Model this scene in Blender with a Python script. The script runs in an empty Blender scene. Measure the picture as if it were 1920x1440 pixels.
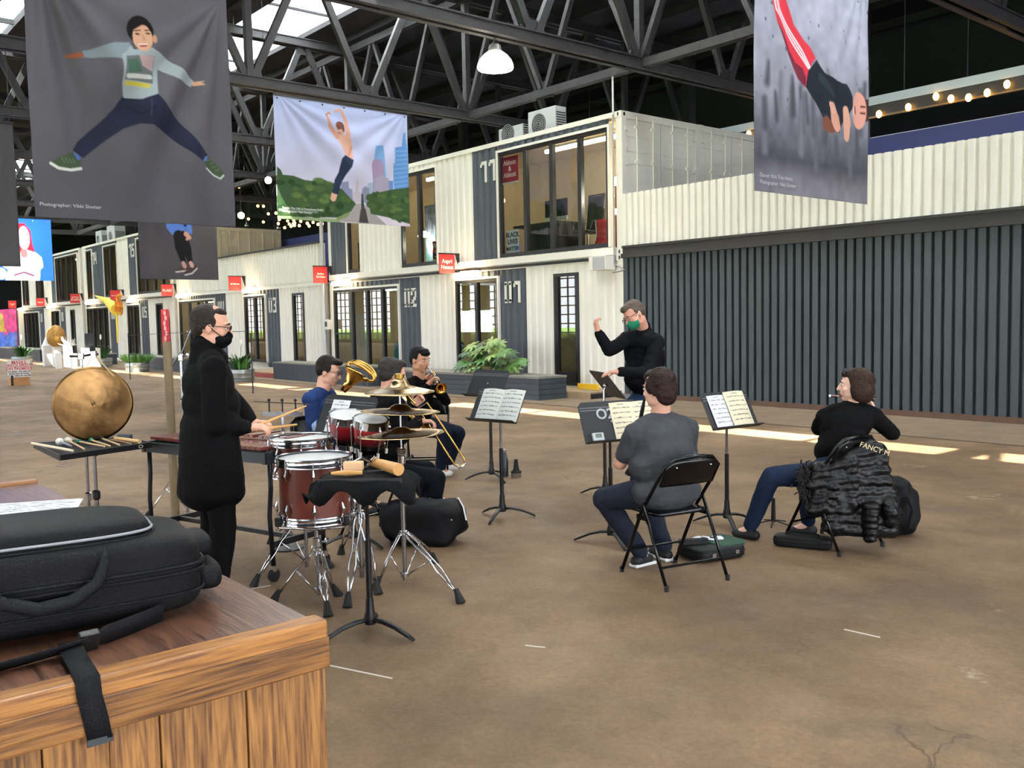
import bpy, bmesh, math, random
import numpy as np
from mathutils import Vector, Matrix, Euler, noise as mnoise
random.seed(7); np.random.seed(7)
SC = bpy.context.scene
COL = SC.collection
# ---------------------------------------------------------------- camera
# world: X runs along the container front (right +), Y into the containers, Z up
F_PX = 1726.0
CAM = Vector((13.0227, -13.9406, 1.65))
PITCH, ROLL, YAW = 0.0704, -0.0198, 0.8731
FW = Vector((-math.sin(YAW)*math.cos(PITCH), math.cos(YAW)*math.cos(PITCH), -math.sin(PITCH)))
_r0 = Vector((math.cos(YAW), math.sin(YAW), 0)); _u0 = _r0.cross(FW)
RT = _r0*math.cos(ROLL) + _u0*math.sin(ROLL)
UP = _u0*math.cos(ROLL) - _r0*math.sin(ROLL)
cd = bpy.data.cameras.new('camera'); cam = bpy.data.objects.new('camera', cd); COL.objects.link(cam)
cd.sensor_width = 36.0; cd.lens = F_PX/1920*36.0; cd.clip_end = 400; cd.clip_start = .05
m3 = Matrix((RT, UP, -FW)).transposed(); cam.matrix_world = Matrix.Translation(CAM) @ m3.to_4x4()
SC.camera = cam
def ray(px, py): return FW + RT*((px-960)/F_PX) - UP*((py-720)/F_PX)
def G(px, py, z=0.0):                      # pixel -> point on the level z
    d = ray(px, py); return CAM + d*((z-CAM.z)/d.z)
def AY(px, py, y=0.0):                     # pixel -> point on the plane Y = y
    d = ray(px, py); return CAM + d*((y-CAM.y)/d.y)
def AX(px, py, x=0.0):
    d = ray(px, py); return CAM + d*((x-CAM.x)/d.x)
def DP(px, py, dep): return CAM + ray(px, py)*dep
# ---------------------------------------------------------------- world, sun, exposure
SC.view_settings.view_transform = 'Standard'; SC.view_settings.look = 'None'
SC.view_settings.gamma = 1.0; SC.view_settings.use_curve_mapping = False
SC.view_settings.exposure = 0.55
SC.cycles.use_denoising = True
SC.cycles.max_bounces = 7; SC.cycles.diffuse_bounces = 4; SC.cycles.glossy_bounces = 3
SC.cycles.transmission_bounces = 4; SC.cycles.transparent_max_bounces = 12
SC.cycles.caustics_reflective = False; SC.cycles.caustics_refractive = False
SC.cycles.sample_clamp_indirect = 6.0
world = bpy.data.worlds.new('sky'); SC.world = world; world.use_nodes = True
bg = world.node_tree.nodes['Background']; bg.inputs[0].default_value = (0.89, 0.93, 1.0, 1); bg.inputs[1].default_value = 7.0
sd = bpy.data.lights.new('sun', 'SUN'); sd.energy = 38; sd.angle = 0.009; sd.color = (1.0, .93, .80)
sun = bpy.data.objects.new('sun', sd); COL.objects.link(sun)
SUNDIR = Vector((-.36, .5, -1.0)).normalized()
sun.rotation_euler = SUNDIR.to_track_quat('-Z', 'Y').to_euler(); sun.location = (0, 0, 30)
def portal(name, loc, rot, sx, sy):
    l = bpy.data.lights.new(name, 'AREA'); l.shape = 'RECTANGLE'; l.size = sx; l.size_y = sy; l.cycles.is_portal = True
    o = bpy.data.objects.new(name, l); COL.objects.link(o); o.location = loc; o.rotation_euler = rot
portal('door_portal', (-22, -23.6, 2.35), (math.pi/2, 0, 0), 96, 4.3)
portal('added_skylight_portal', (-15, -12.5, 9.9), (0, 0, 0), 64, 2.1)
portal('near_end_portal', (26.9, -9, 2.6), (math.pi/2, 0, math.pi/2), 24, 4.6)
portal('sun_slot_portal', (-15, -8.1, 9.9), (0, 0, 0), 64, .7)
portal('skylight_portal', (-15, -2.1, 9.9), (0, 0, 0), 64, 2.1)
# ---------------------------------------------------------------- helpers
def lin(c):
    r = []
    for x in c[:3]:
        x = x/255.0
        r.append(x/12.92 if x <= .04045 else ((x+.055)/1.055)**2.4)
    return (r[0], r[1], r[2], 1.0)
MATS = {}
def mat(name, rgb, rough=.6, metal=0.0, var=None, bump=None, spec=.5, emit=None, coat=0.0, rand=0.0, sheen=0.0):
    """var=(scale, amount, detail) colour mottling; bump=(scale, strength); emit=(rgb, strength)"""
    if name in MATS: return MATS[name]
    m = bpy.data.materials.new(name); m.use_nodes = True; nt = m.node_tree; N = nt.nodes; L = nt.links
    b = N['Principled BSDF']; c = lin(rgb)
    b.inputs['Base Color'].default_value = c; b.inputs['Roughness'].default_value = rough; b.inputs['Metallic'].default_value = metal
    b.inputs['Specular IOR Level'].default_value = spec; b.inputs['Coat Weight'].default_value = coat
    tc = N.new('ShaderNodeTexCoord') if (var or bump) else None
    if var:
        nz = N.new('ShaderNodeTexNoise'); nz.inputs['Scale'].default_value = var[0]; nz.inputs['Detail'].default_value = var[2] if len(var) > 2 else 4
        nz.inputs['Roughness'].default_value = .62
        L.new(tc.outputs['Object'], nz.inputs['Vector'])
        r = N.new('ShaderNodeMapRange'); r.inputs[1].default_value = .25; r.inputs[2].default_value = .75
        r.inputs[3].default_value = 1-var[1]; r.inputs[4].default_value = 1+var[1]
        L.new(nz.outputs[0], r.inputs[0])
        mx = N.new('ShaderNodeVectorMath'); mx.operation = 'SCALE'; mx.inputs[0].default_value = c[:3]
        L.new(r.outputs[0], mx.inputs['Scale']); L.new(mx.outputs[0], b.inputs['Base Color'])
        src = mx.outputs[0]
        if rand:
            oi = N.new('ShaderNodeObjectInfo'); r2 = N.new('ShaderNodeMapRange'); r2.inputs[3].default_value = 1-rand; r2.inputs[4].default_value = 1+rand
            L.new(oi.outputs['Random'], r2.inputs[0]); m2 = N.new('ShaderNodeVectorMath'); m2.operation = 'SCALE'
            L.new(src, m2.inputs[0]); L.new(r2.outputs[0], m2.inputs['Scale']); L.new(m2.outputs[0], b.inputs['Base Color'])
    if bump:
        nb = N.new('ShaderNodeTexNoise'); nb.inputs['Scale'].default_value = bump[0]; nb.inputs['Detail'].default_value = 4
        L.new(tc.outputs['Object'], nb.inputs['Vector'])
        bp = N.new('ShaderNodeBump'); bp.inputs['Strength'].default_value = bump[1]; bp.inputs['Distance'].default_value = .01
        L.new(nb.outputs[0], bp.inputs['Height']); L.new(bp.outputs[0], b.inputs['Normal'])
    if emit:
        b.inputs['Emission Color'].default_value = lin(emit[0]); b.inputs['Emission Strength'].default_value = emit[1]
    MATS[name] = m; return m
def glass_mat(name, tint=(235, 240, 240), refl=1.0, rough=0.0):
    if name in MATS: return MATS[name]
    m = bpy.data.materials.new(name); m.use_nodes = True; nt = m.node_tree; N = nt.nodes; L = nt.links
    N.remove(N['Principled BSDF']); out = N['Material Output']
    t = N.new('ShaderNodeBsdfTransparent'); t.inputs[0].default_value = lin(tint)
    g = N.new('ShaderNodeBsdfGlossy'); g.inputs['Roughness'].default_value = rough
    fr = N.new('ShaderNodeLayerWeight'); fr.inputs[0].default_value = .5          # Schlick reflectance, same on both faces
    pw = N.new('ShaderNodeMath'); pw.operation = 'POWER'; pw.inputs[1].default_value = 5.0; L.new(fr.outputs['Facing'], pw.inputs[0])
    mm = N.new('ShaderNodeMath'); mm.operation = 'MULTIPLY_ADD'; mm.inputs[1].default_value = .95; mm.inputs[2].default_value = .045*refl; mm.use_clamp = True
    L.new(pw.outputs[0], mm.inputs[0]); mx = N.new('ShaderNodeMixShader')
    L.new(mm.outputs[0], mx.inputs[0]); L.new(t.outputs[0], mx.inputs[1]); L.new(g.outputs[0], mx.inputs[2]); L.new(mx.outputs[0], out.inputs[0])
    MATS[name] = m; return m
def attr_mat(name, rough=.6, bump=None, emit=0.0, spec=.3, translucent=0.0):
    """surface print: colours come from the mesh colour attribute 'Col'"""
    if name in MATS: return MATS[name]
    m = bpy.data.materials.new(name); m.use_nodes = True; nt = m.node_tree; N = nt.nodes; L = nt.links
    b = N['Principled BSDF']; a = N.new('ShaderNodeAttribute'); a.attribute_name = 'Col'
    L.new(a.outputs['Color'], b.inputs['Base Color']); b.inputs['Roughness'].default_value = rough; b.inputs['Specular IOR Level'].default_value = spec
    if emit: L.new(a.outputs['Color'], b.inputs['Emission Color']); b.inputs['Emission Strength'].default_value = emit
    if bump:
        tc = N.new('ShaderNodeTexCoord'); nb = N.new('ShaderNodeTexNoise'); nb.inputs['Scale'].default_value = bump[0]
        L.new(tc.outputs['Object'], nb.inputs['Vector']); bp = N.new('ShaderNodeBump'); bp.inputs['Strength'].default_value = bump[1]; bp.inputs['Distance'].default_value = .01
        L.new(nb.outputs[0], bp.inputs['Height']); L.new(bp.outputs[0], b.inputs['Normal'])
    MATS[name] = m; return m
WL = {}
def _props(o, label, cat, group, kind):
    if label: o['label'] = label
    if cat: o['category'] = cat
    if group: o['group'] = group
    if kind: o['kind'] = kind
def thing(name, label, cat, loc, group=None, kind=None):
    o = bpy.data.objects.new(name, None); COL.objects.link(o); o.location = loc; o.empty_display_size = .1
    WL[o.name] = Vector(loc); _props(o, label, cat, group, kind); return o
def link_mesh(me, name, material, parent, loc, label=None, cat=None, group=None, kind=None):
    o = bpy.data.objects.new(name, me); COL.objects.link(o)
    if material and not me.materials: me.materials.append(material)
    o.location = loc; WL[o.name] = Vector(loc)
    if parent is not None:
        o.parent = parent; o.matrix_parent_inverse = Matrix.Translation(-WL[parent.name])
    _props(o, label, cat, group, kind); return o
class MB:
    def __init__(s, M=None): s.v = []; s.f = []; s.M = M or Matrix.Identity(4)
    def add(s, vs, fs):
        b = len(s.v); s.v += [s.M @ Vector(p) for p in vs]; s.f += [tuple(i+b for i in q) for q in fs]; return s
    def box(s, c, d, R=None):
        x, y, z = d[0]/2, d[1]/2, d[2]/2; R = R or Matrix.Identity(3); c = Vector(c)
        vs = [c + R @ Vector((a*x, b*y, e*z)) for a in (-1, 1) for b in (-1, 1) for e in (-1, 1)]
        return s.add(vs, [(0,1,3,2), (4,6,7,5), (0,4,5,1), (2,3,7,6), (0,2,6,4), (1,5,7,3)])
    def bx(s, x0, x1, y0, y1, z0, z1):
        return s.box(((x0+x1)/2, (y0+y1)/2, (z0+z1)/2), (abs(x1-x0), abs(y1-y0), abs(z1-z0)))
    def bar(s, a, b, w, h, up=Vector((0, 0, 1))):      # rectangular bar from a to b
        a = Vector(a); b = Vector(b); d = b-a; L = d.length
        if L < 1e-6: return s
        d.normalize(); up = Vector(up)
        if abs(d.dot(up)) > .99: up = Vector((1, 0, 0))
        sx = d.cross(up).normalized(); sz = sx.cross(d)
        R = Matrix((d, sx, sz)).transposed()
        return s.box((a+b)/2, (L, w, h), R)
    def tube(s, pts, r, n=8, caps=True, closed=False, flat=None):
        pts = [Vector(p) for p in pts]; k = len(pts); rr = r if isinstance(r, (list, tuple)) else [r]*k
        t0 = (pts[1]-pts[0]).normalized(); ref = Vector((0, 0, 1)) if abs(t0.z) < .9 else Vector((1, 0, 0))
        nx = t0.cross(ref).normalized(); vs = []; fs = []
        for i, p in enumerate(pts):
            if closed: t = (pts[(i+1) % k]-pts[i-1])
            else: t = (pts[min(i+1, k-1)]-pts[max(i-1, 0)])
            if t.length < 1e-9: t = t0
            t = t.normalized(); nx = (nx-t*nx.dot(t))
            nx = nx.normalized() if nx.length > 1e-6 else t.orthogonal().normalized()
            ny = t.cross(nx)
            for j in range(n):
                a = 2*math.pi*j/n; vs.append(p+(nx*math.cos(a)+ny*math.sin(a)*(flat or 1))*rr[i])
        m = k if closed else k-1
        for i in range(m):
            for j in range(n):
                a = i*n+j; b = i*n+(j+1) % n; c = ((i+1) % k)*n+(j+1) % n; d = ((i+1) % k)*n+j
                fs.append((a, b, c, d))
        if caps and not closed: fs += [tuple(reversed(range(n))), tuple(range((k-1)*n, k*n))]
        return s.add(vs, fs)
    def lathe(s, prof, n=24, M=None, caps=True):       # prof [(r,z)] around local z
        M = M or Matrix.Identity(4); vs = []; fs = []; k = len(prof)
        for r, z in prof:
            for j in range(n):
                a = 2*math.pi*j/n; vs.append(M @ Vector((r*math.cos(a), r*math.sin(a), z)))
        for i in range(k-1):
            for j in range(n):
                fs.append((i*n+j, i*n+(j+1) % n, (i+1)*n+(j+1) % n, (i+1)*n+j))
        if caps: fs += [tuple(reversed(range(n))), tuple(range((k-1)*n, k*n))]
        return s.add(vs, fs)
    def ell(s, c, r, R=None, nu=16, nv=10):
        c = Vector(c); R = R or Matrix.Identity(3); r = r if isinstance(r, (tuple, list, Vector)) else (r, r, r); vs = []; fs = []
        for i in range(nv+1):
            th = math.pi*i/nv
            for j in range(nu):
                a = 2*math.pi*j/nu; q = Vector((r[0]*math.sin(th)*math.cos(a), r[1]*math.sin(th)*math.sin(a), r[2]*math.cos(th)))
                vs.append(c+R @ q)
        for i in range(nv):
            for j in range(nu):
                fs.append((i*nu+j, (i+1)*nu+j, (i+1)*nu+(j+1) % nu, i*nu+(j+1) % nu))
        return s.add(vs, fs)
    def prism(s, poly, M, h):                           # poly 2d in local xy, extruded along local z
        n = len(poly); vs = [M @ Vector((p[0], p[1], 0)) for p in poly]+[M @ Vector((p[0], p[1], h)) for p in poly]
        fs = [tuple(reversed(range(n))), tuple(range(n, 2*n))]+[(i, (i+1) % n, n+(i+1) % n, n+i) for i in range(n)]
        return s.add(vs, fs)
    def sheet(s, grid):                                 # grid[i][j] points
        k = len(grid); n = len(grid[0]); vs = [p for r in grid for p in r]
        fs = [(i*n+j, i*n+j+1, (i+1)*n+j+1, (i+1)*n+j) for i in range(k-1) for j in range(n-1)]
        return s.add(vs, fs)
    def build(s, name, material, parent=None, smooth=False, label=None, cat=None, group=None, kind=None, bevel=0.0, sub=0, solid=0.0):
        xs = [p.x for p in s.v]; ys = [p.y for p in s.v]; zs = [p.z for p in s.v]
        loc = Vector(((min(xs)+max(xs))/2, (min(ys)+max(ys))/2, min(zs)))
        me = bpy.data.meshes.new(name); me.from_pydata([p-loc for p in s.v], [], s.f); me.update()
        if smooth:
            me.polygons.foreach_set('use_smooth', [True]*len(me.polygons))
            if smooth != 'all':
                try: me.set_sharp_from_angle(angle=math.radians(38))
                except Exception: pass
        o = link_mesh(me, name, material, parent, loc, label, cat, group, kind)
        if bevel:
            b = o.modifiers.new('bevel', 'BEVEL'); b.width = bevel; b.segments = 2; b.limit_method = 'ANGLE'
        if solid:
            b = o.modifiers.new('thick', 'SOLIDIFY'); b.thickness = solid; b.offset = 0
        if sub:
            b = o.modifiers.new('sub', 'SUBSURF'); b.levels = sub; b.render_levels = sub
        return o
def frame_M(o, x, y, z=None):                            # local axes -> world
    x = Vector(x).normalized(); y = Vector(y); y = (y-x*y.dot(x)).normalized(); z = x.cross(y)
    m = Matrix((x, y, z)).transposed().to_4x4(); m.translation = Vector(o); return m
def text_mesh(txt, size, M, name, material, parent, align='CENTER', depth=.002, sx=1.0, label=None, spacing=1.0, lines=1.0, weight=0.0):
    cu = bpy.data.curves.new(name, 'FONT'); cu.body = txt; cu.size = size; cu.align_x = align; cu.align_y = 'CENTER'; cu.extrude = depth
    cu.space_character = spacing; cu.space_line = lines; cu.resolution_u = 3; cu.offset = weight
    o = bpy.data.objects.new(name, cu); COL.objects.link(o)
    dg = bpy.context.evaluated_depsgraph_get(); me = bpy.data.meshes.new_from_object(o.evaluated_get(dg))
    bpy.data.objects.remove(o); bpy.data.curves.remove(cu)
    me.transform(M @ Matrix.Diagonal((sx, 1, 1, 1))); me.materials.clear()
    c = sum((v.co for v in me.vertices), Vector())/max(1, len(me.vertices)); me.transform(Matrix.Translation(-c))
    return link_mesh(me, name, material, parent, c, label)
# ---- raster canvas for printed surfaces (banners, sheet music, screens)
class Canvas:
    def __init__(s, w, h, bgc): s.w = w; s.h = h; s.a = np.ones((h, w, 3))*np.array(bgc, float); s.yy, s.xx = np.mgrid[0:h, 0:w].astype(float); s.xx += .5; s.yy += .5
    def blend(s, d, col, soft=.8):                       # d signed distance, <0 inside
        al = np.clip(.5-d/soft/1.0, 0, 1)[..., None]; s.a = s.a*(1-al)+np.array(col, float)*al
    def poly(s, pts, col, soft=.9):
        P = np.array(pts, float); n = len(P); d = np.full((s.h, s.w), 1e9); sg = np.ones((s.h, s.w))
        for i in range(n):
            a = P[i]; b = P[i-1]; e = b-a; wx = s.xx-a[0]; wy = s.yy-a[1]
            t = np.clip((wx*e[0]+wy*e[1])/max(1e-9, e@e), 0, 1); d = np.minimum(d, (wx-e[0]*t)**2+(wy-e[1]*t)**2)
            c1 = s.yy >= a[1]; c2 = s.yy < b[1]; c3 = e[0]*wy > e[1]*wx
            al = (c1 & c2 & c3) | (~c1 & ~c2 & ~c3); sg = np.where(al, -sg, sg)
        s.blend(sg*np.sqrt(d), col, soft)
    def ell(s, cx, cy, rx, ry, col, ang=0, soft=.9):
        c, n = math.cos(ang), math.sin(ang); x = (s.xx-cx)*c+(s.yy-cy)*n; y = -(s.xx-cx)*n+(s.yy-cy)*c
        k = np.sqrt((x/rx)**2+(y/ry)**2); s.blend((k-1)*min(rx, ry), col, soft)
    def limb(s, pts, rs, col, soft=.9):
        best = np.full((s.h, s.w), 1e9)
        for i in range(len(pts)-1):
            a = np.array(pts[i], float); b = np.array(pts[i+1], float); e = b-a; wx = s.xx-a[0]; wy = s.yy-a[1]
            t = np.clip((wx*e[0]+wy*e[1])/max(1e-9, e@e), 0, 1)
            best = np.minimum(best, np.hypot(wx-e[0]*t, wy-e[1]*t)-(rs[i]+(rs[i+1]-rs[i])*t))
        s.blend(best, col, soft)
    def noise(s, amt, cell, mask=None):
        gh, gw = int(s.h/cell)+3, int(s.w/cell)+3; g = np.random.rand(gh, gw)
        y = s.yy/cell; x = s.xx/cell; yi = y.astype(int); xi = x.astype(int); fy = y-yi; fx = x-xi
        fy = fy*fy*(3-2*fy); fx = fx*fx*(3-2*fx)
        v = (g[yi, xi]*(1-fx)+g[yi, xi+1]*fx)*(1-fy)+(g[yi+1, xi]*(1-fx)+g[yi+1, xi+1]*fx)*fy
        k = 1+(v-.5)*2*amt
        if mask is not None: k = np.where(mask, k, 1)
        s.a = np.clip(s.a*k[..., None], 0, 255)
def print_sheet(name, TL, TR, BL, cv, material, parent=None, disp=None, thick=0.0, label=None, cat=None, group=None):
    """rectangle TL-TR-BL carrying the canvas as vertex colours; disp(u,v)->offset along normal"""
    TL, TR, BL = Vector(TL), Vector(TR), Vector(BL); ex = TR-TL; ey = BL-TL; nn = ey.cross(ex).normalized()
    h, w = cv.h, cv.w; vs = np.empty((h*w, 3)); c = np.empty((h*w, 4), np.float32); c[:, 3] = 1
    u = np.linspace(0, 1, w); v = np.linspace(0, 1, h); U, V = np.meshgrid(u, v)
    D = disp(U, V) if disp else np.zeros_like(U)
    for k in range(3): vs[:, k] = (TL[k]+ex[k]*U+ey[k]*V+nn[k]*D).ravel()
    s_ = np.clip(cv.a, 0, 255)/255.0; l_ = np.where(s_ <= .04045, s_/12.92, ((s_+.055)/1.055)**2.4); c[:, :3] = l_.reshape(-1, 3)
    loc = Vector(((vs[:, 0].min()+vs[:, 0].max())/2, (vs[:, 1].min()+vs[:, 1].max())/2, vs[:, 2].min()))
    vs -= np.array(loc)
    i, j = np.meshgrid(np.arange(h-1), np.arange(w-1), indexing='ij'); b = (i*w+j).ravel()
    fs = np.stack([b, b+w, b+w+1, b+1], 1)
    me = bpy.data.meshes.new(name); me.from_pydata(vs.tolist(), [], fs.tolist()); me.update()
    at = me.color_attributes.new('Col', 'FLOAT_COLOR', 'POINT'); at.data.foreach_set('color', c.ravel())
    me.polygons.foreach_set('use_smooth', [True]*len(me.polygons))
    o = link_mesh(me, name, material, parent, loc, label, cat, group)
    if thick:
        b = o.modifiers.new('thick', 'SOLIDIFY'); b.thickness = thick; b.offset = -1
    return o
# ================================================================ building shell
def floor_mat():
    m = bpy.data.materials.new('asphalt_floor'); m.use_nodes = True; nt = m.node_tree; N = nt.nodes; L = nt.links; b = N['Principled BSDF']
    tc = N.new('ShaderNodeTexCoord')
    def nz(scale, det=6, rough=.6, vec=None):
        n = N.new('ShaderNodeTexNoise'); n.inputs['Scale'].default_value = scale; n.inputs['Detail'].default_value = det; n.inputs['Roughness'].default_value = rough
        L.new(vec or tc.outputs['Object'], n.inputs['Vector']); return n.outputs[0]
    def ramp(src, stops):
        r = N.new('ShaderNodeValToRGB'); e = r.color_ramp.elements
        while len(e) < len(stops): e.new(.5)
        for k, (p, c) in enumerate(stops): e[k].position = p; e[k].color = c
        L.new(src, r.inputs[0]); return r.outputs[0]
    def mix(fac, a, c, mode='MIX'):
        x = N.new('ShaderNodeMix'); x.data_type = 'RGBA'; x.blend_type = mode
        if isinstance(fac, float): x.inputs[0].default_value = fac
        else: L.new(fac, x.inputs[0])
        for i, q in ((6, a), (7, c)):
            if isinstance(q, tuple): x.inputs[i].default_value = q
            else: L.new(q, x.inputs[i])
        return x.outputs[2]
    base = ramp(nz(.42, 7, .62), [(.3, lin((94, 75, 56))), (.52, lin((122, 98, 73))), (.72, lin((146, 121, 95)))])
    fine = ramp(nz(38, 5, .7), [(.3, (.62, .62, .62, 1)), (.7, (1.18, 1.18, 1.18, 1))])
    c = mix(.55, base, fine, 'MULTIPLY')
    mid = ramp(nz(3.1, 6, .65), [(.3, (.78, .77, .76, 1)), (.7, (1.12, 1.12, 1.1, 1))])
    c = mix(.7, c, mid, 'MULTIPLY')
    # cracks
    mp = N.new('ShaderNodeMapping'); L.new(tc.outputs['Object'], mp.inputs[0])
    wn = N.new('ShaderNodeTexNoise'); wn.inputs['Scale'].default_value = 1.3; wn.inputs['Detail'].default_value = 5; L.new(tc.outputs['Object'], wn.inputs['Vector'])
    va = N.new('ShaderNodeVectorMath'); va.operation = 'MULTIPLY_ADD'; va.inputs[1].default_value = (1.1, 1.1, 0); L.new(wn.outputs[1], va.inputs[0]); L.new(tc.outputs['Object'], va.inputs[2])
    vo = N.new('ShaderNodeTexVoronoi'); vo.feature = 'DISTANCE_TO_EDGE'; vo.inputs['Scale'].default_value = .33; L.new(va.outputs[0], vo.inputs['Vector'])
    crack = ramp(vo.outputs[0], [(0, (1, 1, 1, 1)), (.0012, (1, 1, 1, 1)), (.0035, (0, 0, 0, 1))])
    brk = ramp(nz(.9, 3), [(.48, (0, 0, 0, 1)), (.58, (1, 1, 1, 1))])
    cm = mix(1.0, crack, brk, 'MULTIPLY')
    c = mix(cm, c, lin((84, 66, 50)))
    # pale worn paint and cement scars
    pale = ramp(nz(.55, 9, .72), [(.645, (0, 0, 0, 1)), (.70, (.75, .75, .75, 1))])
    pal2 = ramp(nz(6, 6, .75), [(.47, (0, 0, 0, 1)), (.6, (1, 1, 1, 1))])
    c = mix(mix(1.0, pale, pal2, 'MULTIPLY'), c, lin((190, 178, 158)))
    dark = ramp(nz(.75, 6, .6), [(.3, (1, 1, 1, 1)), (.4, (0, 0, 0, 1))])
    c = mix(mix(1.0, dark, (.55, .55, .55, 1), 'MULTIPLY'), c, lin((82, 70, 58)))
    L.new(c, b.inputs['Base Color']); rr = ramp(nz(2.2, 4), [(.3, (.55, .55, .55, 1)), (.7, (.8, .8, .8, 1))])
    L.new(rr, b.inputs['Roughness']); b.inputs['Specular IOR Level'].default_value = .35
    bp = N.new('ShaderNodeBump'); bp.inputs['Strength'].default_value = .35; bp.inputs['Distance'].default_value = .01
    L.new(nz(60, 5, .7), bp.inputs['Height']); L.new(bp.outputs[0], b.inputs['Normal'])
    return m
FLOORM = floor_mat()
MB().bx(-75, 27, -24, 12, -.2, 0).build('floor', FLOORM, kind='structure')
MB().bx(-75, 27, -2.15, 3.0, 0, .008).build('trim_1', mat('worn_concrete_strip', (122, 104, 84), .75, var=(2.5, .22, 7), bump=(40, .4)), kind='structure')
MB().bx(-75, 27, -2.19, -2.15, 0, .004).build('trim_2', mat('kerb_joint_dark', (70, 58, 46), .8, var=(3, .3)), kind='structure')
WALLM = mat('dark_brick', (42, 43, 50), .85, var=(6, .25), bump=(30, .4))
ROOFM = mat('dark_roof_boards', (30, 30, 35), .8, var=(3, .3), bump=(20, .3))
STEEL = mat('painted_truss_steel', (42, 41, 44), .55, .1, var=(5, .35, 6), bump=(40, .3))
# roof with a long skylight slot
SKY = ((-3.1, -1.1), (-13.6, -11.5), (-8.45, -7.75))  # second slot is an unseen skylight added to brighten the near floor
rf = MB()
for (a, b) in ((-24, -13.6), (-11.5, -8.45), (-7.75, -3.1), (-1.1, 12)): rf.bx(-75, 27, a, b, 9.75, 9.95)
for (a, b) in SKY: rf.bx(-75, -62, a, b, 9.75, 9.95); rf.bx(21, 27, a, b, 9.75, 9.95)
rf.bx(-9.3, -7.8, -8.45, -7.75, 9.75, 9.95)  # unseen patch closing the sun slot, added to keep sun off a banner
roof = rf.build('ceiling', ROOFM, kind='structure')
y = -23.0
while y < 11.5:
    if not any(a-.2 < y < b+.2 for a, b in SKY): MB().bx(-74, 26, y-.06, y+.06, 9.53, 9.75).build('purlin', ROOFM, roof)
    y += 1.9
tm = bpy.data.materials.new('milky_pane'); tm.use_nodes = True; _n = tm.node_tree
_n.nodes.remove(_n.nodes['Principled BSDF']); _t = _n.nodes.new('ShaderNodeBsdfTranslucent'); _t.inputs[0].default_value = (.75, .78, .8, 1)
_n.links.new(_t.outputs[0], _n.nodes['Material Output'].inputs[0])
CLEAR = glass_mat('clear_glass', (240, 244, 244))
for (ya, yb), lab in zip(SKY, ('long skylight of milky and clear panes in dark bars above the container fronts', 'added unseen skylight of milky panes in dark bars over the open floor', 'narrow clear skylight slot letting the sun strip through')):
    sky = thing('skylight', lab, 'skylight', (-20, (ya+yb)/2, 9.75)); clear = -9 < ya < -8
    for k in range(31):
        x = -62+k*83/30; MB().bx(x-.03, x+.03, ya, yb, 9.82, 9.95).build('glazing_bar', ROOFM, sky)
    for k in range(30):
        a = -62+k*83/30+.03; b = -62+(k+1)*83/30-.03
        if clear: MB().bx(a, b, ya, yb, 9.9, 9.902).build('clear_pane', CLEAR, sky)
        else: MB().bx(a, b, ya, yb, 9.88, 9.885).build('milky_pane', tm, sky)
# end walls, back wall with a narrow window band, opposite wall with glazed roll-up doors
MB().bx(-75.3, -75, -24, 12, 0, 9.75).build('wall_far', WALLM, kind='structure')
wn = MB(); wn.bx(27, 27.3, -24, 12, 5.0, 9.75); wn.bx(27, 27.3, 3.2, 12, 0, 5)
for q in (-24, -17.3, -10.6, -3.9, 2.8): wn.bx(27, 27.3, q, q+.4, 0, 5)
wn.build('wall_near', WALLM, kind='structure')
wb = MB(); wb.bx(-75, 27, 12, 12.3, 0, 6.45); wb.bx(-75, 27, 12, 12.3, 6.78, 9.75); wb.bx(-75, -34, 12, 12.3, 6.45, 6.78); wb.bx(9, 27, 12, 12.3, 6.45, 6.78)
wb.build('wall_back', WALLM, kind='structure')
wf = MB(); wf.bx(-75, 27, -24.3, -24, 4.55, 9.75); wf.bx(-75, 27, -24.3, -24, 0, .25)
nd = 18; x0 = -74.0; stp = 100.0/nd
for k in range(nd+1):
    x = x0+k*stp; wf.bx(x-.35, x+.35, -24.3, -24, .25, 4.55)
wf.build('wall_front', WALLM, kind='structure')
DOORM = mat('door_bar_black', (22, 22, 24), .5)
for k in range(nd):
    a = x0+k*stp+.35; b = a+stp-.7; d = MB()
    for i in range(8): d.bx(a+(b-a)*i/7-.03, a+(b-a)*i/7+.03, -24.2, -24.1, .25, 4.55)
    for i in range(9): d.bx(a, b, -24.2, -24.1, .25+4.3*i/8-.035, .25+4.3*i/8+.035)
    d.build('door_%d' % (k+1), DOORM, kind='structure')
# outside ground beyond the doors
og = MB(); og.bx(-140, 60, -34, -24.4, -.3, -.1); og.build('street_paving', mat('street', (120, 118, 112), .8), label='grey street paving beyond the glazed doors', cat='paving', kind='structure')
MB().bx(-140, 60, -60, -34, -.3, .5).build('lawn', mat('lawn_green', (120, 160, 70), .9, var=(.6, .3)), label='green lawn across the street beyond the doors', cat='lawn', kind='structure')
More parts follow.
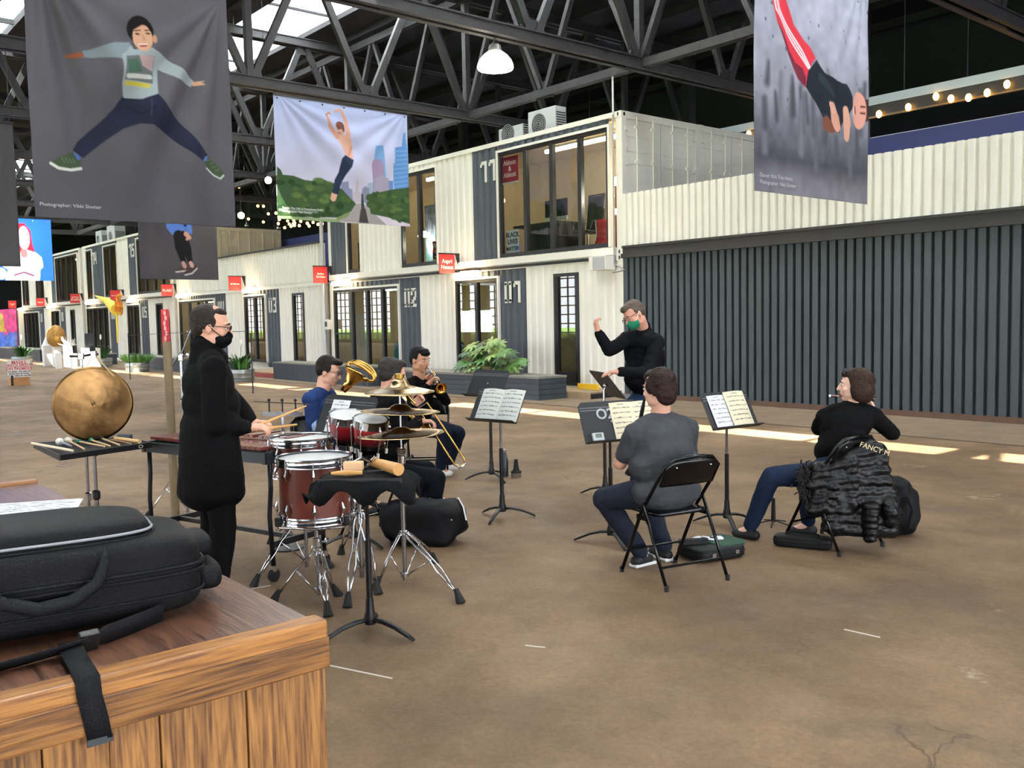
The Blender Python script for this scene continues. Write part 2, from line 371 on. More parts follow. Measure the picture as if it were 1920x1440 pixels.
# ---------------------------------------------------------------- trusses
ZB, ZT, PAN = 6.6, 9.4, 2.8
TRX = [0.5+5.6*k for k in (2, 1, 0, -1, -2, -3, -4, -5, -6, -7)]
names = {0.5: 'that carries the glowing bell lamp', -5.1: 'holding the ballet dancer banner', 6.1: 'holding the banner of the upside-down dancer', -10.7: 'behind the skyline banner'}
for tx in TRX:
    tag = [v for k, v in names.items() if abs(k-tx) < .01]
    T = thing('roof_truss', 'dark riveted steel roof truss '+(tag[0] if tag else ('over the drummer side of the floor' if tx > 7 else 'far down the aisle')), 'truss', (tx, -4, ZB), group='cross trusses')
    y0, y1 = -16.8, 8.4
    for z, h in ((ZB, .2), (ZT, .22)):
        cb = MB(); cb.bx(tx-.16, tx-.05, y0, y1, z-h/2, z+h/2); cb.bx(tx+.05, tx+.16, y0, y1, z-h/2, z+h/2); cb.bx(tx-.19, tx+.19, y0, y1, z+h/2-.03, z+h/2)
        cb.build('bottom_chord' if z == ZB else 'top_chord', STEEL, T)
    n = int(round((y1-y0)/PAN))
    for i in range(n+1):
        yb = y0+i*PAN; gp = MB(); gp.prism([(-.38, -.12), (.38, -.12), (.22, .34), (-.22, .34)], frame_M((tx-.012, yb, ZB), (0, 1, 0), (0, 0, 1)), .024)
        gp.build('gusset_plate', STEEL, T)
        for s in (-1, 1):
            yt = yb+s*PAN/2
            if yt < y0 or yt > y1: continue
            MB().bar((tx, yb+s*.1, ZB+.12), (tx, yt-s*.1, ZT-.12), .15, .11, (1, 0, 0)).build('web_member', STEEL, T)
        if i % 2 == 0: MB().bar((tx, yb, ZB), (tx, yb, ZT), .14, .14).build('web_member', STEEL, T)
    for i in range(n):
        yt = y0+(i+.5)*PAN; MB().prism([(-.3, .1), (.3, .1), (.16, -.3), (-.16, -.3)], frame_M((tx-.012, yt, ZT), (0, 1, 0), (0, 0, 1)), .024).build('gusset_plate', STEEL, T)
    for yy in (y0, y1): MB().bx(tx-.15, tx+.15, yy-.15, yy+.15, 0, 9.75).build('column', STEEL, T)
for ly, lab in ((0.0, 'dark lengthwise lattice girder running above the container fronts'), (-11.2, 'dark lengthwise lattice girder over the open side of the aisle')):
    T = thing('lattice_girder', lab, 'truss', (-12, ly, ZB), group='lengthwise girders')
    xa, xb = TRX[-1], TRX[0]
    for z, h in ((ZB, .16), (ZT, .18)):
        MB().bx(xa, xb, ly-.09, ly+.09, z-h/2, z+h/2).build('bottom_chord' if z == ZB else 'top_chord', STEEL, T)
    n = int(round((xb-xa)/PAN))
    for i in range(n+1):
        xx = xa+i*PAN
        for s in (-1, 1):
            xt = xx+s*PAN/2
            if xt < xa or xt > xb or i % 2 == 0 and False: continue
            MB().bar((xx+s*.08, ly, ZB+.1), (xt-s*.08, ly, ZT-.1), .1, .12, (0, 1, 0)).build('web_member', STEEL, T)
        MB().prism([(-.26, -.1), (.26, -.1), (.16, .26), (-.16, .26)], frame_M((xx, ly+.012, ZB), (1, 0, 0), (0, 0, 1)), .024).build('gusset_plate', STEEL, T)
# bell lamp hanging from the truss at X = 0.5
def bell_lamp(p, label, scale=1.0, top=ZB, emit=14):
    T = thing('pendant_lamp', label, 'lamp', p, group='bell lamps'); s = scale
    lm = mat('lamp_glow_%d' % emit, (255, 246, 225), .4, emit=((255, 244, 222), emit))
    MB(Matrix.Translation(p)).lathe([(.30*s, 0), (.31*s, .025*s), (.305*s, .08*s), (.275*s, .15*s), (.21*s, .23*s), (.13*s, .29*s), (.10*s, .30*s)], 28, caps=True).build('shade', lm, T, smooth=True)
    MB(Matrix.Translation(p)).lathe([(.11*s, .30*s), (.115*s, .33*s), (.10*s, .40*s), (.06*s, .43*s)], 20).build('lamp_cap', mat('lamp_cap_grey', (120, 120, 122), .4, .6), T, smooth=True)
    q = Vector(p)
    c = MB(); 
    for dx in (-.05, .05): c.tube([q+Vector((dx*s, 0, .42*s)), q+Vector((0, 0, .58*s))], .006, 6)
    c.tube([q+Vector((0, 0, .58*s)), Vector((q.x, q.y, top))], .008, 6); c.build('chain', DOORM, T)
    MB().tube([q+Vector((.22*s, .1*s, .05)), q+Vector((.22*s, .1*s, -.08))], .008, 6).build('pull_cord', lm, T)
    l = bpy.data.lights.new('lamp_light', 'POINT'); l.energy = 120*scale; l.color = (1, .9, .75); l.shadow_soft_size = .12
    o = bpy.data.objects.new('lamp_light', l); COL.objects.link(o); o.location = q+Vector((0, 0, -.2)); return T
bell_lamp(AX(929, 130, .5), 'large glowing white bell-shaped pendant lamp hanging from the roof truss')
# ================================================================ shipping containers
WHITE = mat('container_white_paint', (226, 223, 212), .5, var=(1.6, .05, 4), bump=(25, .03))
SLATE = mat('container_slate_paint', (60, 68, 77), .5, var=(2.4, .14, 6), bump=(25, .04))
SLAT2 = mat('dark_green_grey_paint', (60, 68, 72), .55, var=(1.2, .12, 4), bump=(25, .05))
BLACKF = mat('window_frame_black', (20, 20, 22), .45)
BEAMB = mat('beam_black_brown', (44, 41, 39), .55, .1, var=(3, .2))
LINING = mat('room_lining_beige', (205, 188, 160), .7, var=(1.5, .06))
PANE = glass_mat('shop_glass', (228, 232, 230), 1.6)
NUMM = mat('stencil_white', (216, 214, 204), .6)
Z0 = .03; H = 2.89; Z1 = Z0+H+.006; Z2 = Z1+H
def corr(x0, x1, z0, z1, y, pitch=.25, dep=.035, pf=(.36, .5, .86)):
    """corrugated steel sheet facing -Y"""
    mb = MB(); n = max(1, int(round(abs(x1-x0)/pitch))); p = (x1-x0)/n; top = []; bot = []
    xs = []
    for i in range(n):
        a = x0+i*p; xs += [(a, 0), (a+p*pf[0], 0), (a+p*pf[1], dep), (a+p*pf[2], dep)]
    xs.append((x1, 0))
    g = [[(x, y+d, z) for x, d in xs] for z in (z0, z1)]
    return mb.sheet(g)
def corr_x(y0, y1, z0, z1, x, pitch=.25, dep=.035):
    mb = MB(); n = max(1, int(round(abs(y1-y0)/pitch))); p = (y1-y0)/n; xs = []
    for i in range(n):
        a = y0+i*p; xs += [(a, 0), (a+p*.36, 0), (a+p*.5, dep), (a+p*.86, dep)]
    xs.append((y1, 0))
    return mb.sheet([[(x-d, q, z) for q, d in xs] for z in (z0, z1)])
def glazed(T, x0, x1, z0, z1, mull, door=False, trim=True, sash=None):
    """black framed glazing between x0 > x1"""
    a, b = min(x0, x1), max(x0, x1)
    if trim:
        t = MB(); w = .055
        t.bx(a-w, a, -.05, .05, z0, z1+w); t.bx(b, b+w, -.05, .05, z0, z1+w); t.bx(a, b, -.05, .05, z1, z1+w); t.build('white_trim', WHITE, T)
    f = MB(); w = .07
    f.bx(a, a+w, -.02, .08, z0, z1); f.bx(b-w, b, -.02, .08, z0, z1); f.bx(a+w, b-w, -.02, .08, z1-w, z1); f.bx(a+w, b-w, -.02, .08, z0, z0+w*1.3)
    for m in mull: f.bx(m-.055, m+.055, -.02, .08, z0+w*1.3, z1-w)
    if door: f.bx(a+w, b-w, -.01, .07, z0+.09, z0+.3); f.bx(a+w, a+w+.05, -.01, .07, z0, z1); f.bx(b-w-.05, b-w, -.01, .07, z0, z1)
    if sash is not None: f.bx(sash[0], sash[1], -.01, .06, sash[2]-.02, sash[2]+.02)
    fr = f.build('window_frame', BLACKF, T)
    ed = sorted([a+w]+[q for m in mull for q in (m-.055, m+.055)]+[b-w])
    for i in range(0, len(ed), 2):
        MB().bx(ed[i], ed[i+1], .03, .036, z0+w, z1-w).build('glass_pane', PANE, fr)
    return fr
def casting(T, x, y, z, M=None):
    """corner casting block with oval holes"""
    c = MB().bx(x-.18, x, y, y+.16, z, z+.12).build('corner_casting', WHITE, T)
    dk = MB()
    def oval(o, ax, ay, rx, ry):
        P = [(rx*math.cos(2*math.pi*i/12), ry*math.sin(2*math.pi*i/12)) for i in range(12)]
        dk.prism(P, frame_M(o, ax, ay), .004)
    oval((x-.09, y-.0005, z+.06), (1, 0, 0), (0, 0, 1), .022, .042); oval((x+.0005, y+.09, z+.06), (0, 1, 0), (0, 0, 1), .03, .04)
    dk.build('casting_hole', BLACKF, c)
def container(label, xr, xl, z0, segs, y0=0.0, dep=2.44, lining=LINING, num=(), light=1.0, roof=True, parts=True, back_gap=None, endwall=True):
    """long side faces -Y at y0; segs: (kind, xa, xb, za, zb, mullions, header material, opts)"""
    T = thing('shipping_container', label, 'container', ((xr+xl)/2, y0+dep/2, z0), group='shipping container offices'); zt0 = z0
    zt = z0+H
    for x in (xr-.08, xl+.08): MB().bx(x-.08, x+.08, y0, y0+.14, z0, zt).build('corner_post', WHITE, T)
    MB().bx(xl+.16, xr-.16, y0-.01, y0+.08, zt-.1, zt).build('top_rail', WHITE, T)
    MB().bx(xl+.16, xr-.16, y0-.01, y0+.1, z0, z0+.14).build('bottom_rail', WHITE, T)
    rb = z0+.14; rt = zt-.1
    for s in segs:
        k, xa, xb = s[:3]
        if k in 'ws': corr(xb, xa, rb, rt, y0+.005).build('wall_panel', WHITE if k == 'w' else SLATE, T, label='slate grey panel' if k == 's' else None)
        else:
            za, zb, mull, hd = s[3:7]; opt = s[7] if len(s) > 7 else {}
            corr(xb, xa, zb, rt, y0+.005).build('header_panel', hd, T)
            if za > rb+.02: corr(xb, xa, rb, za, y0+.005).build('sill_panel', WHITE, T)
            glazed(T, xa, xb, za, zb, mull, **opt)
    # room inside
    L_ = MB(); t = .03
    L_.bx(xl+.1, xr-.1, y0+.1, y0+dep, z0+.06, z0+.12); L_.bx(xl+.1, xr-.1, y0+.1, y0+dep, zt-.14, zt-.1)
    L_.bx(xl+.1, xl+.13, y0+.1, y0+dep, z0+.12, zt-.14)
    if endwall: L_.bx(xr-.13, xr-.1, y0+.1, y0+dep, z0+.12, zt-.14)
    if back_gap:
        g = back_gap; L_.bx(xl+.1, g[0], y0+dep-.05, y0+dep, z0+.12, zt-.14); L_.bx(g[1], xr-.1, y0+dep-.05, y0+dep, z0+.12, zt-.14)
        L_.bx(g[0], g[1], y0+dep-.05, y0+dep, z0+.12, g[2]); L_.bx(g[0], g[1], y0+dep-.05, y0+dep, g[3], zt-.14)
    else: L_.bx(xl+.1, xr-.1, y0+dep-.05, y0+dep, z0+.12, zt-.14)
    L_.build('room_lining', lining, T)
    if roof: MB().bx(xl, xr, y0+.08, y0+dep, zt-.08, zt-.02).build('roof_panel', WHITE, T)
    for (tx, x, z, h) in num: stencil(T, tx, x, z, h)
    return T
def stencil(T, txt, x, z, h):
    """stencil digits made of bars with gaps"""
    mb = MB(); w = h*.52; g = h*.12; n = len(txt); X = x-(n*w+(n-1)*g)/2; b = h*.17; y = -.004
    def r(a, c, d, e): mb.bx(X+a*w, X+c*w, y-.004, y, z-h/2+d*h, z-h/2+e*h)
    bw = b/w; bh = b/h
    for ch in txt:
        if ch == '0': r(0, bw, .06, .94); r(1-bw, 1, .06, .94); r(.04, .40, 0, bh); r(.60, .96, 0, bh); r(.04, .40, 1-bh, 1); r(.60, .96, 1-bh, 1)
        elif ch == '1': r(1-bw, 1, 0, 1); r(.2, 1-bw, 1-bh, 1); r(.05, .3, 1-bh*1.6, 1-bh*.6)
        elif ch == '2': r(.02, 1, 0, bh); r(0, bw, 1-bh*2.2, 1-bh*.4); r(.05, .95, 1-bh, 1); r(1-bw, 1, .5, .95); r(.45, .9, .36, .54); r(.2, .6, .2, .4); r(0, .4, .05, .26)
        elif ch == '3': r(.02, .95, 0, bh); r(.02, .95, 1-bh, 1); r(1-bw, 1, .05, .46); r(1-bw, 1, .54, .95); r(.35, .9, .42, .58)
        elif ch == '4': r(1-bw, 1, 0, 1); r(0, 1, .3, .3+bh); r(0, bw, .3, 1)
        elif ch == '5': r(0, 1, 1-bh, 1); r(0, bw, .5, 1); r(.05, .95, .46, .46+bh); r(1-bw, 1, .05, .5); r(.02, .95, 0, bh)
        elif ch == '6': r(0, bw, .05, .95); r(.05, .98, 1-bh, 1); r(.05, .95, .46, .46+bh); r(1-bw, 1, .05, .5); r(.05, .95, 0, bh)
        else: r(0, bw, 0, 1)
        X += w+g
    mb.build('stencil_number', NUMM, T)
ZW = (.17, 2.63)
def lower(label, s, st, nums, **k):
    q = lambda d: s-d*st
    return container(label, q(0), q(12.19), Z0, [
        ('w', q(.16), q(1.30)), ('o', q(1.30), q(2.09), .17, 2.63, [], WHITE, dict(door=True, trim=False)), ('w', q(2.09), q(3.03)), ('s', q(3.03), q(3.98)),
        ('o', q(4.04), q(5.74), .33, 2.63, [q(4.9)], SLATE), ('w', q(5.80), q(7.34)), ('s', q(7.34), q(8.30)),
        ('o', q(8.36), q(11.95), .17, 2.62, [q(9.2), q(10.03), q(10.9)], SLATE, dict(sash=(q(11.9), q(10.9), 1.32)))],
        num=[(nums[0], q(3.52), 2.28, .5), (nums[1], q(7.79), 2.28, .5)], **k)
A1 = lower('lower white container office stencilled 01 and 02 with slate panels', 0, 1.0, ('01', '02'), back_gap=(-11.9, -10.2, 1.25, 1.95), dep=4.8)
B1 = lower('lower white container office stencilled 03 and 04 under a roof terrace', -12.55, 1.02, ('03', '04'), dep=4.8)
C1 = lower('lower white container office stencilled 05 and 06 with a red hanging cloth', -25.3, 1.045, ('05', '06'))
D1 = lower('lower white container office beside the pink mural', -38.6, 1.08, ('07', '08'))
A2 = container('upper white container office stencilled 11 with a lit workroom', 0, -12.19, Z1, [
    ('o', -.36, -3.93, 3.1, 5.54, [-1.22, -2.11, -2.99], SLATE), ('s', -3.99, -4.95), ('w', -4.95, -6.40), ('o', -6.46, -8.13, 3.1, 5.56, [-7.27], WHITE), ('w', -8.19, -10.22),
    ('o', -10.28, -11.0, 3.1, 5.54, [], SLATE), ('s', -11.06, -12.03)], num=[('11', -4.35, 5.18, .5)], endwall=True)
C2 = container('upper white container office with tall window bands behind the banner of legs', -25.3, -38.1, Z1, [
    ('o', -25.5, -29.6, 3.1, 5.54, [-26.5, -27.5, -28.6], SLATE), ('s', -29.7, -30.85), ('w', -30.85, -32.4), ('o', -32.46, -34.45, 3.1, 5.54, [-33.5], SLATE), ('s', -34.5, -36.35),
    ('o', -36.4, -37.4, 3.1, 5.54, [], SLATE), ('w', -37.45, -37.95)], num=[('15', -30.3, 5.1, .6), ('14', -36.0, 5.1, .6)])
D2 = container('upper white container office behind the bright blue screen', -38.6, -51.8, Z1, [
    ('o', -39.0, -43.4, 3.1, 5.54, [-40.1, -41.2, -42.3], SLATE), ('s', -43.4, -44.5), ('w', -44.5, -46.0), ('o', -46.0, -48.0, 3.1, 5.54, [-47], SLATE), ('w', -48.0, -49.6), ('o', -49.6, -51.4, 3.1, 5.54, [-50.5], SLATE)], num=[('17', -44.0, 5.1, .6)])
# castings at the near corner
for T, z in ((A2, Z2-.12), (A2, Z1), (A1, Z1-.12), (A1, Z0)): casting(T, .004, -.012, z)
# ---- container end with double doors (face X = x, from y0 to y0+2.44)
def door_end(T, x, y0, z0, material=WHITE):
    zt = z0+H; e = MB()
    e.bx(x-.1, x, y0, y0+.1, z0, zt); e.bx(x-.1, x, y0+2.34, y0+2.44, z0, zt); e.bx(x-.1, x, y0+.1, y0+2.34, zt-.14, zt); e.bx(x-.1, x, y0+.1, y0+2.34, z0, z0+.14)
    e.build('end_frame', material, T)
    for s in (0, 1):
        a = y0+.1+s*1.12+.01; b = a+1.10
        d = MB(); d.bx(x-.07, x-.035, a, b, z0+.14, zt-.14)
        for zz in (.50, .75, 1.25, 1.95, 2.2, 2.5): d.bx(x-.036, x-.022, a+.06, b-.06, z0+zz-.1, z0+zz-.015)
        lf = d.build('door_leaf', material, T)
        for yy in (a+.34, a+.84):
            rd = MB(); rd.tube([(x-.005, yy, z0+.1), (x-.005, yy, zt-.08)], .018, 8); rd.build('lock_rod', material, lf)
            for zz in (.3, 1.1, 1.9, 2.6): MB().bx(x-.035, x+.012, yy-.05, yy+.05, z0+zz-.03, z0+zz+.03).build('rod_bracket', material, lf)
        for zz in (.35, 1.05, 1.85, 2.55):
            yy = a+.02 if s == 0 else b-.02
            MB().bx(x-.04, x+.008, yy-.05, yy+.05, z0+zz-.04, z0+zz+.04).build('hinge', material, lf)
door_end(A2, 0.006, 0.006, Z1)
A3 = thing('shipping_container', 'closed white storage container behind the upper office, its doors beside it', 'container', (-6, 3.66, Z1), group='shipping container offices')
door_end(A3, 0.0, 2.46, Z1); MB().bx(-12.1, -.1, 2.5, 4.86, Z1, Z2-.01).build('body', WHITE, A3)
for y_ in (2.47,): MB().bx(-.15, .012, y_, y_+.15, Z2-.12, Z2+.005).build('corner_casting', WHITE, A3)
CREAM = mat('container_cream_paint', (232, 222, 190), .5, var=(2, .06))
door_end(C2, -25.29, 0.006, Z1, CREAM)
C3 = thing('shipping_container', 'cream storage container with paintings leaning below it on the roof terrace', 'container', (-31, 3.7, Z1), group='shipping container offices')
door_end(C3, -25.29, 2.46, Z1, CREAM); MB().bx(-37, -25.39, 2.5, 4.86, Z1, Z2-.01).build('body', CREAM, C3)
# ---- dark container on the right with beam and white parapet
E1 = thing('shipping_container', 'long dark grey-green corrugated container wall behind the flautist', 'container', (7, 1.2, 0), group='shipping container offices')
corr(.02, 14.4, .10, 2.84, 0.0, .16, .075, (.64, .68, .95)).build('wall_panel', SLAT2, E1)
MB().bx(.02, 14.4, .08, 2.4, .1, 2.8).build('body', SLAT2, E1)
MB().bx(.02, 14.4, .0, 2.4, 0, .10).build('base_sill', mat('brown_base_board', (92, 68, 54), .8, var=(4, .2)), E1)
eb = MB(); eb.bx(.02, 14.4, -.09, .1, 2.84, 2.93); eb.bx(.02, 14.4, -.03, .1, 2.93, 3.09); eb.bx(.02, 14.4, -.06, .1, 3.045, 3.09)
eb.build('edge_beam', BEAMB, E1)
P1 = thing('parapet', 'white corrugated parapet above the dark grey-green container', 'parapet', (7, 0, 3.08), group='roof terrace parapets')
corr(.02, 14.4, 3.09, 4.135, -.03, .16, .045, (.55, .66, .9)).build('corrugated_sheet', WHITE, P1); MB().bx(.02, 14.4, .03, .06, 3.09, 4.1).build('rear_board', WHITE, P1)
P2 = thing('parapet', 'white corrugated parapet of the roof terrace above offices 03 and 04', 'parapet', (-19, 0, Z1), group='roof terrace parapets')
corr(-24.95, -12.5, Z1+.03, 4.12, -.02, .2, .04).build('corrugated_sheet', WHITE, P2); MB().bx(-24.95, -12.5, .03, .06, Z1, 4.1).build('rear_board', WHITE, P2)
MB().bx(-24.95, -12.5, -.05, .07, 4.11, 4.17).build('top_cap', BEAMB, P2)
MB().bx(-24.95, -12.5, .07, 4.86, Z1, Z1+.02).build('terrace_deck', BEAMB, P2)
NAVY = mat('navy_paint', (48, 58, 116), .55, var=(2, .08))
MB().bx(-36, 16, 5.2, 7.6, 2.0, 5.42).build('navy_container', NAVY, label='navy blue container row showing above the white parapets', cat='container', group='shipping container offices')
MB().bx(.02, 16, .1, 5.2, 2.84, 2.93).build('roof_deck', BEAMB, label='dark roof deck behind the parapet over the dark container', cat='deck')
# ledge rails between storeys
for (a, b) in ((-12.1, -.2), (-37.9, -25.5), (-51.6, -38.8)):
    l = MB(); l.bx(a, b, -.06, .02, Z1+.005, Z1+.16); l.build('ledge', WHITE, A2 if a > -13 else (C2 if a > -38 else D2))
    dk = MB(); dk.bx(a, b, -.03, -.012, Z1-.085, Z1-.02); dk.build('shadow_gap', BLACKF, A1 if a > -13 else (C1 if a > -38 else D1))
# end mural
# ================================================================ facade dressing
RED = mat('sign_red', (196, 40, 44), .5, var=(8, .06)); SIGNT = mat('sign_lettering', (255, 235, 220), .6)
def blade_sign(px, py, txt, label, w=.46, h=.44, yw=-.012):
    """square red sign on a black bracket, standing out from the wall; (px,py) is its top outer corner"""
    p = AY(px, py, yw-.62); x, zt = p.x, p.z; y0 = yw-.62
    T = thing('blade_sign', label, 'sign', (x, y0+.3, zt-h), group='red blade signs')
    MB().bx(x-.012, x+.012, y0, y0+w, zt-h, zt-.03).build('board', RED, T)
    b = MB(); b.bx(x-.02, x+.02, y0-.01, yw, zt-.03, zt)
    b.prism([(0, 0), (-.13, 0), (-.02, -.36), (0, -.36)], frame_M((x-.01, yw, zt-.01), (0, 1, 0), (0, 0, 1)), .02); b.build('bracket', BLACKF, T)
    n = max(len(q) for q in txt.split('\n')); sz = min(.15, .40/(n*.56))
    text_mesh(txt, sz, frame_M((x+.013, y0+w/2, zt-h*.55), (0, 1, 0), (0, 0, 1)), 'lettering', SIGNT, T, depth=.001, weight=.002)
    return T
blade_sign(823, 474, 'Aspri\nNexus', 'red square blade sign with two short words beside the upper window above office 01', h=.5)
blade_sign(587, 498, 'SpAre\nServices', 'red square blade sign reading SpAre Services at the container gap', h=.52)
blade_sign(428, 517, 'Ed Marion', 'red square blade sign with one line of lettering on the terrace parapet', h=.52)
blade_sign(302, 532, 'PLAID', 'red square blade sign reading PLAID below the dark banner of legs', h=.5)
blade_sign(206, 543, 'Mural Works', 'red square blade sign behind the orange paper flower', h=.5)
blade_sign(131, 550, 'LITTLE\nSTUDIO', 'red square blade sign with two lines beside the bright screen', h=.5, yw=.04)
blade_sign(67, 558, 'Fabric', 'red square blade sign with one line below the bright screen', h=.5)
blade_sign(15, 563, 'Chromatic\nART', 'red square blade sign in front of the pink mural', h=.5)
# wall lights: warm glowing tubes on the lower container tops
GLOW = mat('warm_tube_glow', (255, 240, 210), .4, emit=((255, 226, 176), 22))
def wall_light(px, py, label, w=.75):
    p = AY(px, py, -.22); T = thing('wall_light', label, 'lamp', (p.x, -.1, p.z), group='warm wall lights')
    MB().tube([(p.x-w/2, -.2, p.z), (p.x-w/2+.05, -.2, p.z), (p.x+w/2-.05, -.2, p.z), (p.x+w/2, -.2, p.z)], [.03, .075, .075, .03], 12).build('glowing_tube', GLOW, T, smooth=True)
    MB().bx(p.x-.3, p.x+.3, -.16, .0, p.z+.05, p.z+.11).build('mount', WHITE, T)
wall_light(873, 516, 'glowing warm tube light above the window behind the fatsia', 1.0); wall_light(638, 531, 'glowing warm tube light above the window with the blue table', 1.0)
wall_light(465, 545, 'glowing warm tube light above the window behind the lily tub', .9); wall_light(338, 555, 'glowing warm tube light below the PLAID sign', .9)
wall_light(244, 564, 'glowing warm tube light beside the paper flower', .8); wall_light(165, 568, 'glowing warm tube light above the white pedestals', .9)
wall_light(92, 576, 'glowing warm tube light above the door between pedestals and mural', .9); wall_light(37, 580, 'glowing warm tube light beside the pink mural', .8)
# junction box, conduit and camera
jb = thing('junction_box', 'white metal junction box with grey cover and conduit near the container corner', 'box', (-.75, -.1, 2.5))
a = AY(1109, 484, -.22); b = AY(1141, 505, -.22)
MB().bx(a.x, b.x, -.30, -.02, b.z, a.z+.02).build('case', WHITE, jb); MB().bx(a.x+.12, b.x-.03, -.315, -.30, b.z+.01, a.z+.01).build('cover', mat('box_grey', (168, 168, 170), .5), jb)
MB().tube([(b.x, -.1, 2.56), (b.x+.3, -.06, 2.6), (-.2, -.05, 2.75), (-.19, -.05, 3.4), (-.19, -.05, 5.75)], .018, 8).build('conduit', mat('conduit_grey', (150, 150, 152), .4, .5), jb)
MB().tube([(-.2, -.03, 5.7), (-.2, -.03, 6.55)], .02, 8).build('whip_antenna_pole', mat('pole_pale', (210, 212, 214), .5), label='thin pale pole rising from the upper container corner', cat='pole')
MB().tube([(-12.37, -.12, .1), (-12.37, -.12, 6.6)], .06, 12).build('downpipe', mat('pipe_steel', (178, 178, 176), .35, .4), label='pale vertical steel pipe in the gap between container stacks', cat='pipe')
kb = thing('key_box', 'small white and black box on the post beside the 02 window', 'box', (-12.2, -.12, 1.5))
MB().bx(-12.22, -12.02, -.2, -.02, 1.45, 1.75).build('case', WHITE, kb); MB().bx(-12.18, -12.07, -.21, -.2, 1.53, 1.68).build('panel', BLACKF, kb)
# posters in the lit upper window
pz = thing('window_sign', 'crimson window sign reading Abbott and Abbott behind the upper glass', 'sign', (-3.4, .05, 4.7))
a = AY(943, 289, .1); b = AY(975, 333, .1)
MB().bx(a.x, b.x, .05, .06, 4.83, 5.42).build('board', mat('crimson_print', (178, 44, 72), .5), pz); MB().bx(a.x, b.x, .045, .05, 4.80, 4.84).build('lower_edge', WHITE, pz)
text_mesh('Abbott\n&\nAbbott', .155, frame_M(((a.x+b.x)/2, .047, 5.14), (1, 0, 0), (0, 0, 1)), 'lettering', SIGNT, pz, depth=.001, weight=.003, lines=.9)
bz = thing('hand_lettered_poster', 'white hand lettered protest poster low in the upper window', 'poster', (-3.5, .05, 3.2))
MB().bx(-3.75, -3.33, .05, .06, 3.19, 3.72).build('paper', mat('poster_paper', (212, 220, 230), .6), bz)
for k, (t, z) in enumerate((('BLACK', 3.61), ('LIVES', 3.45), ('MATTER', 3.29))):
    text_mesh(t, .155 if k < 2 else .125, frame_M((-3.54, .047, z), (1, 0, 0), (0, .0, 1)), 'lettering', BLACKF, bz, depth=.001, weight=.004)
# lit workroom behind the upper glass
TUBE = mat('room_tube_glow', (255, 246, 228), .4, emit=((255, 238, 205), 18))
def tube_light(x0, x1, y, z, label):
    T = thing('tube_light', label, 'lamp', ((x0+x1)/2, y, z), group='ceiling tube lights'); MB().tube([(x0, y, z), (x1, y, z)], .045, 10).build('tube', TUBE, T, smooth=True)
    MB().bx(x0, x1, y-.05, y+.05, z+.04, z+.09).build('fitting', WHITE, T)
tube_light(-3.1, -.7, .75, 5.52, 'long glowing ceiling tube in the upper workroom'); tube_light(-8.0, -6.3, .8, 5.5, 'glowing ceiling tube behind the upper window with the flower painting')
tube_light(-11.8, -10.4, .8, 5.5, 'glowing ceiling tube behind the narrow upper window'); tube_light(-11.0, -9.2, 1.2, 2.62, 'glowing ceiling tube over the blue market table'); tube_light(-18.2, -16.9, 1.0, 2.62, 'glowing ceiling tube behind the window with the red notice')
tube_light(-24.5, -21.4, 1.0, 2.62, 'glowing ceiling tube in the office behind the percussionist'); tube_light(-29.4, -25.8, 1.0, 5.5, 'glowing ceiling tube behind the upper window band below the banner of legs'); tube_light(-34.3, -32.6, 1.0, 5.5, 'glowing ceiling tube behind the upper window pair above the paper flower'); tube_light(-43, -39.4, 1.0, 5.5, 'glowing ceiling tube in the upper office behind the bright screen')
DARKF = mat('furniture_black', (26, 26, 28), .5); WOODC = mat('cabinet_wood', (128, 84, 52), .5, var=(4, .2)); STAINL = mat('chrome', (200, 202, 205), .12, 1.0)
dk = thing('desk', 'black desk by the upper window', 'desk', (-2.9, .6, 3.12)); MB().bx(-3.75, -2.2, .25, .95, 3.78, 3.83).build('desktop', DARKF, dk); MB().bx(-3.3, -2.5, .22, .9, 3.07, 3.78).build('drawer_unit', DARKF, dk); MB().bx(-2.28, -2.22, .3, .9, 3.07, 3.78).build('leg', DARKF, dk)
mo = thing('computer_monitor', 'silver computer monitor with dark screen on the black desk', 'monitor', (-2.6, .6, 3.84)); MB().bx(-2.98, -2.26, .58, .62, 3.97, 4.36).build('screen', mat('dark_screen', (16, 18, 24), .15), mo); MB().bx(-2.98, -2.26, .575, .62, 3.88, 3.97).build('chin', mat('alu_light', (200, 196, 188), .35, .6), mo); MB().bx(-2.72, -2.5, .56, .72, 3.83, 3.88).build('foot', mat('alu_light', (200, 196, 188), .35, .6), mo)
oc = thing('office_chair', 'black mesh office chair with chrome frame at the upper window', 'chair', (-1.75, .75, 3.1))
MB().bx(-2.0, -1.5, .5, 1.0, 3.52, 3.58).build('seat', DARKF, oc, bevel=.02)
bk = MB().sheet([[(-2.0+i*.1, .98+.04*math.sin(i*.6)+.06*(k/6), 3.6+k*.13) for i in range(6)] for k in range(7)]); bk.build('backrest', DARKF, oc, solid=.03, smooth=True)
MB().tube([(-2.02, .98, 3.6), (-2.02, 1.0, 4.0), (-2.0, 1.05, 4.4), (-1.5, 1.05, 4.4), (-1.48, 1.0, 4.0), (-1.48, .98, 3.6)], .02, 8).build('back_frame', STAINL, oc, smooth=True)
for s in (-1, 1): MB().tube([(-1.75+s*.27, .55, 3.6), (-1.75+s*.3, .6, 3.78), (-1.75+s*.28, .95, 3.78)], .015, 8).build('armrest', DARKF, oc)
MB().tube([(-1.75, .75, 3.2), (-1.75, .75, 3.53)], .03, 8).build('gas_post', STAINL, oc)
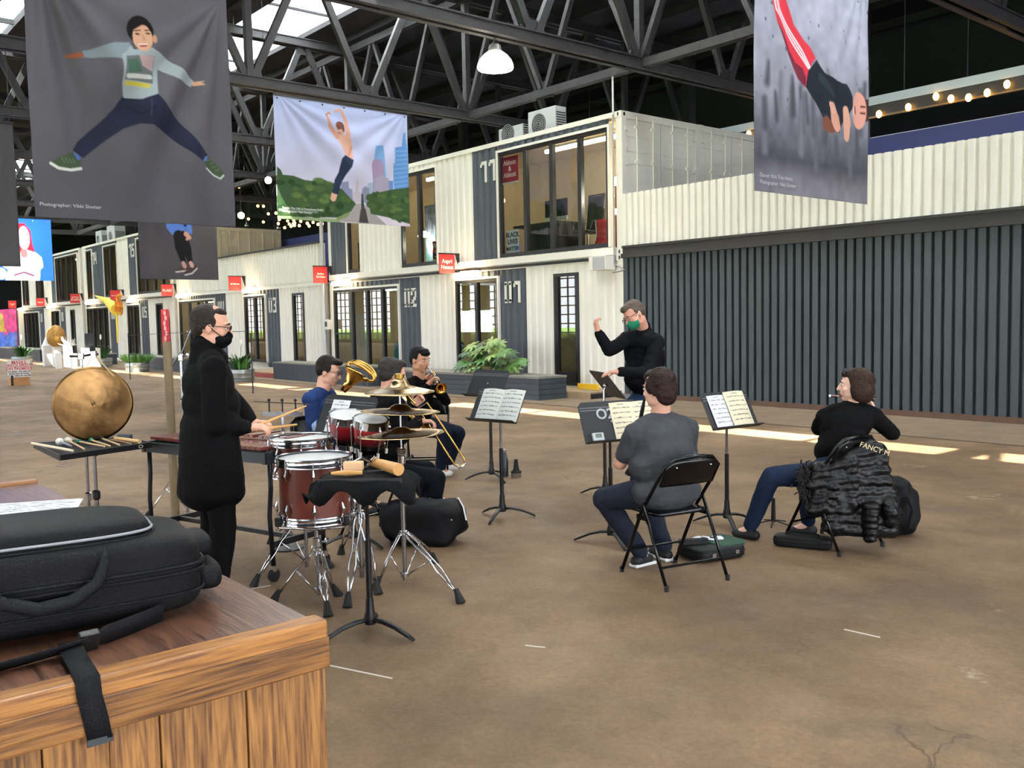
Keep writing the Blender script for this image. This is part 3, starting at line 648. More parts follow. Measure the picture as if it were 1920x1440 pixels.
for k in range(5):
    an = k*2*math.pi/5; MB().bar((-1.75, .75, 3.2), (-1.75+.3*math.cos(an), .75+.3*math.sin(an), 3.13), .04, .03).build('leg', STAINL, oc); MB().ell((-1.75+.3*math.cos(an), .75+.3*math.sin(an), 3.09), .028).build('caster', DARKF, oc)
cb = thing('storage_cabinet', 'brown wooden cabinet with sliding doors in the upper workroom', 'cabinet', (-1.0, 2.1, 3.08)); MB().bx(-2.0, -.15, 1.9, 2.36, 3.08, 4.75).build('body', WOODC, cb)
for k in range(3): MB().bx(-1.95+k*.6, -1.38+k*.6, 1.88, 1.9, 3.15, 4.68).build('door', mat('cabinet_wood_dark', (96, 62, 40), .5, var=(5, .2)), cb)
MB().bx(-1.9, -.3, 1.95, 2.3, 4.76, 4.95).build('flat_file_box', mat('box_cream', (222, 206, 170), .7), label='cream flat box on the wooden cabinet', cat='box')
MB().bx(-1.3, -.6, 1.95, 2.3, 4.96, 5.16).build('flat_file_box', mat('box_cream2', (206, 186, 148), .7), label='tan box topmost on the wooden cabinet', cat='box')
pt = thing('plotter', 'white wide-format printer behind the red chair at the upper window', 'printer', (-.7, .9, 3.1)); MB().bx(-1.15, -.2, .8, 1.2, 3.85, 4.0).build('body', mat('plastic_white', (225, 226, 224), .4), pt, bevel=.03); MB().bx(-1.0, -.95, .9, 1.1, 3.08, 3.85).build('leg', DARKF, pt); MB().bx(-.35, -.3, .9, 1.1, 3.08, 3.85).build('leg', DARKF, pt)
rc = thing('lounge_board', 'red curved seat shell with white edge leaning at the upper window', 'seat', (-.75, .25, 3.1))
g = [(-.0, .62), (.01, .5), (.03, .35), (.0, .2), (-.06, .1), (-.1, .02)]
MB().sheet([[(-.98+.44*i, .22+q[0], 3.1+q[1]) for i in (0, 1)] for q in g]).build('shell', mat('shell_red', (196, 40, 52), .4), rc, solid=.02, smooth=True)
for i in (0, 1): MB().tube([(-.98+.44*i, .215+q[0], 3.1+q[1]) for q in g], .016, 6).build('edge', WHITE, rc)
bell_lamp(Vector((-.62, .55, 4.45)), 'small glowing white pendant lamp in the upper workroom', .55, 5.7, 15)
bell_lamp(Vector((-7.75, .45, 3.92)), 'small glowing white pendant lamp behind the upper window beside the skyline banner', .5, 5.7, 16)
MB().bx(-.62, -.5, 1.2, 1.3, 3.1, 5.7).build('room_post', mat('post_cream', (236, 222, 190), .6), label='cream square post inside the upper workroom', cat='post')
# studio pictures
def paint_canvas(w, h, cols, n=40):
    c = Canvas(w, h, cols[0])
    for k in range(n):
        q = cols[random.randrange(len(cols))]; x, y = random.random()*w, random.random()*h
        c.limb([(x, y), (x+random.uniform(-.3, .3)*w, y+random.uniform(-.3, .3)*h), (x+random.uniform(-.4, .4)*w, y+random.uniform(-.4, .4)*h)], [random.uniform(.01, .05)*w]*3, q, 1)
    return c
PRINT = attr_mat('matte_print', .7)
def picture(name, label, a, b, cols, y, n=40, X=None, grp='studio pictures'):
    if X is None: TL, TR, BL = (a[0], y, b[1]), (b[0], y, b[1]), (a[0], y, a[1])
    else: TL, TR, BL = (X, a[0], b[1]), (X, b[0], b[1]), (X, a[0], a[1])
    return print_sheet(name, TL, TR, BL, paint_canvas(40, 36, cols, n), PRINT, None, thick=.02, label=label, cat='painting', group=grp)
picture('flower_painting', 'painting of red flowers on cream low in the upper studio window', (-7.2, 3.1), (-6.55, 3.75), [(226, 214, 190), (170, 40, 40), (40, 36, 34), (190, 60, 50)], .35)
picture('framed_picture', 'gold framed picture on the studio wall behind the upper window', (-7.2, 4.45), (-6.4, 5.0), [(190, 150, 90), (60, 60, 50), (200, 180, 120)], 1.3)
picture('abstract_panel', 'tall grey streaked abstract panel in the upper studio window', (-8.1, 3.1), (-7.4, 4.8), [(120, 130, 150), (90, 96, 110), (150, 160, 176), (60, 110, 110)], .75)
picture('dark_painting', 'dark multicoloured painting at the narrow upper window', (-10.95, 3.1), (-10.3, 4.0), [(50, 60, 66), (90, 120, 140), (160, 110, 90), (30, 34, 36)], .3)
# office 02: daylit back window, blue table, goods
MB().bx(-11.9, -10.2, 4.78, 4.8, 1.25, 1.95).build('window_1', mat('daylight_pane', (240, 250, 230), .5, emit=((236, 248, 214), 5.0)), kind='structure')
bt = thing('market_table', 'table under a bright blue cloth over the blue market table', 'table', (-10.2, 2.2, .15)); BLUEC = mat('turquoise_cloth', (30, 140, 185), .8, bump=(20, .3))
MB().bx(-11.2, -9.0, 1.6, 2.7, .15, 1.0).build('tablecloth', BLUEC, bt, bevel=.06); MB().bx(-10.4, -9.2, 1.9, 2.6, 1.0, 1.25).build('display_riser', BLUEC, bt, bevel=.05)
for k in range(9):
    x = -10.9+k*.23; MB().lathe([(.05, 0), (.06, .08), (.03, .16), (.015, .2)], 10, Matrix.Translation((x, 1.66+.07*(k % 3), 1.003))).build('craft_item', mat('craft_%d' % (k % 4), [(220, 200, 140), (200, 90, 80), (90, 90, 100), (230, 230, 220)][k % 4], .6), label='small craft piece on the blue market table', cat='ornament', group='craft pieces on the blue table')
MB().bx(-11.9, -11.0, .6, .65, .15, 1.9).build('partition_board', mat('pale_board', (206, 198, 184), .6), label='pale board standing inside the 02 door', cat='board')
# narrow door goods (office 03 side)
mk = thing('tailor_dummy', 'tailor dummy with orange wig and striped skirt behind the narrow door', 'mannequin', (-14.1, .7, .15))
MB().lathe([(.16, 0), (.2, .5), (.17, .9), (.12, 1.0)], 16, Matrix.Translation((-14.1, .7, .25))).build('skirt', mat('skirt_tan', (150, 124, 96), .8), mk, smooth=True)
MB().lathe([(.13, 0), (.17, .25), (.18, .45), (.06, .55)], 16, Matrix.Translation((-14.1, .7, 1.25))).build('bust', mat('bust_grey', (150, 160, 165), .8), mk, smooth=True); MB().ell((-14.1, .7, 1.98), (.16, .16, .17)).build('wig', mat('wig_orange', (230, 96, 50), .8), mk, smooth=True)
fe = thing('fire_notice', 'red and white notice inside the 03 window', 'notice', (-17.2, .4, 1.1)); MB().bx(-17.25, -16.95, .4, .41, 1.05, 1.65).build('board', mat('notice_red', (190, 50, 44), .5), fe); MB().bx(-17.2, -17.0, .39, .4, 1.1, 1.3).build('label_strip', WHITE, fe)
# red cloth on container C
hc = Canvas(30, 60, (205, 50, 62)); hc.noise(.2, 5)
for k in range(7): hc.ell(15+3*math.sin(k*2), 6+k*8, 5, 4, (240, 190, 190))
print_sheet('hanging_cloth', (-26.75, -.06, 2.35), (-25.85, -.06, 2.35), (-26.75, -.06, .75), hc, PRINT, thick=.01, label='crimson printed cloth hanging on white corrugated steel below the PLAID sign', cat='cloth')
# air conditioners
ACM = mat('ac_shell', (196, 198, 200), .5); 
def aircon(x, y, z, label, w=.85, h=.6, d=.34):
    T = thing('air_conditioner', label, 'air conditioner', (x, y, z), group='rooftop air conditioners')
    MB().bx(x-w/2, x+w/2, y-d/2, y+d/2, z+.06, z+h).build('shell', ACM, T, bevel=.015)
    for s in (-1, 1): MB().bx(x+s*w*.32-.04, x+s*w*.32+.04, y-d/2, y+d/2, z, z+.06).build('foot', DARKF, T)
    gr = MB(); gr.lathe([(.24, -.002), (.24, .012)], 28, frame_M((x-.1, y-d/2, z+.33), (1, 0, 0), (0, 0, 1))); gr.build('fan_guard', DARKF, T)
    for k in range(5): MB().tube([Vector((x-.1+.04*k*math.cos(a)+.0, y-d/2-.012, z+.33+.04*k*math.sin(a)+.0)) if False else Vector((x-.1+(.045+.045*k)*math.cos(a), y-d/2-.014, z+.33+(.045+.045*k)*math.sin(a))) for a in [2*math.pi*i/20 for i in range(20)]], .005, 5, closed=True).build('guard_ring', ACM, T)
    sl = MB()
    for k in range(8): sl.bx(x+w/2, x+w/2+.008, y-d/2+.03, y+d/2-.03, z+.12+k*.055, z+.145+k*.055)
    sl.build('side_louvre', DARKF, T)
def aircon_x(x, y, z, label):                           # turned: fan faces +X
    T = thing('air_conditioner', label, 'air conditioner', (x, y, z), group='rooftop air conditioners')
    return T
aircon(-3.05, .75, Z2, 'grey outdoor air conditioner on the container stencilled 11, larger of the pair', .95, .66); aircon(-4.35, .9, Z2, 'grey outdoor air conditioner, smaller of the pair above the stencilled 11', .9, .5)
aircon(-35.0, .8, Z2, 'grey outdoor air conditioner with round fan above the paper flower, larger of its pair', 1.3, 1.0, .5); aircon(-37.4, .9, Z2, 'small grey outdoor air conditioner above the paper flower, smaller of its pair', 1.0, .8, .5)
# cream container paintings
picture('monochrome_portrait', 'black and white figure painting on the cream terrace container', (.62, 3.5), (1.65, 4.55), [(24, 24, 26), (120, 120, 120), (200, 200, 200), (40, 40, 42)], 0, 30, X=-25.27, grp='terrace paintings')
picture('bright_abstract', 'long multicoloured abstract canvas on the cream terrace container', (2.2, 3.6), (4.6, 4.25), [(190, 170, 90), (110, 50, 110), (220, 210, 200), (200, 90, 50), (120, 170, 140)], 0, 40, X=-25.27, grp='terrace paintings')
# perforated channel with bulbs above the right parapet
ch = thing('lighting_channel', 'pale perforated steel channel carrying warm bulbs above the navy container', 'beam', (5, 5.0, 5.9))
MB().bx(-14, 14, 4.98, 5.0, 6.07, 6.25).build('pale_flange', mat('pale_steel', (176, 188, 196), .4, .3), ch)
MB().bx(-14, 14, 5.0, 5.18, 5.82, 6.22).build('dark_web', DARKF, ch); MB().bx(-14, 14, 4.96, 5.02, 5.79, 5.83).build('lower_cable', mat('cable_tan', (120, 100, 76), .7), ch)
for x in (-6, .5, 3.3, 4.6, 7.5): MB().tube([(x, 5.1, 6.2), (x, 5.1, 9.6)], .012, 6).build('hanger_rod', DARKF, ch)
BULB = mat('warm_bulb', (255, 220, 150), .4, emit=((255, 190, 96), 9)); BULB2 = mat('bright_bulb', (255, 240, 210), .4, emit=((255, 232, 190), 40))
for (x, y) in ((1648, 214), (1703, 201), (1755, 181), (1783, 185), (1816, 183), (1851, 174), (1888, 158), (1404, 251)):
    p = AY(x, y, 4.92); MB().ell(p, (.06, .06, .08), nu=10, nv=8).build('bulb', BULB, ch, smooth=True)
# festoon strings over the terrace
fs = thing('festoon_lights', 'festoon of small warm bulbs strung over the roof terrace', 'string lights', (-19, 3, 4.5))
C8 = [(385, 405), (520, 558), (570, 562), (668, 690), (752, 693), (826, 808), (940, 797), (527, 885), (750, 930), (990, 890), (975, 955), (1115, 915), (1205, 900), (1310, 920), (1140, 960), (1200, 955), (1220, 945), (1165, 995), (1215, 980), (1290, 985), (1070, 1015), (1410, 950), (1437, 990), (1497, 935), (1572, 966), (1632, 958)]
pts = [AY(400+x/8, 300+y/8, 2.2+(i % 3)*.6) for i, (x, y) in enumerate(C8)]
for p in pts: MB().ell(p, .055, nu=10, nv=8).build('bulb', BULB, fs, smooth=True)
for grp in (pts[:9], pts[9:17], pts[17:]):
    s_ = sorted(grp, key=lambda q: q.x); MB().tube([q+Vector((0, 0, .08)) for q in s_], .008, 5).build('cable', DARKF, fs)
for i, (x, y, d) in enumerate(((503, 338, 0), (452, 404, 0))):
    p = AY(x, y, -3.7); g_ = thing('globe_lamp', ('bright bare globe bulb hanging beside the skyline banner', 'bright bare globe bulb at the corner of the jumping boy banner')[i], 'lamp', p, group='bare globe bulbs')
    MB().ell(p, .085, nu=14, nv=10).build('globe', BULB2, g_, smooth=True); MB().tube([p+Vector((0, 0, .07)), p+Vector((0, 0, .18))], .025, 8).build('socket', DARKF, g_)
    MB().tube([p+Vector((0, 0, .18)), Vector((p.x, p.y, 9.76))], .006, 5).build('flex', DARKF, g_)
# spherical ornaments at terrace
for i, (x, y) in enumerate(((462, 423), (522, 428))): MB().ell(AY(x, y, 1.0), .07).tube([AY(x, y, 1.0), Vector((AY(x, y, 1.0).x, 1.0, 9.78))], .005, 4).build('mirror_ball', STAINL, label=('small mirror ball above the black and white painting', 'small mirror ball above the long abstract canvas')[i], cat='ball', smooth=True)
# ---------------------------------------------------------------- decks, benches and planters
BENCH = mat('bench_slate_boards', (58, 66, 74), .6, var=(3, .15), rand=.1); BTOP = mat('bench_top_grey', (120, 118, 110), .6, var=(3, .12)); DECK = mat('deck_boards', (150, 128, 100), .7, var=(3, .15)); RISER = mat('deck_red', (140, 50, 50), .6, var=(4, .15))
def bench(label, x0, x1, y0, y1, h, vertical=False, soil=False):
    T = thing('planter_bench', label, 'bench', ((x0+x1)/2, (y0+y1)/2, 0), group='slate planter benches'); e = .012
    if vertical:
        n = max(3, int((x1-x0)/.14))
        for k in range(n): MB().bx(x0+(x1-x0)*k/n+.004, x0+(x1-x0)*(k+1)/n-.004, y0, y0+.025, 0, h-.04).build('board', BENCH, T)
        m = max(2, int((y1-y0)/.14))
        for k in range(m): MB().bx(x1-.025, x1, y0+.026+(y1-y0-.026)*k/m+.004, y0+.026+(y1-y0-.026)*(k+1)/m-.004, 0, h-.04).build('board', BENCH, T)
    else:
        n = 4
        for k in range(n):
            MB().bx(x0, x1, y0, y0+.025, (h-.04)*k/n+.004, (h-.04)*(k+1)/n-.004).build('board', BENCH, T); MB().bx(x1-.025, x1, y0+.026, y1, (h-.04)*k/n+.004, (h-.04)*(k+1)/n-.004).build('board', BENCH, T)
    MB().bx(x0+.01, x1-.03, y0+.03, y1, 0, h-.05).build('core', BEAMB, T); MB().bx(x0-.01, x1+.015, y0-.015, y1, h-.04, h).build('top_board', BTOP, T)
    return T
bench('long slate planter bench in front of office 01 holding the fatsia', -6.6, -.73, -1.72, -.95, .48); bench('slate planter bench of upright boards below the 02 window', -12.6, -7.2, -1.75, -1.0, .52, True)
bench('small slate planter bench beside the metal tub of lilies', -17.6, -15.4, -2.0, -1.2, .5, True); bench('slate planter bench behind the percussionist', -24.6, -19.5, -2.0, -1.2, .5); bench('slate planter bench by the tub of grass', -31, -29.2, -1.9, -1.2, .5); bench('slate planter bench beyond the white pedestals', -48.5, -37.5, -2.4, -1.4, .6)
def deck(label, x0, x1, y0, h, red):
    T = thing('entry_deck', label, 'deck', ((x0+x1)/2, -.5, 0), group='entry decks'); n = 6
    for k in range(n): MB().bx(x0, x1, y0+(-.04-y0)*k/n+.004, y0+(-.04-y0)*(k+1)/n-.004, h-.03, h).build('deck_board', DECK, T)
    MB().bx(x0+.01, x1-.01, y0+.02, -.04, 0, h-.03).build('frame', BEAMB, T); MB().bx(x0, x1, y0-.0, y0+.02, 0, h-.032).build('riser', RISER if red else DECK, T)
deck('low wooden deck at the glazed door beside the container corner', -2.4, -.7+.6, -.9, .14, False); deck('low deck with a red riser between the planter benches', -15.35, -12.65, -1.6, .17, True)
for (a, b), lab in (((( 985, 1210), (1022, 1214)), 'short white chalk mark on the open floor'), (((1583, 1180), (1650, 1195)), 'long white chalk mark on the floor before the flautist'), (((470, 1104), (507, 1098)), 'white chalk mark beside the drum stand feet'), (((610, 1246), (735, 1272)), 'faint pale scratch by the counter corner')):
    pa_, pb_ = G(*a, .001), G(*b, .001); MB().bar(pa_, pb_, .012, .002).build('chalk_mark', mat('chalk_white', (205, 200, 190), .9), label=lab, cat='mark')
yw = thing('wet_floor_board', 'small yellow board lying by the container corner', 'board', (-.6, -.5, .15)); MB().bx(-.95, -.35, -.42, -.38, .15, .27).build('board', mat('warning_yellow', (222, 180, 40), .5), yw)
# plants
LEAFG = mat('leaf_green', (72, 118, 50), .45, var=(9, .3), spec=.5); LEAFL = mat('leaf_light', (128, 156, 82), .45, var=(9, .25)); LEAFD = mat('leaf_dark', (38, 76, 36), .45, var=(9, .3))
def palmate(size, n=7):
    v = [(0, 0, 0)]; f = []
    for k in range(n):
        a = math.radians(-125+250*k/(n-1)); r = size*(1-.25*abs(k-(n-1)/2)/((n-1)/2)); d = Vector((math.sin(a), math.cos(a), 0)); s = Vector((d.y, -d.x, 0))*r*.17; b = len(v)
        q = [d*r*.32-s*.8, d*r*.62-s, d*r, d*r*.62+s, d*r*.32+s*.8, d*r*.62+Vector((0, 0, .03*size))]
        for p in q: v.append(tuple(p+Vector((0, 0, -.25*size*(p.length/size)**2))))
        f += [(0, b, b+5), (b, b+1, b+5), (b+1, b+2, b+5), (b+2, b+3, b+5), (b+3, b+4, b+5), (b+4, 0, b+5)]
    me = bpy.data.meshes.new('palmate_leaf'); me.from_pydata(v, [], f); me.update(); return me
def add_leaf(T, me, p, up, fwd, m, s=1.0):
    o = bpy.data.objects.new('leaf', me); COL.objects.link(o); M = frame_M((0, 0, 0), Vector(fwd).cross(Vector(up)), fwd)
    o.rotation_euler = M.to_euler(); o.scale = (s, s, s); o.location = p; o.parent = T; o.matrix_parent_inverse = Matrix.Translation(-WL[T.name])
    if not me.materials: me.materials.append(m)
    o.material_slots[0].link = 'OBJECT'; o.material_slots[0].material = m; return o
fp = AY(922, 712, -1.35); FB = Vector((fp.x, -1.35, .48))
ft = thing('fatsia_plant', 'large fatsia with broad pale green lobed leaves on the planter bench', 'plant', FB); pm = palmate(.3)
MB().tube([FB, FB+Vector((0, 0, .25)), FB+Vector((.05, 0, .5))], .02, 6).build('stem', LEAFD, ft)
random.seed(11)
for k in range(64):
    a = random.uniform(0, 2*math.pi); e = random.uniform(.05, 1.35); r = random.uniform(.45, .85); d = Vector((math.cos(a)*math.cos(e)*1.25, math.sin(a)*math.cos(e)*.6, math.sin(e)*.75))
    p = FB+Vector((-.05, 0, .1))+d*r*1.0; p.z = max(p.z, .4); out = Vector((d.x, d.y-.35, d.z*.2-.35)).normalized(); up = Vector((random.uniform(-.3, .3), -.5, 1)).normalized()
    add_leaf(ft, pm, p, up, out, random.choice([LEAFG, LEAFL, LEAFL, LEAFD]), random.uniform(.7, 1.15))
    if k % 3 == 0: MB().tube([FB+Vector((0, 0, .15)), p], .006, 4).build('leaf_stalk', LEAFG, ft)
GALV = mat('galvanised_tub', (176, 184, 184), .35, .75, var=(6, .15)); SOIL = mat('soil', (60, 46, 36), .9)
def lance(L, w):
    v = []; f = []
    for i in range(7):
        t = i/6; ww = w*math.sin(math.pi*(.12+.88*t))**.8*(1 if t < 1 else 0); z = .35*L*math.sin(t*1.9)-.1*L*t
        v += [(-ww, L*t, z), (0, L*t, z-.01), (ww, L*t, z)]
    for i in range(6):
        b = i*3; f += [(b, b+1, b+4, b+3), (b+1, b+2, b+5, b+4)]
    me = bpy.data.meshes.new('lance_leaf'); me.from_pydata(v, [], f); me.update(); return me
LM = lance(.36, .042)
def tub_plant(px, py, label, r, h, kind, n=30, s=1.0):
    p = G(px, py, 0); T = thing('tub_plant', label, 'plant', p, group='plants in tubs')
    MB(Matrix.Translation(p)).lathe([(r*.93, 0), (r*.96, h*.3), (r*.985, h*.33), (r*.96, h*.36), (r*.99, h*.66), (r*1.01, h*.69), (r*.99, h*.72), (r*1.0, h), (r*1.03, h*1.01), (r*.97, h*1.0), (r*.95, h*.86)], 32, caps=True).build('tub', GALV, T, smooth=True)
    MB(Matrix.Translation(p)).lathe([(.01, h*.88), (r*.95, h*.9)], 24).build('soil', SOIL, T)
    if kind == 'lily':
        for k in range(n):
            a = random.uniform(0, 6.28); rr = random.uniform(0, r*.6); q = p+Vector((rr*math.cos(a), rr*math.sin(a), h*.9)); o = Vector((math.cos(a), math.sin(a), random.uniform(.3, 2.2))).normalized()
            add_leaf(T, LM, q, Vector((-o.x*o.z, -o.y*o.z, 1-o.z*o.z+.01)).normalized(), o, random.choice([LEAFG, LEAFD, LEAFD]), s*random.uniform(.8, 1.7))
        for k in range(1):
            q = p+Vector((.1, 0, h+1.05*s*.8)); MB().tube([p+Vector((0, 0, h)), q], .008, 5).build('flower_stalk', LEAFG, T); MB().ell(q+Vector((0, 0, .06)), (.09*s, .03, .12*s)).build('white_flower', mat('petal_white', (245, 245, 235), .6), T, smooth=True)
    else:
        bl = MB()
        for k in range(260):
            a = random.uniform(0, 6.28); rr = r*math.sqrt(random.random())*.95; q = p+Vector((rr*math.cos(a), rr*math.sin(a), h*.9)); d = Vector((math.cos(a)*.25+random.uniform(-.15, .15), math.sin(a)*.25+random.uniform(-.15, .15), random.uniform(.2, .42)))
            sx = Vector((.02, .012, 0)); bl.add([q-sx, q+sx, q+d*.6+sx*.7, q+d*.6-sx*.7, q+d], [(0, 1, 2, 3), (3, 2, 4)])
        bl.build('grass_blades', LEAFG, T, kind='stuff')
tub_plant(452, 714, 'galvanised tub of peace lilies with a white flower beside the slate bench', .40, .34, 'lily', 60, .85)
tub_plant(258, 697, 'low galvanised tub of short green grass near the pedestals', .42, .34, 'grass'); tub_plant(190, 687, 'galvanised tub of leafy dark plants between the white pedestals and the grass tub', .45, .34, 'lily', 50, 1.0); tub_plant(42, 683, 'leafy lily plant in a tub behind the mask notice', .45, .36, 'lily', 50, 1.0)
# ---------------------------------------------------------------- white pedestals with art at the far side
PED = mat('pedestal_white', (236, 234, 228), .5)
peds = [(71, 93, 648, 687), (92, 110, 650, 688), (98, 112, 662, 692), (112, 131, 650, 689), (128, 141, 663, 692), (138, 176, 653, 692)]
PT_ = []
for k, (l, r, t, b) in enumerate(peds):
    p = G((l+r)/2, b, 0); s = F_PX/((p-CAM).dot(FW)); w = (r-l)/s*.72; h = (b-t)/s; PT_.append(Vector((p.x, p.y+w/2, h)))
    MB().bx(p.x-w/2, p.x+w/2, p.y, p.y+w, 0, h).build('pedestal', PED, label='white display pedestal '+['holding a tall white blade sculpture', 'carrying the golden sculpture', 'low and in front of the golden sculpture', 'carrying the white feathery sculpture', 'low, between the taller ones', 'widest, carrying the leaning framed photograph'][k], cat='pedestal', group='white pedestals', bevel=.01)
def at_ped(px, py, dep=37.3): return DP(px, py, dep)
GOLD = mat('sculpture_gold', (176, 130, 62), .45, .3, var=(14, .35), bump=(30, .8))
q = PT_[1]; MB(Matrix.Translation(q)).lathe([(.15, 0), (.32, .15), (.38, .42), (.33, .7), (.16, .88), (.02, .92)], 18).build('golden_sculpture', GOLD, label='golden textured egg-shaped sculpture on a white pedestal', cat='sculpture', smooth=True)
q = PT_[0]; MB().prism([(-.2, 0), (.12, 0), (.2, .7), (.14, .72)], frame_M(q, RT, (0, 0, 1)), .06).build('blade_sculpture', PED, label='tall white blade sculpture beside the golden one on a white pedestal', cat='sculpture')
q = PT_[3]; wf_ = MB()
for k in range(40):
    a = random.uniform(-1.4, 1.4); L = random.uniform(.2, .5); wf_.tube([q+RT*random.uniform(-.15, .15), q+RT*(math.sin(a)*L)+Vector((random.uniform(-.1, .1), 0, abs(math.cos(a))*L))], [.03, .004], 5)
wf_.build('feather_sculpture', PED, label='white spiky feathery sculpture on a white pedestal', cat='sculpture')
fr = thing('framed_photograph', 'framed photograph leaning back on the widest pedestal', 'picture', PT_[5]); q = PT_[5]-RT*.2; M = frame_M(q, RT+Vector((0, 0, 0)), Vector((0, 0, 1))+RT*.3)
MB().prism([(0, 0), (.36, 0), (.36, .58), (0, .58)], M, .03).build('frame', DARKF, fr); pc = paint_canvas(24, 36, [(210, 206, 200), (90, 84, 80), (150, 140, 132)], 20)
print_sheet('photo', M @ Vector((.03, .55, -.004)), M @ Vector((.33, .55, -.004)), M @ Vector((.03, .03, -.004)), pc, PRINT, fr)
# orange and yellow paper hangings near the far signs
ph = thing('paper_flower', 'orange crumpled paper flower hanging with a yellow paper cone', 'decoration', AY(225, 560, -2.5)); c0 = AY(222, 566, -2.5)
random.seed(5)
gp = [[c0+Vector(((j-3)*.105*(1-.05*i*(1+(j % 2)*.3)), random.uniform(-.12, .12), (2.6-i)*.105+.08*math.sin(j*2.0)-.03*abs(j-3)*i*.6)) for j in range(7)] for i in range(6)]
MB().sheet(gp).build('orange_paper', mat('paper_orange', (224, 140, 44), .7, var=(6, .3)), ph, solid=.01); 
y0_ = AY(178, 554, -2.5); MB().tube([y0_, y0_+(c0-y0_)*.5+Vector((0, 0, -.08)), c0+Vector((-.28, 0, -.30))], [.01, .13, .24], 12).build('yellow_cone', mat('paper_yellow', (250, 226, 96), .7, emit=None), ph, smooth=True)
MB().tube([c0+Vector((-.25, 0, -.3)), c0+Vector((-.3, 0, -1.2)), c0+Vector((-.32, 0, -1.6))], [.05, .04, .03], 8).build('yellow_streamer', mat('paper_yellow', (250, 226, 96), .7), ph); MB().tube([c0+Vector((0, 0, .4)), Vector((c0.x, c0.y, 6.5))], .006, 4).build('thread', DARKF, ph)
# mask notice on a timber box
sb = thing('mask_notice', 'white notice MASKS REQUIRED ON PREMISES on a timber box', 'sign', G(36, 724, 0)); p = G(36, 722, 0)
MB().box(p+Vector((0, 0, .15)), (.36, .5, .3)).build('timber_box', mat('timber_box', (186, 136, 86), .7, var=(5, .15)), sb); MB().box(p+Vector((.2, -.22, .15)), (.012, .06, .3)).build('dark_slot', DARKF, sb)
tl = AX(13, 676, p.x+.2); br = AX(58, 706, p.x+.2)
MB().bx(p.x+.19, p.x+.205, tl.y, br.y, br.z, tl.z).build('board', mat('notice_white', (238, 234, 226), .6), sb); Lx = lambda f: Vector((p.x+.207, (tl.y+br.y)/2, br.z+(tl.z-br.z)*f)); RT_ = mat('notice_red_ink', (206, 60, 54), .6); BT_ = mat('notice_black_ink', (40, 40, 40), .6)
for t, f_, s_, m_ in (('MASKS', .86, .13, RT_), ('REQUIRED', .68, .13, RT_), ('ON PREMISES', .49, .115, RT_), ('NO MASK - NO SERVICE', .32, .055, BT_), ('MASKS MUST BE WORN', .2, .05, BT_), ('AT ALL TIMES ON THE PIER', .08, .05, BT_)): text_mesh(t, s_, frame_M(Lx(f_), (0, 1, 0), (0, 0, 1)), 'lettering', m_, sb, depth=.001, weight=.002)
# mural wall beside the last office and a stub behind it
mc = Canvas(60, 70, (236, 90, 150)); mc.poly([(0, 45), (60, 42), (60, 70), (0, 70)], (110, 150, 220), 8)
for k in range(14): mc.limb([(random.random()*60, 40), (random.random()*60, 66)], [2, .5], (90, 120, 220), 2)
mc.ell(20, 24, 9, 14, (226, 196, 90), soft=2); mc.ell(20, 12, 6, 6, (230, 210, 120)); mc.limb([(8, 36), (20, 30), (32, 36)], [2, 4, 2], (214, 180, 80)); mc.noise(.15, 6)
print_sheet('mural_panel', (-58.5, -.3, 2.95), (-52.6, -.3, 2.95), (-58.5, -.3, .2), mc, PRINT, thick=.1, label='pink and blue painted mural wall beside the last office', cat='mural')
MB().bx(-60, -52.6, -2.3, -1.4, 0, .6).build('planter_bench', BENCH, label='slate planter bench in front of the pink mural', cat='bench', group='slate planter benches')
MB().bx(-60, -52.3, -.1, 2.3, .0, 2.96).build('shipping_container', WHITE, label='white container carrying the pink and blue mural', cat='container', group='shipping container offices')
# ================================================================ printed banners and screen
BAN = attr_mat('banner_cloth', .6, bump=(6, .12), spec=.12)
def banner(name, label, X, y0, y1, z0, z1, W, Hh, draw, folds, grp='hanging dance banners', material=None, rope=True, thick=.006, cat='banner'):
    cv = Canvas(W, Hh, (90, 88, 94))
    def q(px, py):
        p = AX(px, py, X); return ((p.y-y0)/(y1-y0)*W, (z1-p.z)/(z1-z0)*Hh)
    draw(cv, q)
    T = thing(name, label, cat, (X, (y0+y1)/2, z0), group=grp)
    def disp(U, V):
        d = np.zeros_like(U)
        for (cx, cy, ang, n, amp) in folds:          # folds fanning out from a hanging point
            a = np.arctan2(U-cx, V-cy+.02); r = np.hypot((U-cx), (V-cy)); d += amp*np.exp(-((a-ang)/.55)**2)*np.sin(a*n)*np.clip(r*2.2, 0, 1)*np.clip(1.25-r, .15, 1)
        return d
    print_sheet('printed_cloth', (X, y0, z1), (X, y1, z1), (X, y0, z0), cv, material or BAN, T, disp, thick)
    MB().bx(X-.02, X+.02, y0-.01, y1+.01, z1-.02, z1+.02).build('top_batten', DARKF, T)
    if rope:
        for yy in (y0+.05, y1-.05): MB().tube([(X, yy, z1), (X, yy, ZB)], .008, 5).build('hanging_cord', DARKF, T)
        for k in range(7): MB().lathe([(.018, 0), (.018, .006)], 10, frame_M((X+.012, y0+.08+(y1-y0-.16)*k/6, z1-.07), (0, 1, 0), (0, 0, 1))).build('eyelet', STAINL, T)
    return T
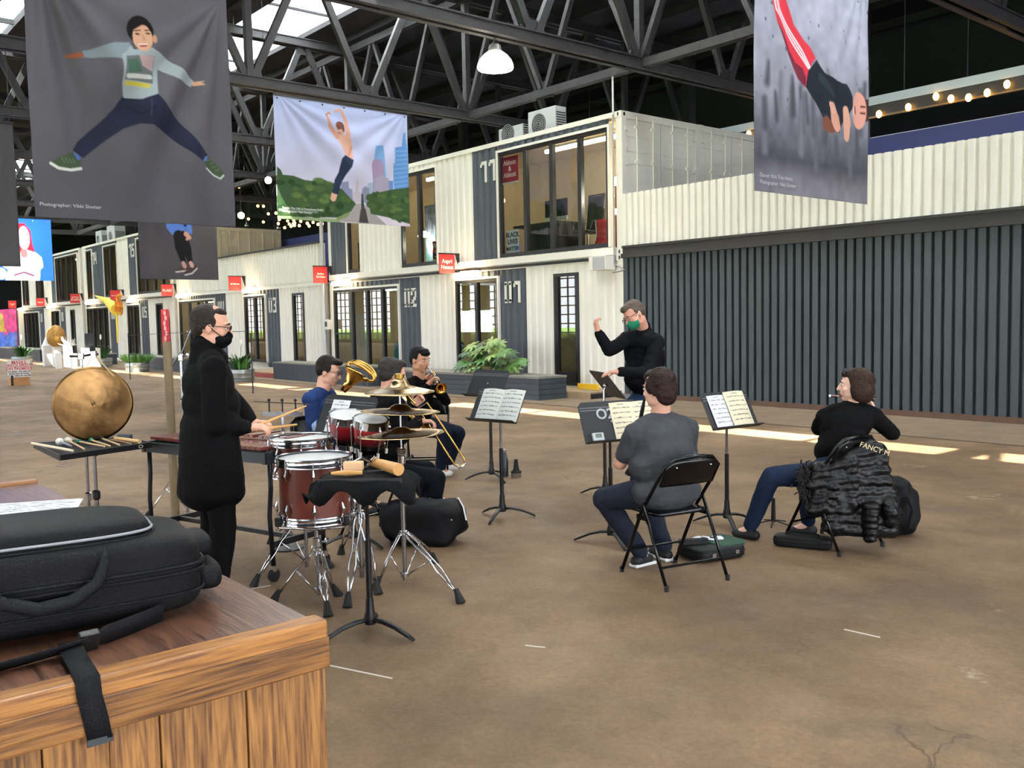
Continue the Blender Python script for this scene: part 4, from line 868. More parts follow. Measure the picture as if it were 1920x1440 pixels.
def d_boy(c, q):
    c.a[:] = (92, 90, 97); yy = c.yy/c.h; c.a *= (1.04-.16*yy)[..., None]; c.noise(.05, 40)
    k = lambda pts: [q(x/3, y/3) for x, y in pts]; s = abs(q(100, 100)[0]-q(101, 100)[0]); S = lambda v: v/3*s
    navy = (34, 37, 56); grey = (152, 162, 166); skin = (206, 158, 130)
    c.poly(k([(700, 535), (880, 525), (935, 600), (1010, 680), (1165, 870), (1135, 905), (1040, 835), (960, 770), (860, 702), (790, 692), (700, 720), (600, 785), (475, 885), (412, 842), (440, 795), (560, 690), (650, 600)]), navy)
    c.limb(k([(720, 600), (800, 640), (870, 600)]), [S(4)]*3, (26, 28, 44)); c.limb(k([(850, 560), (845, 650)]), [S(3)]*2, (60, 62, 84))
    c.poly(k([(735, 235), (650, 238), (560, 262), (462, 288), (458, 330), (560, 318), (668, 330), (700, 345), (740, 320)]), (128, 140, 146))
    c.poly(k([(680, 310), (730, 280), (850, 270), (905, 300), (1000, 375), (1098, 452), (1082, 484), (985, 440), (895, 385), (888, 480), (884, 530), (800, 556), (702, 545), (690, 470), (692, 400)]), grey)
    c.poly(k([(708, 300), (870, 318), (864, 468), (700, 448)]), (100, 104, 106)); c.poly(k([(780, 305), (868, 320), (864, 400), (800, 370)]), (176, 150, 150)); c.poly(k([(712, 340), (770, 330), (800, 400), (720, 420)]), (70, 100, 84)); c.limb(k([(720, 430), (850, 430)]), [S(14)]*2, (196, 196, 190)); c.poly(k([(700, 455), (850, 470), (846, 495), (706, 478)]), (190, 176, 70))
    c.limb(k([(380, 314), (420, 318), (455, 314)]), [S(9), S(15), S(15)], (150, 84, 60)); c.limb(k([(1095, 468), (1120, 470), (1140, 478)]), [S(14), S(13), S(5)], skin); c.limb(k([(1105, 462), (1138, 460)]), [S(5), S(4)], skin)
    hx, hy = q(790/3, 170/3); c.ell(hx, hy, S(82), S(86), (26, 22, 22)); fx, fy = q(803/3, 212/3); c.ell(fx, fy, S(60), S(84), skin); c.ell(*q(868/3, 222/3), S(14), S(26), (190, 140, 112))
    c.poly(k([(735, 160), (760, 120), (830, 118), (866, 170), (850, 150), (800, 140), (755, 165)]), (26, 22, 22))
    for ex in (775, 832): c.ell(*q(ex/3, 190/3), S(13), S(5), (40, 26, 22)); c.limb(k([(ex-16, 172), (ex+14, 170)]), [S(3)]*2, (50, 34, 28))
    c.limb(k([(806, 200), (812, 225)]), [S(5), S(8)], (190, 138, 110)); c.poly(k([(775, 244), (835, 246), (822, 264), (792, 264)]), (150, 70, 66)); c.limb(k([(782, 249), (828, 250)]), [S(4)]*2, (240, 230, 220))
    c.poly(k([(690, 320), (740, 250), (760, 290), (800, 306), (860, 270), (880, 300)]), grey)
    for sh in ([(285, 915), (330, 885), (412, 855), (462, 892), (458, 940), (385, 950), (310, 940)], [(1138, 902), (1172, 885), (1215, 920), (1252, 962), (1256, 990), (1225, 1000), (1180, 965)]): c.poly(k(sh), (62, 78, 56))
    c.limb(k([(288, 918), (330, 945), (400, 955), (460, 945)]), [S(9)]*4, (206, 206, 200)); c.limb(k([(1160, 945), (1205, 985), (1240, 1003), (1257, 985)]), [S(5)]*4, (190, 196, 190)); c.poly(k([(415, 855), (440, 862), (462, 890), (440, 900)]), (70, 100, 160)); c.poly(k([(1150, 880), (1168, 878), (1160, 906), (1136, 906)]), (80, 110, 170))
    for j in range(4): c.limb(k([(345+j*22, 885+j*2), (365+j*20, 915)]), [S(3)]*2, (90, 110, 80)); c.limb(k([(1165+j*16, 900+j*20), (1185+j*16, 895+j*18)]), [S(3)]*2, (90, 110, 80))
b1 = banner('hanging_banner', 'grey banner printed with a leaping child in a grey sweatshirt', .42, -11.02, -8.44, 3.03, 6.42, 230, 300, d_boy, [(.97, .1, -.5, 17, .085), (.05, .05, .45, 17, .085), (.5, 1.1, 0, 9, .006)])
text_mesh('Photographer: Vikki Sloviter', .064, frame_M(AX(133, 386, .43)+Vector((.012, 0, 0)), (0, 1, 0), (0, 0, 1)), 'lettering', mat('banner_ink_grey', (190, 190, 196), .6), b1, depth=.0005)['kind'] = 'stuff'
def d_dancer(c, q):
    t = (c.yy/c.h)[..., None]; c.a[:] = np.array((166, 178, 216))*(1-t)+np.array((198, 190, 206))*t; c.noise(.05, 30)
    k = lambda pts: [q(520+x/5.7615, 180+y/5.7615) for x, y in pts]; s = abs(q(600, 300)[0]-q(601, 300)[0])/5.7615; S = lambda v: max(.35, v*s)
    c.poly(k([(680, 1100), (690, 930), (770, 920), (775, 990), (815, 1010), (820, 1150), (680, 1150)]), (120, 124, 156)); c.poly(k([(975, 1130), (975, 940), (1050, 930), (1060, 1130)]), (140, 158, 180)); c.poly(k([(915, 1150), (920, 1000), (955, 970), (990, 1000), (995, 1150)]), (120, 126, 150))
    c.poly(k([(1055, 540), (1145, 535), (1155, 600), (1172, 870), (1045, 900), (1050, 600)]), (112, 152, 200)); c.poly(k([(1028, 740), (1040, 690), (1120, 680), (1150, 740), (1150, 1050), (1035, 1050)]), (140, 120, 150)); c.poly(k([(1050, 900), (1120, 855), (1200, 890), (1215, 1050), (1040, 1060)]), (146, 140, 160)); c.poly(k([(1200, 915), (1250, 915), (1250, 1040), (1205, 1040)]), (96, 120, 170))
    c.poly(k([(1265, 560), (1342, 545), (1350, 480), (1360, 400), (1380, 400), (1386, 480), (1400, 545), (1425, 1000), (1260, 1010), (1248, 735), (1266, 725)]), (86, 130, 186))
    for j in range(9): c.limb(k([(1256, 600+j*48), (1400, 592+j*46)]), [S(5)]*2, (116, 158, 208))
    c.poly(k([(820, 1150), (822, 1045), (846, 1030), (850, 935), (863, 880), (878, 935), (882, 1030), (912, 1040), (915, 1150)]), (176, 170, 182))
    c.poly(k([(860, 1160), (930, 1160), (1180, 1390), (640, 1350)]), (150, 144, 146))
    for (pts, n) in (([(0, 760), (40, 800), (60, 850), (180, 862), (300, 905), (380, 915), (440, 885), (520, 910), (600, 955), (700, 1005), (760, 1070), (850, 1160), (800, 1240), (640, 1310), (0, 1300)], 90), ([(985, 1160), (1010, 1090), (1100, 1040), (1230, 1010), (1425, 985), (1440, 1385), (1200, 1310), (1010, 1270)], 60)):
        c.poly(k(pts), (54, 78, 50)); xs = [p[0] for p in pts]; ys = [p[1] for p in pts]
        for j in range(n):
            x, y = random.uniform(min(xs), max(xs)), random.uniform(min(ys), max(ys)); P = pts; ins = False
            for a in range(len(P)):
                (x1, y1), (x2, y2) = P[a], P[a-1]
                if (y1 > y+60) != (y2 > y+60) and x < (x2-x1)*(y+60-y1)/(y2-y1)+x1: ins = not ins
            if ins: g = random.random(); c.ell(*q(520+x/5.7615, 180+(y+60)/5.7615), S(random.uniform(20, 60)), S(random.uniform(14, 40)), (36+50*g, 60+48*g, 36+24*g), soft=2)
    c.poly(k([(0, 1290), (640, 1325), (700, 1370), (0, 1330)]), (128, 150, 110)); c.poly(k([(640, 1310), (800, 1240), (760, 1300), (640, 1345)]), (110, 130, 84)); c.limb(k([(30, 1225), (430, 1250)]), [S(14)]*2, (110, 120, 110))
    c.poly(k([(880, 1365), (900, 1230), (920, 1190), (955, 1220), (985, 1370)]), (64, 60, 62)); c.limb(k([(920, 1060), (925, 1200)]), [S(8), S(18)], (50, 54, 60))
    skin = (206, 160, 142); dk = (30, 42, 66)
    c.poly(k([(740, 632), (822, 690), (800, 765), (742, 850), (692, 940), (650, 1062), (590, 1040), (620, 905), (668, 822), (698, 675)]), dk); c.poly(k([(580, 1045), (645, 1065), (625, 1130), (590, 1140), (570, 1110)]), skin)
    c.poly(k([(636, 440), (700, 432), (765, 405), (792, 470), (822, 560), (816, 690), (738, 640), (700, 540)]), skin); c.limb(k([(770, 640), (808, 560)]), [S(10), S(14)], (184, 134, 118))
    c.limb(k([(650, 440), (570, 320), (530, 205)]), [S(24), S(18), S(13)], (190, 140, 124)); c.limb(k([(530, 205), (560, 180), (580, 205)]), [S(10), S(8), S(5)], (180, 126, 112)); c.limb(k([(760, 410), (742, 280), (690, 165), (665, 152), (612, 175)]), [S(24), S(20), S(14), S(11), S(6)], (200, 150, 134))
    c.ell(*q(520+682/5.7615, 180+372/5.7615), S(38), S(56), (200, 152, 134)); c.ell(*q(520+674/5.7615, 180+320/5.7615), S(46), S(38), (110, 66, 56)); c.limb(k([(706, 330), (712, 380)]), [S(16), S(10)], (100, 60, 50)); c.limb(k([(650, 358), (672, 352)]), [S(4)]*2, (70, 44, 40)); c.limb(k([(662, 400), (682, 402)]), [S(5)]*2, (150, 80, 80))
b2 = banner('hanging_banner', 'landscape banner of a ballet dancer leaping before a city skyline and trees', -5.0, -5.14, -1.83, 3.84, 6.40, 230, 180, d_dancer, [(.02, .0, .75, 18, .045), (.99, 0, -.7, 17, .03)])
for k_, t_ in enumerate(('Dancer: Pier Hall of Pennsylvania Ballet', 'Photographer: Vikki Sloviter')): text_mesh(t_, .06, frame_M(AX(528, 392, -4.98)+Vector((.03, 0, .03-.075*k_)), (0, 1, 0), (0, 0, 1)), 'lettering', mat('banner_ink_white', (220, 224, 220), .6), b2, align='LEFT', depth=.0005)['kind'] = 'stuff'
def d_flip(c, q):
    t = c.yy/c.h; ks = [0, .35, .6, .78, .86, .93, 1.0]; cs = [(170, 172, 190), (160, 161, 178), (140, 140, 152), (92, 92, 102), (72, 72, 82), (108, 106, 116), (120, 118, 128)]
    for i in range(3): c.a[..., i] = np.interp(t, ks, [z[i] for z in cs])
    c.noise(.07, 24); c.noise(.06, 8)
    for j in range(26):
        x = random.random()*c.w; y = random.uniform(.45, .7)*c.h; c.limb([(x, y), (x+random.uniform(-3, 3), y+random.uniform(15, 50))], [2.5, 4], tuple(np.array((84, 84, 94))+random.uniform(-14, 30)), 6)
    for j in range(60): r = random.uniform(.5, 1.5); c.ell(random.random()*c.w, random.random()*c.h*.75, r, r*1.3, (96, 98, 112))
    k = lambda pts: [q(1380+x/6.857, y/6.857) for x, y in pts]; k2 = lambda pts: [q(1100+x/2.3415, y/2.3415) for x, y in pts]; s = abs(q(1500, 200)[0]-q(1501, 200)[0]); S = lambda v: max(.4, v*s)
    red = (205, 58, 72)
    c.poly(k([(455, -300), (600, -300), (640, 0), (690, 150), (740, 320), (860, 510), (950, 610), (1025, 750), (970, 820), (945, 910), (905, 1115), (800, 1010), (740, 880), (670, 700), (600, 480), (520, 250), (475, 30)]), red); c.poly(k([(520, 260), (600, 420), (690, 650), (770, 800), (860, 880), (905, 1000), (900, 1115), (800, 1010), (740, 880), (660, 690), (590, 470)]), (112, 44, 62))
    for dx in (0, 26, 50): c.limb(k([(480+dx, -300), (492+dx, 0), (512+dx, 120), (590+dx, 280), (660+dx*1.1, 420), (790+dx*1.1, 650), (925+dx*.6, 880)]), [S(1.0)]*7, (236, 228, 236))
    c.poly(k2([(1010, 262), (1048, 322), (1100, 352), (1140, 370), (1165, 430), (1168, 470), (1120, 540), (1108, 582), (1085, 575), (1040, 525), (1000, 440), (965, 380), (972, 310)]), (34, 40, 48)); c.limb(k2([(1030, 340), (1090, 420)]), [S(5), S(3)], (48, 54, 62))
    c.limb(k2([(1052, 540), (1078, 560)]), [S(8), S(6)], (120, 74, 60)); c.limb(k2([(1082, 470), (1092, 520), (1100, 555)]), [S(6), S(8), S(6)], (196, 144, 126)); c.limb(k2([(1070, 455), (1085, 480)]), [S(3), S(5)], (206, 156, 140)); c.limb(k2([(1134, 485), (1140, 540), (1138, 598)]), [S(5), S(8), S(6)], (204, 154, 134))
    c.poly(k2([(1205, 440), (1234, 436), (1236, 530), (1190, 545), (1170, 520)]), (70, 46, 42)); c.ell(*q(1100+1196/2.3415, 485/2.3415), S(14), S(21), (210, 152, 138)); c.limb(k2([(1180, 470), (1182, 495)]), [S(1.4)]*2, (120, 70, 66)); c.limb(k2([(1205, 468), (1218, 470)]), [S(1.2)]*2, (100, 60, 56)); c.limb(k2([(1204, 496), (1218, 498)]), [S(1.2)]*2, (100, 60, 56)); c.limb(k2([(1170, 470), (1172, 500)]), [S(1)]*2, (236, 226, 220))
b3 = banner('hanging_banner', 'tall concrete-grey banner of a tumbling dancer in red track trousers', 6.05, -4.05, -1.34, 3.2, 6.42, 200, 240, d_flip, [(.05, 0, .15, 20, .025), (.95, 0, -.15, 20, .025)])
for k_, t_ in enumerate(('Dancer: Kirk Trey Henry', 'Photographer: Vikki Sloviter')): text_mesh(t_, .07, frame_M(AX(1421, 334, 6.07)+Vector((.03, 0, .04-.085*k_)), (0, 1, 0), (0, 0, 1)), 'lettering', mat('banner_ink_pale', (176, 176, 184), .6), b3, align='LEFT', depth=.0005)['kind'] = 'stuff'
def d_legs(c, q):
    c.a[:] = (78, 76, 81); c.noise(.06, 20); k = lambda pts: [q(x/4, 380+y/4) for x, y in pts]; s = abs(q(300, 450)[0]-q(301, 450)[0])/4; S = lambda v: max(.4, v*s); bl = (84, 122, 196)
    c.poly(k([(1235, 60), (1400, 50), (1440, 190), (1440, 235), (1405, 230), (1390, 180), (1395, 235), (1340, 252), (1290, 240), (1250, 190)]), bl); c.poly(k([(1345, 60), (1375, 60), (1400, 180), (1380, 180)]), (40, 44, 60)); c.limb(k([(1340, 250), (1345, 330), (1380, 455)]), [S(40), S(34), S(16)], (26, 26, 30)); c.limb(k([(1370, 250), (1400, 340), (1430, 455)]), [S(36), S(34), S(16)], (26, 26, 30))
    c.limb(k([(1395, 235), (1420, 260), (1400, 275)]), [S(18), S(15), S(8)], (196, 150, 130)); c.limb(k([(1330, 508), (1400, 490)]), [S(10), S(18)], (76, 62, 62)); c.limb(k([(1320, 518), (1400, 508)]), [S(5)]*2, (200, 196, 196)); c.limb(k([(1395, 525), (1460, 485)]), [S(14), S(18)], (70, 56, 58)); c.limb(k([(1388, 540), (1440, 528), (1478, 490)]), [S(5)]*3, (206, 202, 202))
    c.limb(k([(1375, 452), (1385, 475)]), [S(15)]*2, (190, 150, 140)); c.limb(k([(1430, 452), (1440, 470)]), [S(15)]*2, (200, 160, 150)); c.ell(*q(1330/4, 380-150/4), S(60), S(80), (190, 150, 130))
banner('hanging_banner', 'dark grey banner showing crossed legs in black trousers and a blue shirt', -10.6, -6.16, -4.15, 2.83, 5.6, 120, 150, d_legs, [(.05, 0, .2, 18, .016), (.9, .0, -.3, 18, .01)])
def d_plain(c, q): c.a[:] = (84, 84, 88); c.noise(.1, 30)
banner('hanging_banner', 'plain dark grey back of a hanging banner beside the bright screen', -5.0, -12.4, -10.05, 2.74, 5.22, 60, 60, d_plain, [(.98, 0, -.35, 20, .03)])
def d_screen(c, q):
    c.a[:] = (38, 96, 214); c.a[:, :] *= (1+.25*np.exp(-(((c.xx/c.w-.6)**2+(c.yy/c.h-.3)**2)/.08)))[..., None]; k = lambda pts: [q(x/4, 380+y/4) for x, y in pts]; s = abs(q(50, 450)[0]-q(51, 450)[0])/4; S = lambda v: max(.5, v*s)
    c.poly(k([(120, 160), (175, 155), (225, 210), (240, 310), (260, 370), (200, 380), (130, 400), (110, 300)]), (214, 34, 54)); c.poly(k([(-40, 440), (130, 380), (190, 350), (270, 375), (310, 410), (322, 480), (300, 500), (295, 590), (40, 590), (60, 500)]), (252, 250, 255)); c.ell(*q(178/4, 380+265/4), S(42), S(95), (252, 236, 236)); c.limb(k([(160, 330), (185, 335)]), [S(5)]*2, (220, 120, 130)); c.limb(k([(178, 370), (180, 390)]), [S(26)]*2, (190, 110, 110)); c.limb(k([(110, 540), (180, 520), (250, 545)]), [S(8)]*3, (110, 60, 90)); c.ell(*q(8/4, 380+530/4), S(40), S(46), (250, 230, 236))
banner('led_screen', 'bright blue screen showing a red-haired figure in a white shirt', -14.5, -9.6, -7.2, 2.95, 4.62, 120, 84, d_screen, [], grp=None, material=attr_mat('screen_glow', .4, emit=1.6), thick=.08, cat='screen')
# ================================================================ foreground counter, bag, papers
def wood_mat(name, c1, c2, stretch, scale=1.0, rough=.45, coat=.15, rand=.12):
    m = bpy.data.materials.new(name); m.use_nodes = True; nt = m.node_tree; N = nt.nodes; L = nt.links; b = N['Principled BSDF']
    tc = N.new('ShaderNodeTexCoord'); oi = N.new('ShaderNodeObjectInfo'); ad = N.new('ShaderNodeVectorMath'); ad.operation = 'ADD'
    sc = N.new('ShaderNodeVectorMath'); sc.operation = 'SCALE'; sc.inputs[0].default_value = (3.1, 5.3, 7.7); L.new(oi.outputs['Random'], sc.inputs['Scale'])
    L.new(tc.outputs['Object'], ad.inputs[0]); L.new(sc.outputs[0], ad.inputs[1])
    mp = N.new('ShaderNodeMapping'); mp.inputs['Scale'].default_value = stretch; L.new(ad.outputs[0], mp.inputs[0])
    n1 = N.new('ShaderNodeTexNoise'); n1.inputs['Scale'].default_value = .9*scale; n1.inputs['Detail'].default_value = 3; n1.inputs['Distortion'].default_value = .6; L.new(mp.outputs[0], n1.inputs['Vector'])
    wv = N.new('ShaderNodeMath'); wv.operation = 'MULTIPLY'; wv.inputs[1].default_value = 30; L.new(n1.outputs[0], wv.inputs[0])
    sn = N.new('ShaderNodeMath'); sn.operation = 'SINE'; L.new(wv.outputs[0], sn.inputs[0])
    n2 = N.new('ShaderNodeTexNoise'); n2.inputs['Scale'].default_value = 5*scale; n2.inputs['Detail'].default_value = 6; L.new(mp.outputs[0], n2.inputs['Vector'])
    mx = N.new('ShaderNodeMath'); mx.operation = 'MULTIPLY_ADD'; mx.inputs[1].default_value = .13; L.new(sn.outputs[0], mx.inputs[0]); L.new(n2.outputs[0], mx.inputs[2])
    r = N.new('ShaderNodeValToRGB'); e = r.color_ramp.elements; e[0].position = .22; e[0].color = lin(c2); e[1].position = .72; e[1].color = lin(c1); L.new(mx.outputs[0], r.inputs[0])
    r2 = N.new('ShaderNodeMapRange'); r2.inputs[3].default_value = 1-rand; r2.inputs[4].default_value = 1+rand; L.new(oi.outputs['Random'], r2.inputs[0])
    vm = N.new('ShaderNodeVectorMath'); vm.operation = 'SCALE'; L.new(r.outputs[0], vm.inputs[0]); L.new(r2.outputs[0], vm.inputs['Scale']); L.new(vm.outputs[0], b.inputs['Base Color'])
    b.inputs['Roughness'].default_value = rough; b.inputs['Coat Weight'].default_value = coat; b.inputs['Coat Roughness'].default_value = .3
    bp = N.new('ShaderNodeBump'); bp.inputs['Strength'].default_value = .25; bp.inputs['Distance'].default_value = .004; L.new(mx.outputs[0], bp.inputs['Height']); L.new(bp.outputs[0], b.inputs['Normal'])
    MATS[name] = m; return m
PLANK = wood_mat('oak_plank', (168, 118, 62), (86, 52, 26), (30, 30, 1.8), 1.0, .5)
RIMW = wood_mat('pine_rim', (172, 118, 58), (112, 68, 30), (26, 1.4, 26), 1.0, .4)
TOPW = wood_mat('oak_top', (118, 80, 62), (58, 36, 28), (1.8, 26, 26), 1.0, .3, .35)
tb = thing('counter', 'wooden counter with oak top and upright plank front', 'counter', (9.7, -13.6, 0)); TX = 11.085; TZ = .93; TYR = -12.91
MB().bx(8.32, TX-.06, -14.9, TYR, TZ-.03, TZ).build('counter_top', TOPW, tb)
MB().bx(TX-.062, TX, -14.9, TYR+.006, TZ-.078, TZ+.014).build('front_rim', RIMW, tb, bevel=.006)
MB().bx(TX-.004, TX+.006, -14.9, TYR+.006, TZ-.10, TZ-.026).build('rim_face', wood_mat('pine_rim_dark', (146, 98, 46), (80, 48, 22), (26, 1.4, 26), 1.0, .4), tb, bevel=.003)
MB().bx(8.26, 8.32, -14.9, TYR+.006, TZ-.078, TZ+.014).build('rear_rim', RIMW, tb, bevel=.006)
yb = [TYR+.002, -13.107, -13.30, -13.405, -13.531, -13.69, -13.86, -14.02, -14.2, -14.36, -14.52, -14.7, -14.88]
for k in range(len(yb)-1): MB().bx(TX-.035-.004*(k % 2), TX-.012-.004*(k % 3), yb[k+1]+.0015, yb[k]-.0015, .0, TZ-.079).build('plank', PLANK, tb, bevel=.002)
k = 0; x = 8.34
while x < TX-.06:
    x2 = min(x+.15, TX-.045); MB().bx(x+.0015, x2-.0015, TYR-.03, TYR-.006, 0, TZ-.032).build('plank', PLANK, tb); x = x2
MB().bx(8.36, TX-.04, -14.88, TYR-.032, 0, TZ-.032).build('carcass', BEAMB, tb)
# soft instrument case
NYL = mat('black_nylon', (13, 13, 15), .62, bump=(180, .35), var=(12, .2), spec=.18); WEB = mat('black_webbing', (16, 17, 20), .7, bump=(240, .4), spec=.25); PIPE = mat('grey_piping', (150, 152, 156), .5)
def rbox(M, x0, x1, y0, y1, z0, z1, r=.04, nx=10, ny=14, bulge=0.0, p=5.0):
    """soft rounded box (superellipsoid)"""
    mb = MB(M); c = Vector(((x0+x1)/2, (y0+y1)/2, (z0+z1)/2)); h = Vector(((x1-x0)/2, (y1-y0)/2, (z1-z0)/2)); nu, nv = 40, 22; vs = []; fs = []
    sp = lambda v: math.copysign(abs(v)**(2.0/p), v)
    for i in range(nv+1):
        th = -math.pi/2+math.pi*i/nv
        for j in range(nu):
            ph = 2*math.pi*j/nu; q = Vector((h.x*sp(math.cos(th))*sp(math.cos(ph)), h.y*sp(math.cos(th))*sp(math.sin(ph)), h.z*sp(math.sin(th))))
            vs.append(c+q)
    for i in range(nv):
        for j in range(nu): fs.append((i*nu+j, i*nu+(j+1) % nu, (i+1)*nu+(j+1) % nu, (i+1)*nu+j))
    mb.add(vs, fs); return mb
bag = thing('instrument_case', 'black nylon instrument case with loop handle lying on the counter', 'case', (10.55, -13.5, TZ))
BM = Matrix.Translation((10.56, -13.52, TZ+.012)) @ Matrix.Rotation(math.radians(-9), 4, 'Z')
rbox(BM, -.19, .19, -.52, .47, 0, .20, p=7).build('case_body', NYL, bag, smooth='all'); rbox(BM, -.17, .15, -.50, .36, .165, .245, p=4.5).build('top_pocket', NYL, bag, smooth='all')
def ring(M, x0, x1, y0, y1, z, r, n=40, p=7.0, rad=.004):
    sp = lambda v: math.copysign(abs(v)**(2.0/p), v)
    return [M @ Vector(((x0+x1)/2+(x1-x0)/2*sp(math.cos(2*math.pi*i/n)), (y0+y1)/2+(y1-y0)/2*sp(math.sin(2*math.pi*i/n)), z)) for i in range(n)]
for z_, r_ in ((.105, .005), (.122, .005), (.055, .0035)): MB().tube(ring(BM, -.194, .194, -.525, .475, z_, 0), r_, 6, closed=True).build('zip_seam', WEB, bag)
MB().tube(ring(BM, -.166, .152, -.505, .365, .21, 0, p=5), .0035, 6, closed=True).build('piping', PIPE, bag); MB().tube(ring(BM, -.170, .156, -.508, .368, .198, 0, p=5), .004, 6, closed=True).build('zip_seam', WEB, bag)
hp = [BM @ Vector(q) for q in ((.16, -.06, .175), (.205, -.03, .15), (.228, .02, .11), (.235, .09, .085), (.232, .16, .09), (.218, .215, .12), (.20, .235, .16), (.165, .24, .185))]
MB().tube(hp, [.010, .013, .016, .017, .017, .015, .012, .010], 10).build('handle', WEB, bag, smooth='all')
MB().bx(0, 0, 0, 0, 0, 0) if False else None
rbox(BM, -.10, .10, .455, .535, .02, .09, p=3).build('end_pad', NYL, bag, smooth='all'); rbox(BM, -.12, .06, .455, .52, .10, .16, p=3).build('end_pad', NYL, bag, smooth='all'); rbox(BM, -.34, -.17, -.2, .34, .03, .17, p=3).build('rear_pouch', NYL, bag, smooth='all')
def ribbon(path, w, wdir):
    """flat strap along path; wdir per point"""
    return MB().sheet([[Vector(p)-Vector(d)*w/2, Vector(p)+Vector(d)*w/2] for p, d in zip(path, wdir)])
z0 = TZ+.006
sp = [(10.82, -13.20, z0+.03), (10.84, -13.28, z0+.022), (10.86, -13.34, z0+.02), (10.88, -13.40, z0+.018), (10.89, -13.52, z0+.012), (10.88, -13.7, z0+.006)]
ribbon(sp, .05, [Vector((.35, 0, 1)).normalized()]*3+[Vector((.8, 0, .6)).normalized()]*3).build('strap', WEB, bag, solid=.003, smooth='all')
s2 = [(10.86, -13.42, z0+.02), (10.95, -13.43, z0+.012), (TX-.05, -13.44, z0+.016), (TX+.004, -13.445, z0+.014), (TX+.012, -13.445, z0-.02), (TX+.013, -13.435, z0-.075), (TX+.014, -13.43, z0-.115)]
ribbon(s2, .047, [Vector((.15, 1, 0)).normalized()]*7).build('strap_tail', WEB, bag, solid=.003, smooth='all')
MB().box((10.875, -13.385, z0+.02), (.02, .045, .05), Matrix.Rotation(.5, 3, 'Y')).build('buckle', mat('buckle_black', (14, 14, 15), .3), bag, bevel=.004)
MB().box((TX+.015, -13.43, z0-.117), (.005, .05, .014)).build('strap_end', mat('strap_end_grey', (52, 58, 62), .5), bag)
# sheet music
def score(w, h, paper, n=6, side=.1, seed=1, title=True):
    rs = random.Random(seed); c = Canvas(w, h, paper); ink = (96, 92, 88)
    if title: c.limb([(w*.35, h*.07), (w*.62, h*.07)], [.5, .5], ink)
    for k in range(n):
        y = h*(.16+.8*k/n); c.limb([(w*side, y), (w*(1-side), y)], [h*.009]*2, tuple(np.array(paper)*.72), 1.4)
        for j in range(14):
            x = w*(side+(1-2*side)*rs.random()); c.limb([(x, y-h*.015), (x+rs.uniform(0, w*.06), y+rs.uniform(-.02, .02)*h)], [.35, .45], ink)
    return c
PAPER = attr_mat('paper_print', .75, spec=.2)
pw = thing('score_pages', 'loose white music pages on the counter behind the instrument case', 'sheet music', (8.95, -13.1, TZ))
M = frame_M((9.02, -13.06, TZ+.001), (.35, .94, 0), (-.94, .35, 0))
for k in range(4): MB().prism([(-.2-.004*k, -.12), (.14+.003*k, -.115), (.142+.003*k, .10), (-.2-.004*k, .12)], M @ Matrix.Translation((0, 0, .003*k)), .0028).build('page', mat('paper_white', (240, 240, 242), .7), pw)
print_sheet('printed_page', M @ Vector((-.2, .12, .0135)), M @ Vector((.14, .10, .0135)), M @ Vector((-.2, -.12, .0135)), score(48, 34, (240, 240, 242), 5, .08, 3, False), PAPER, pw)
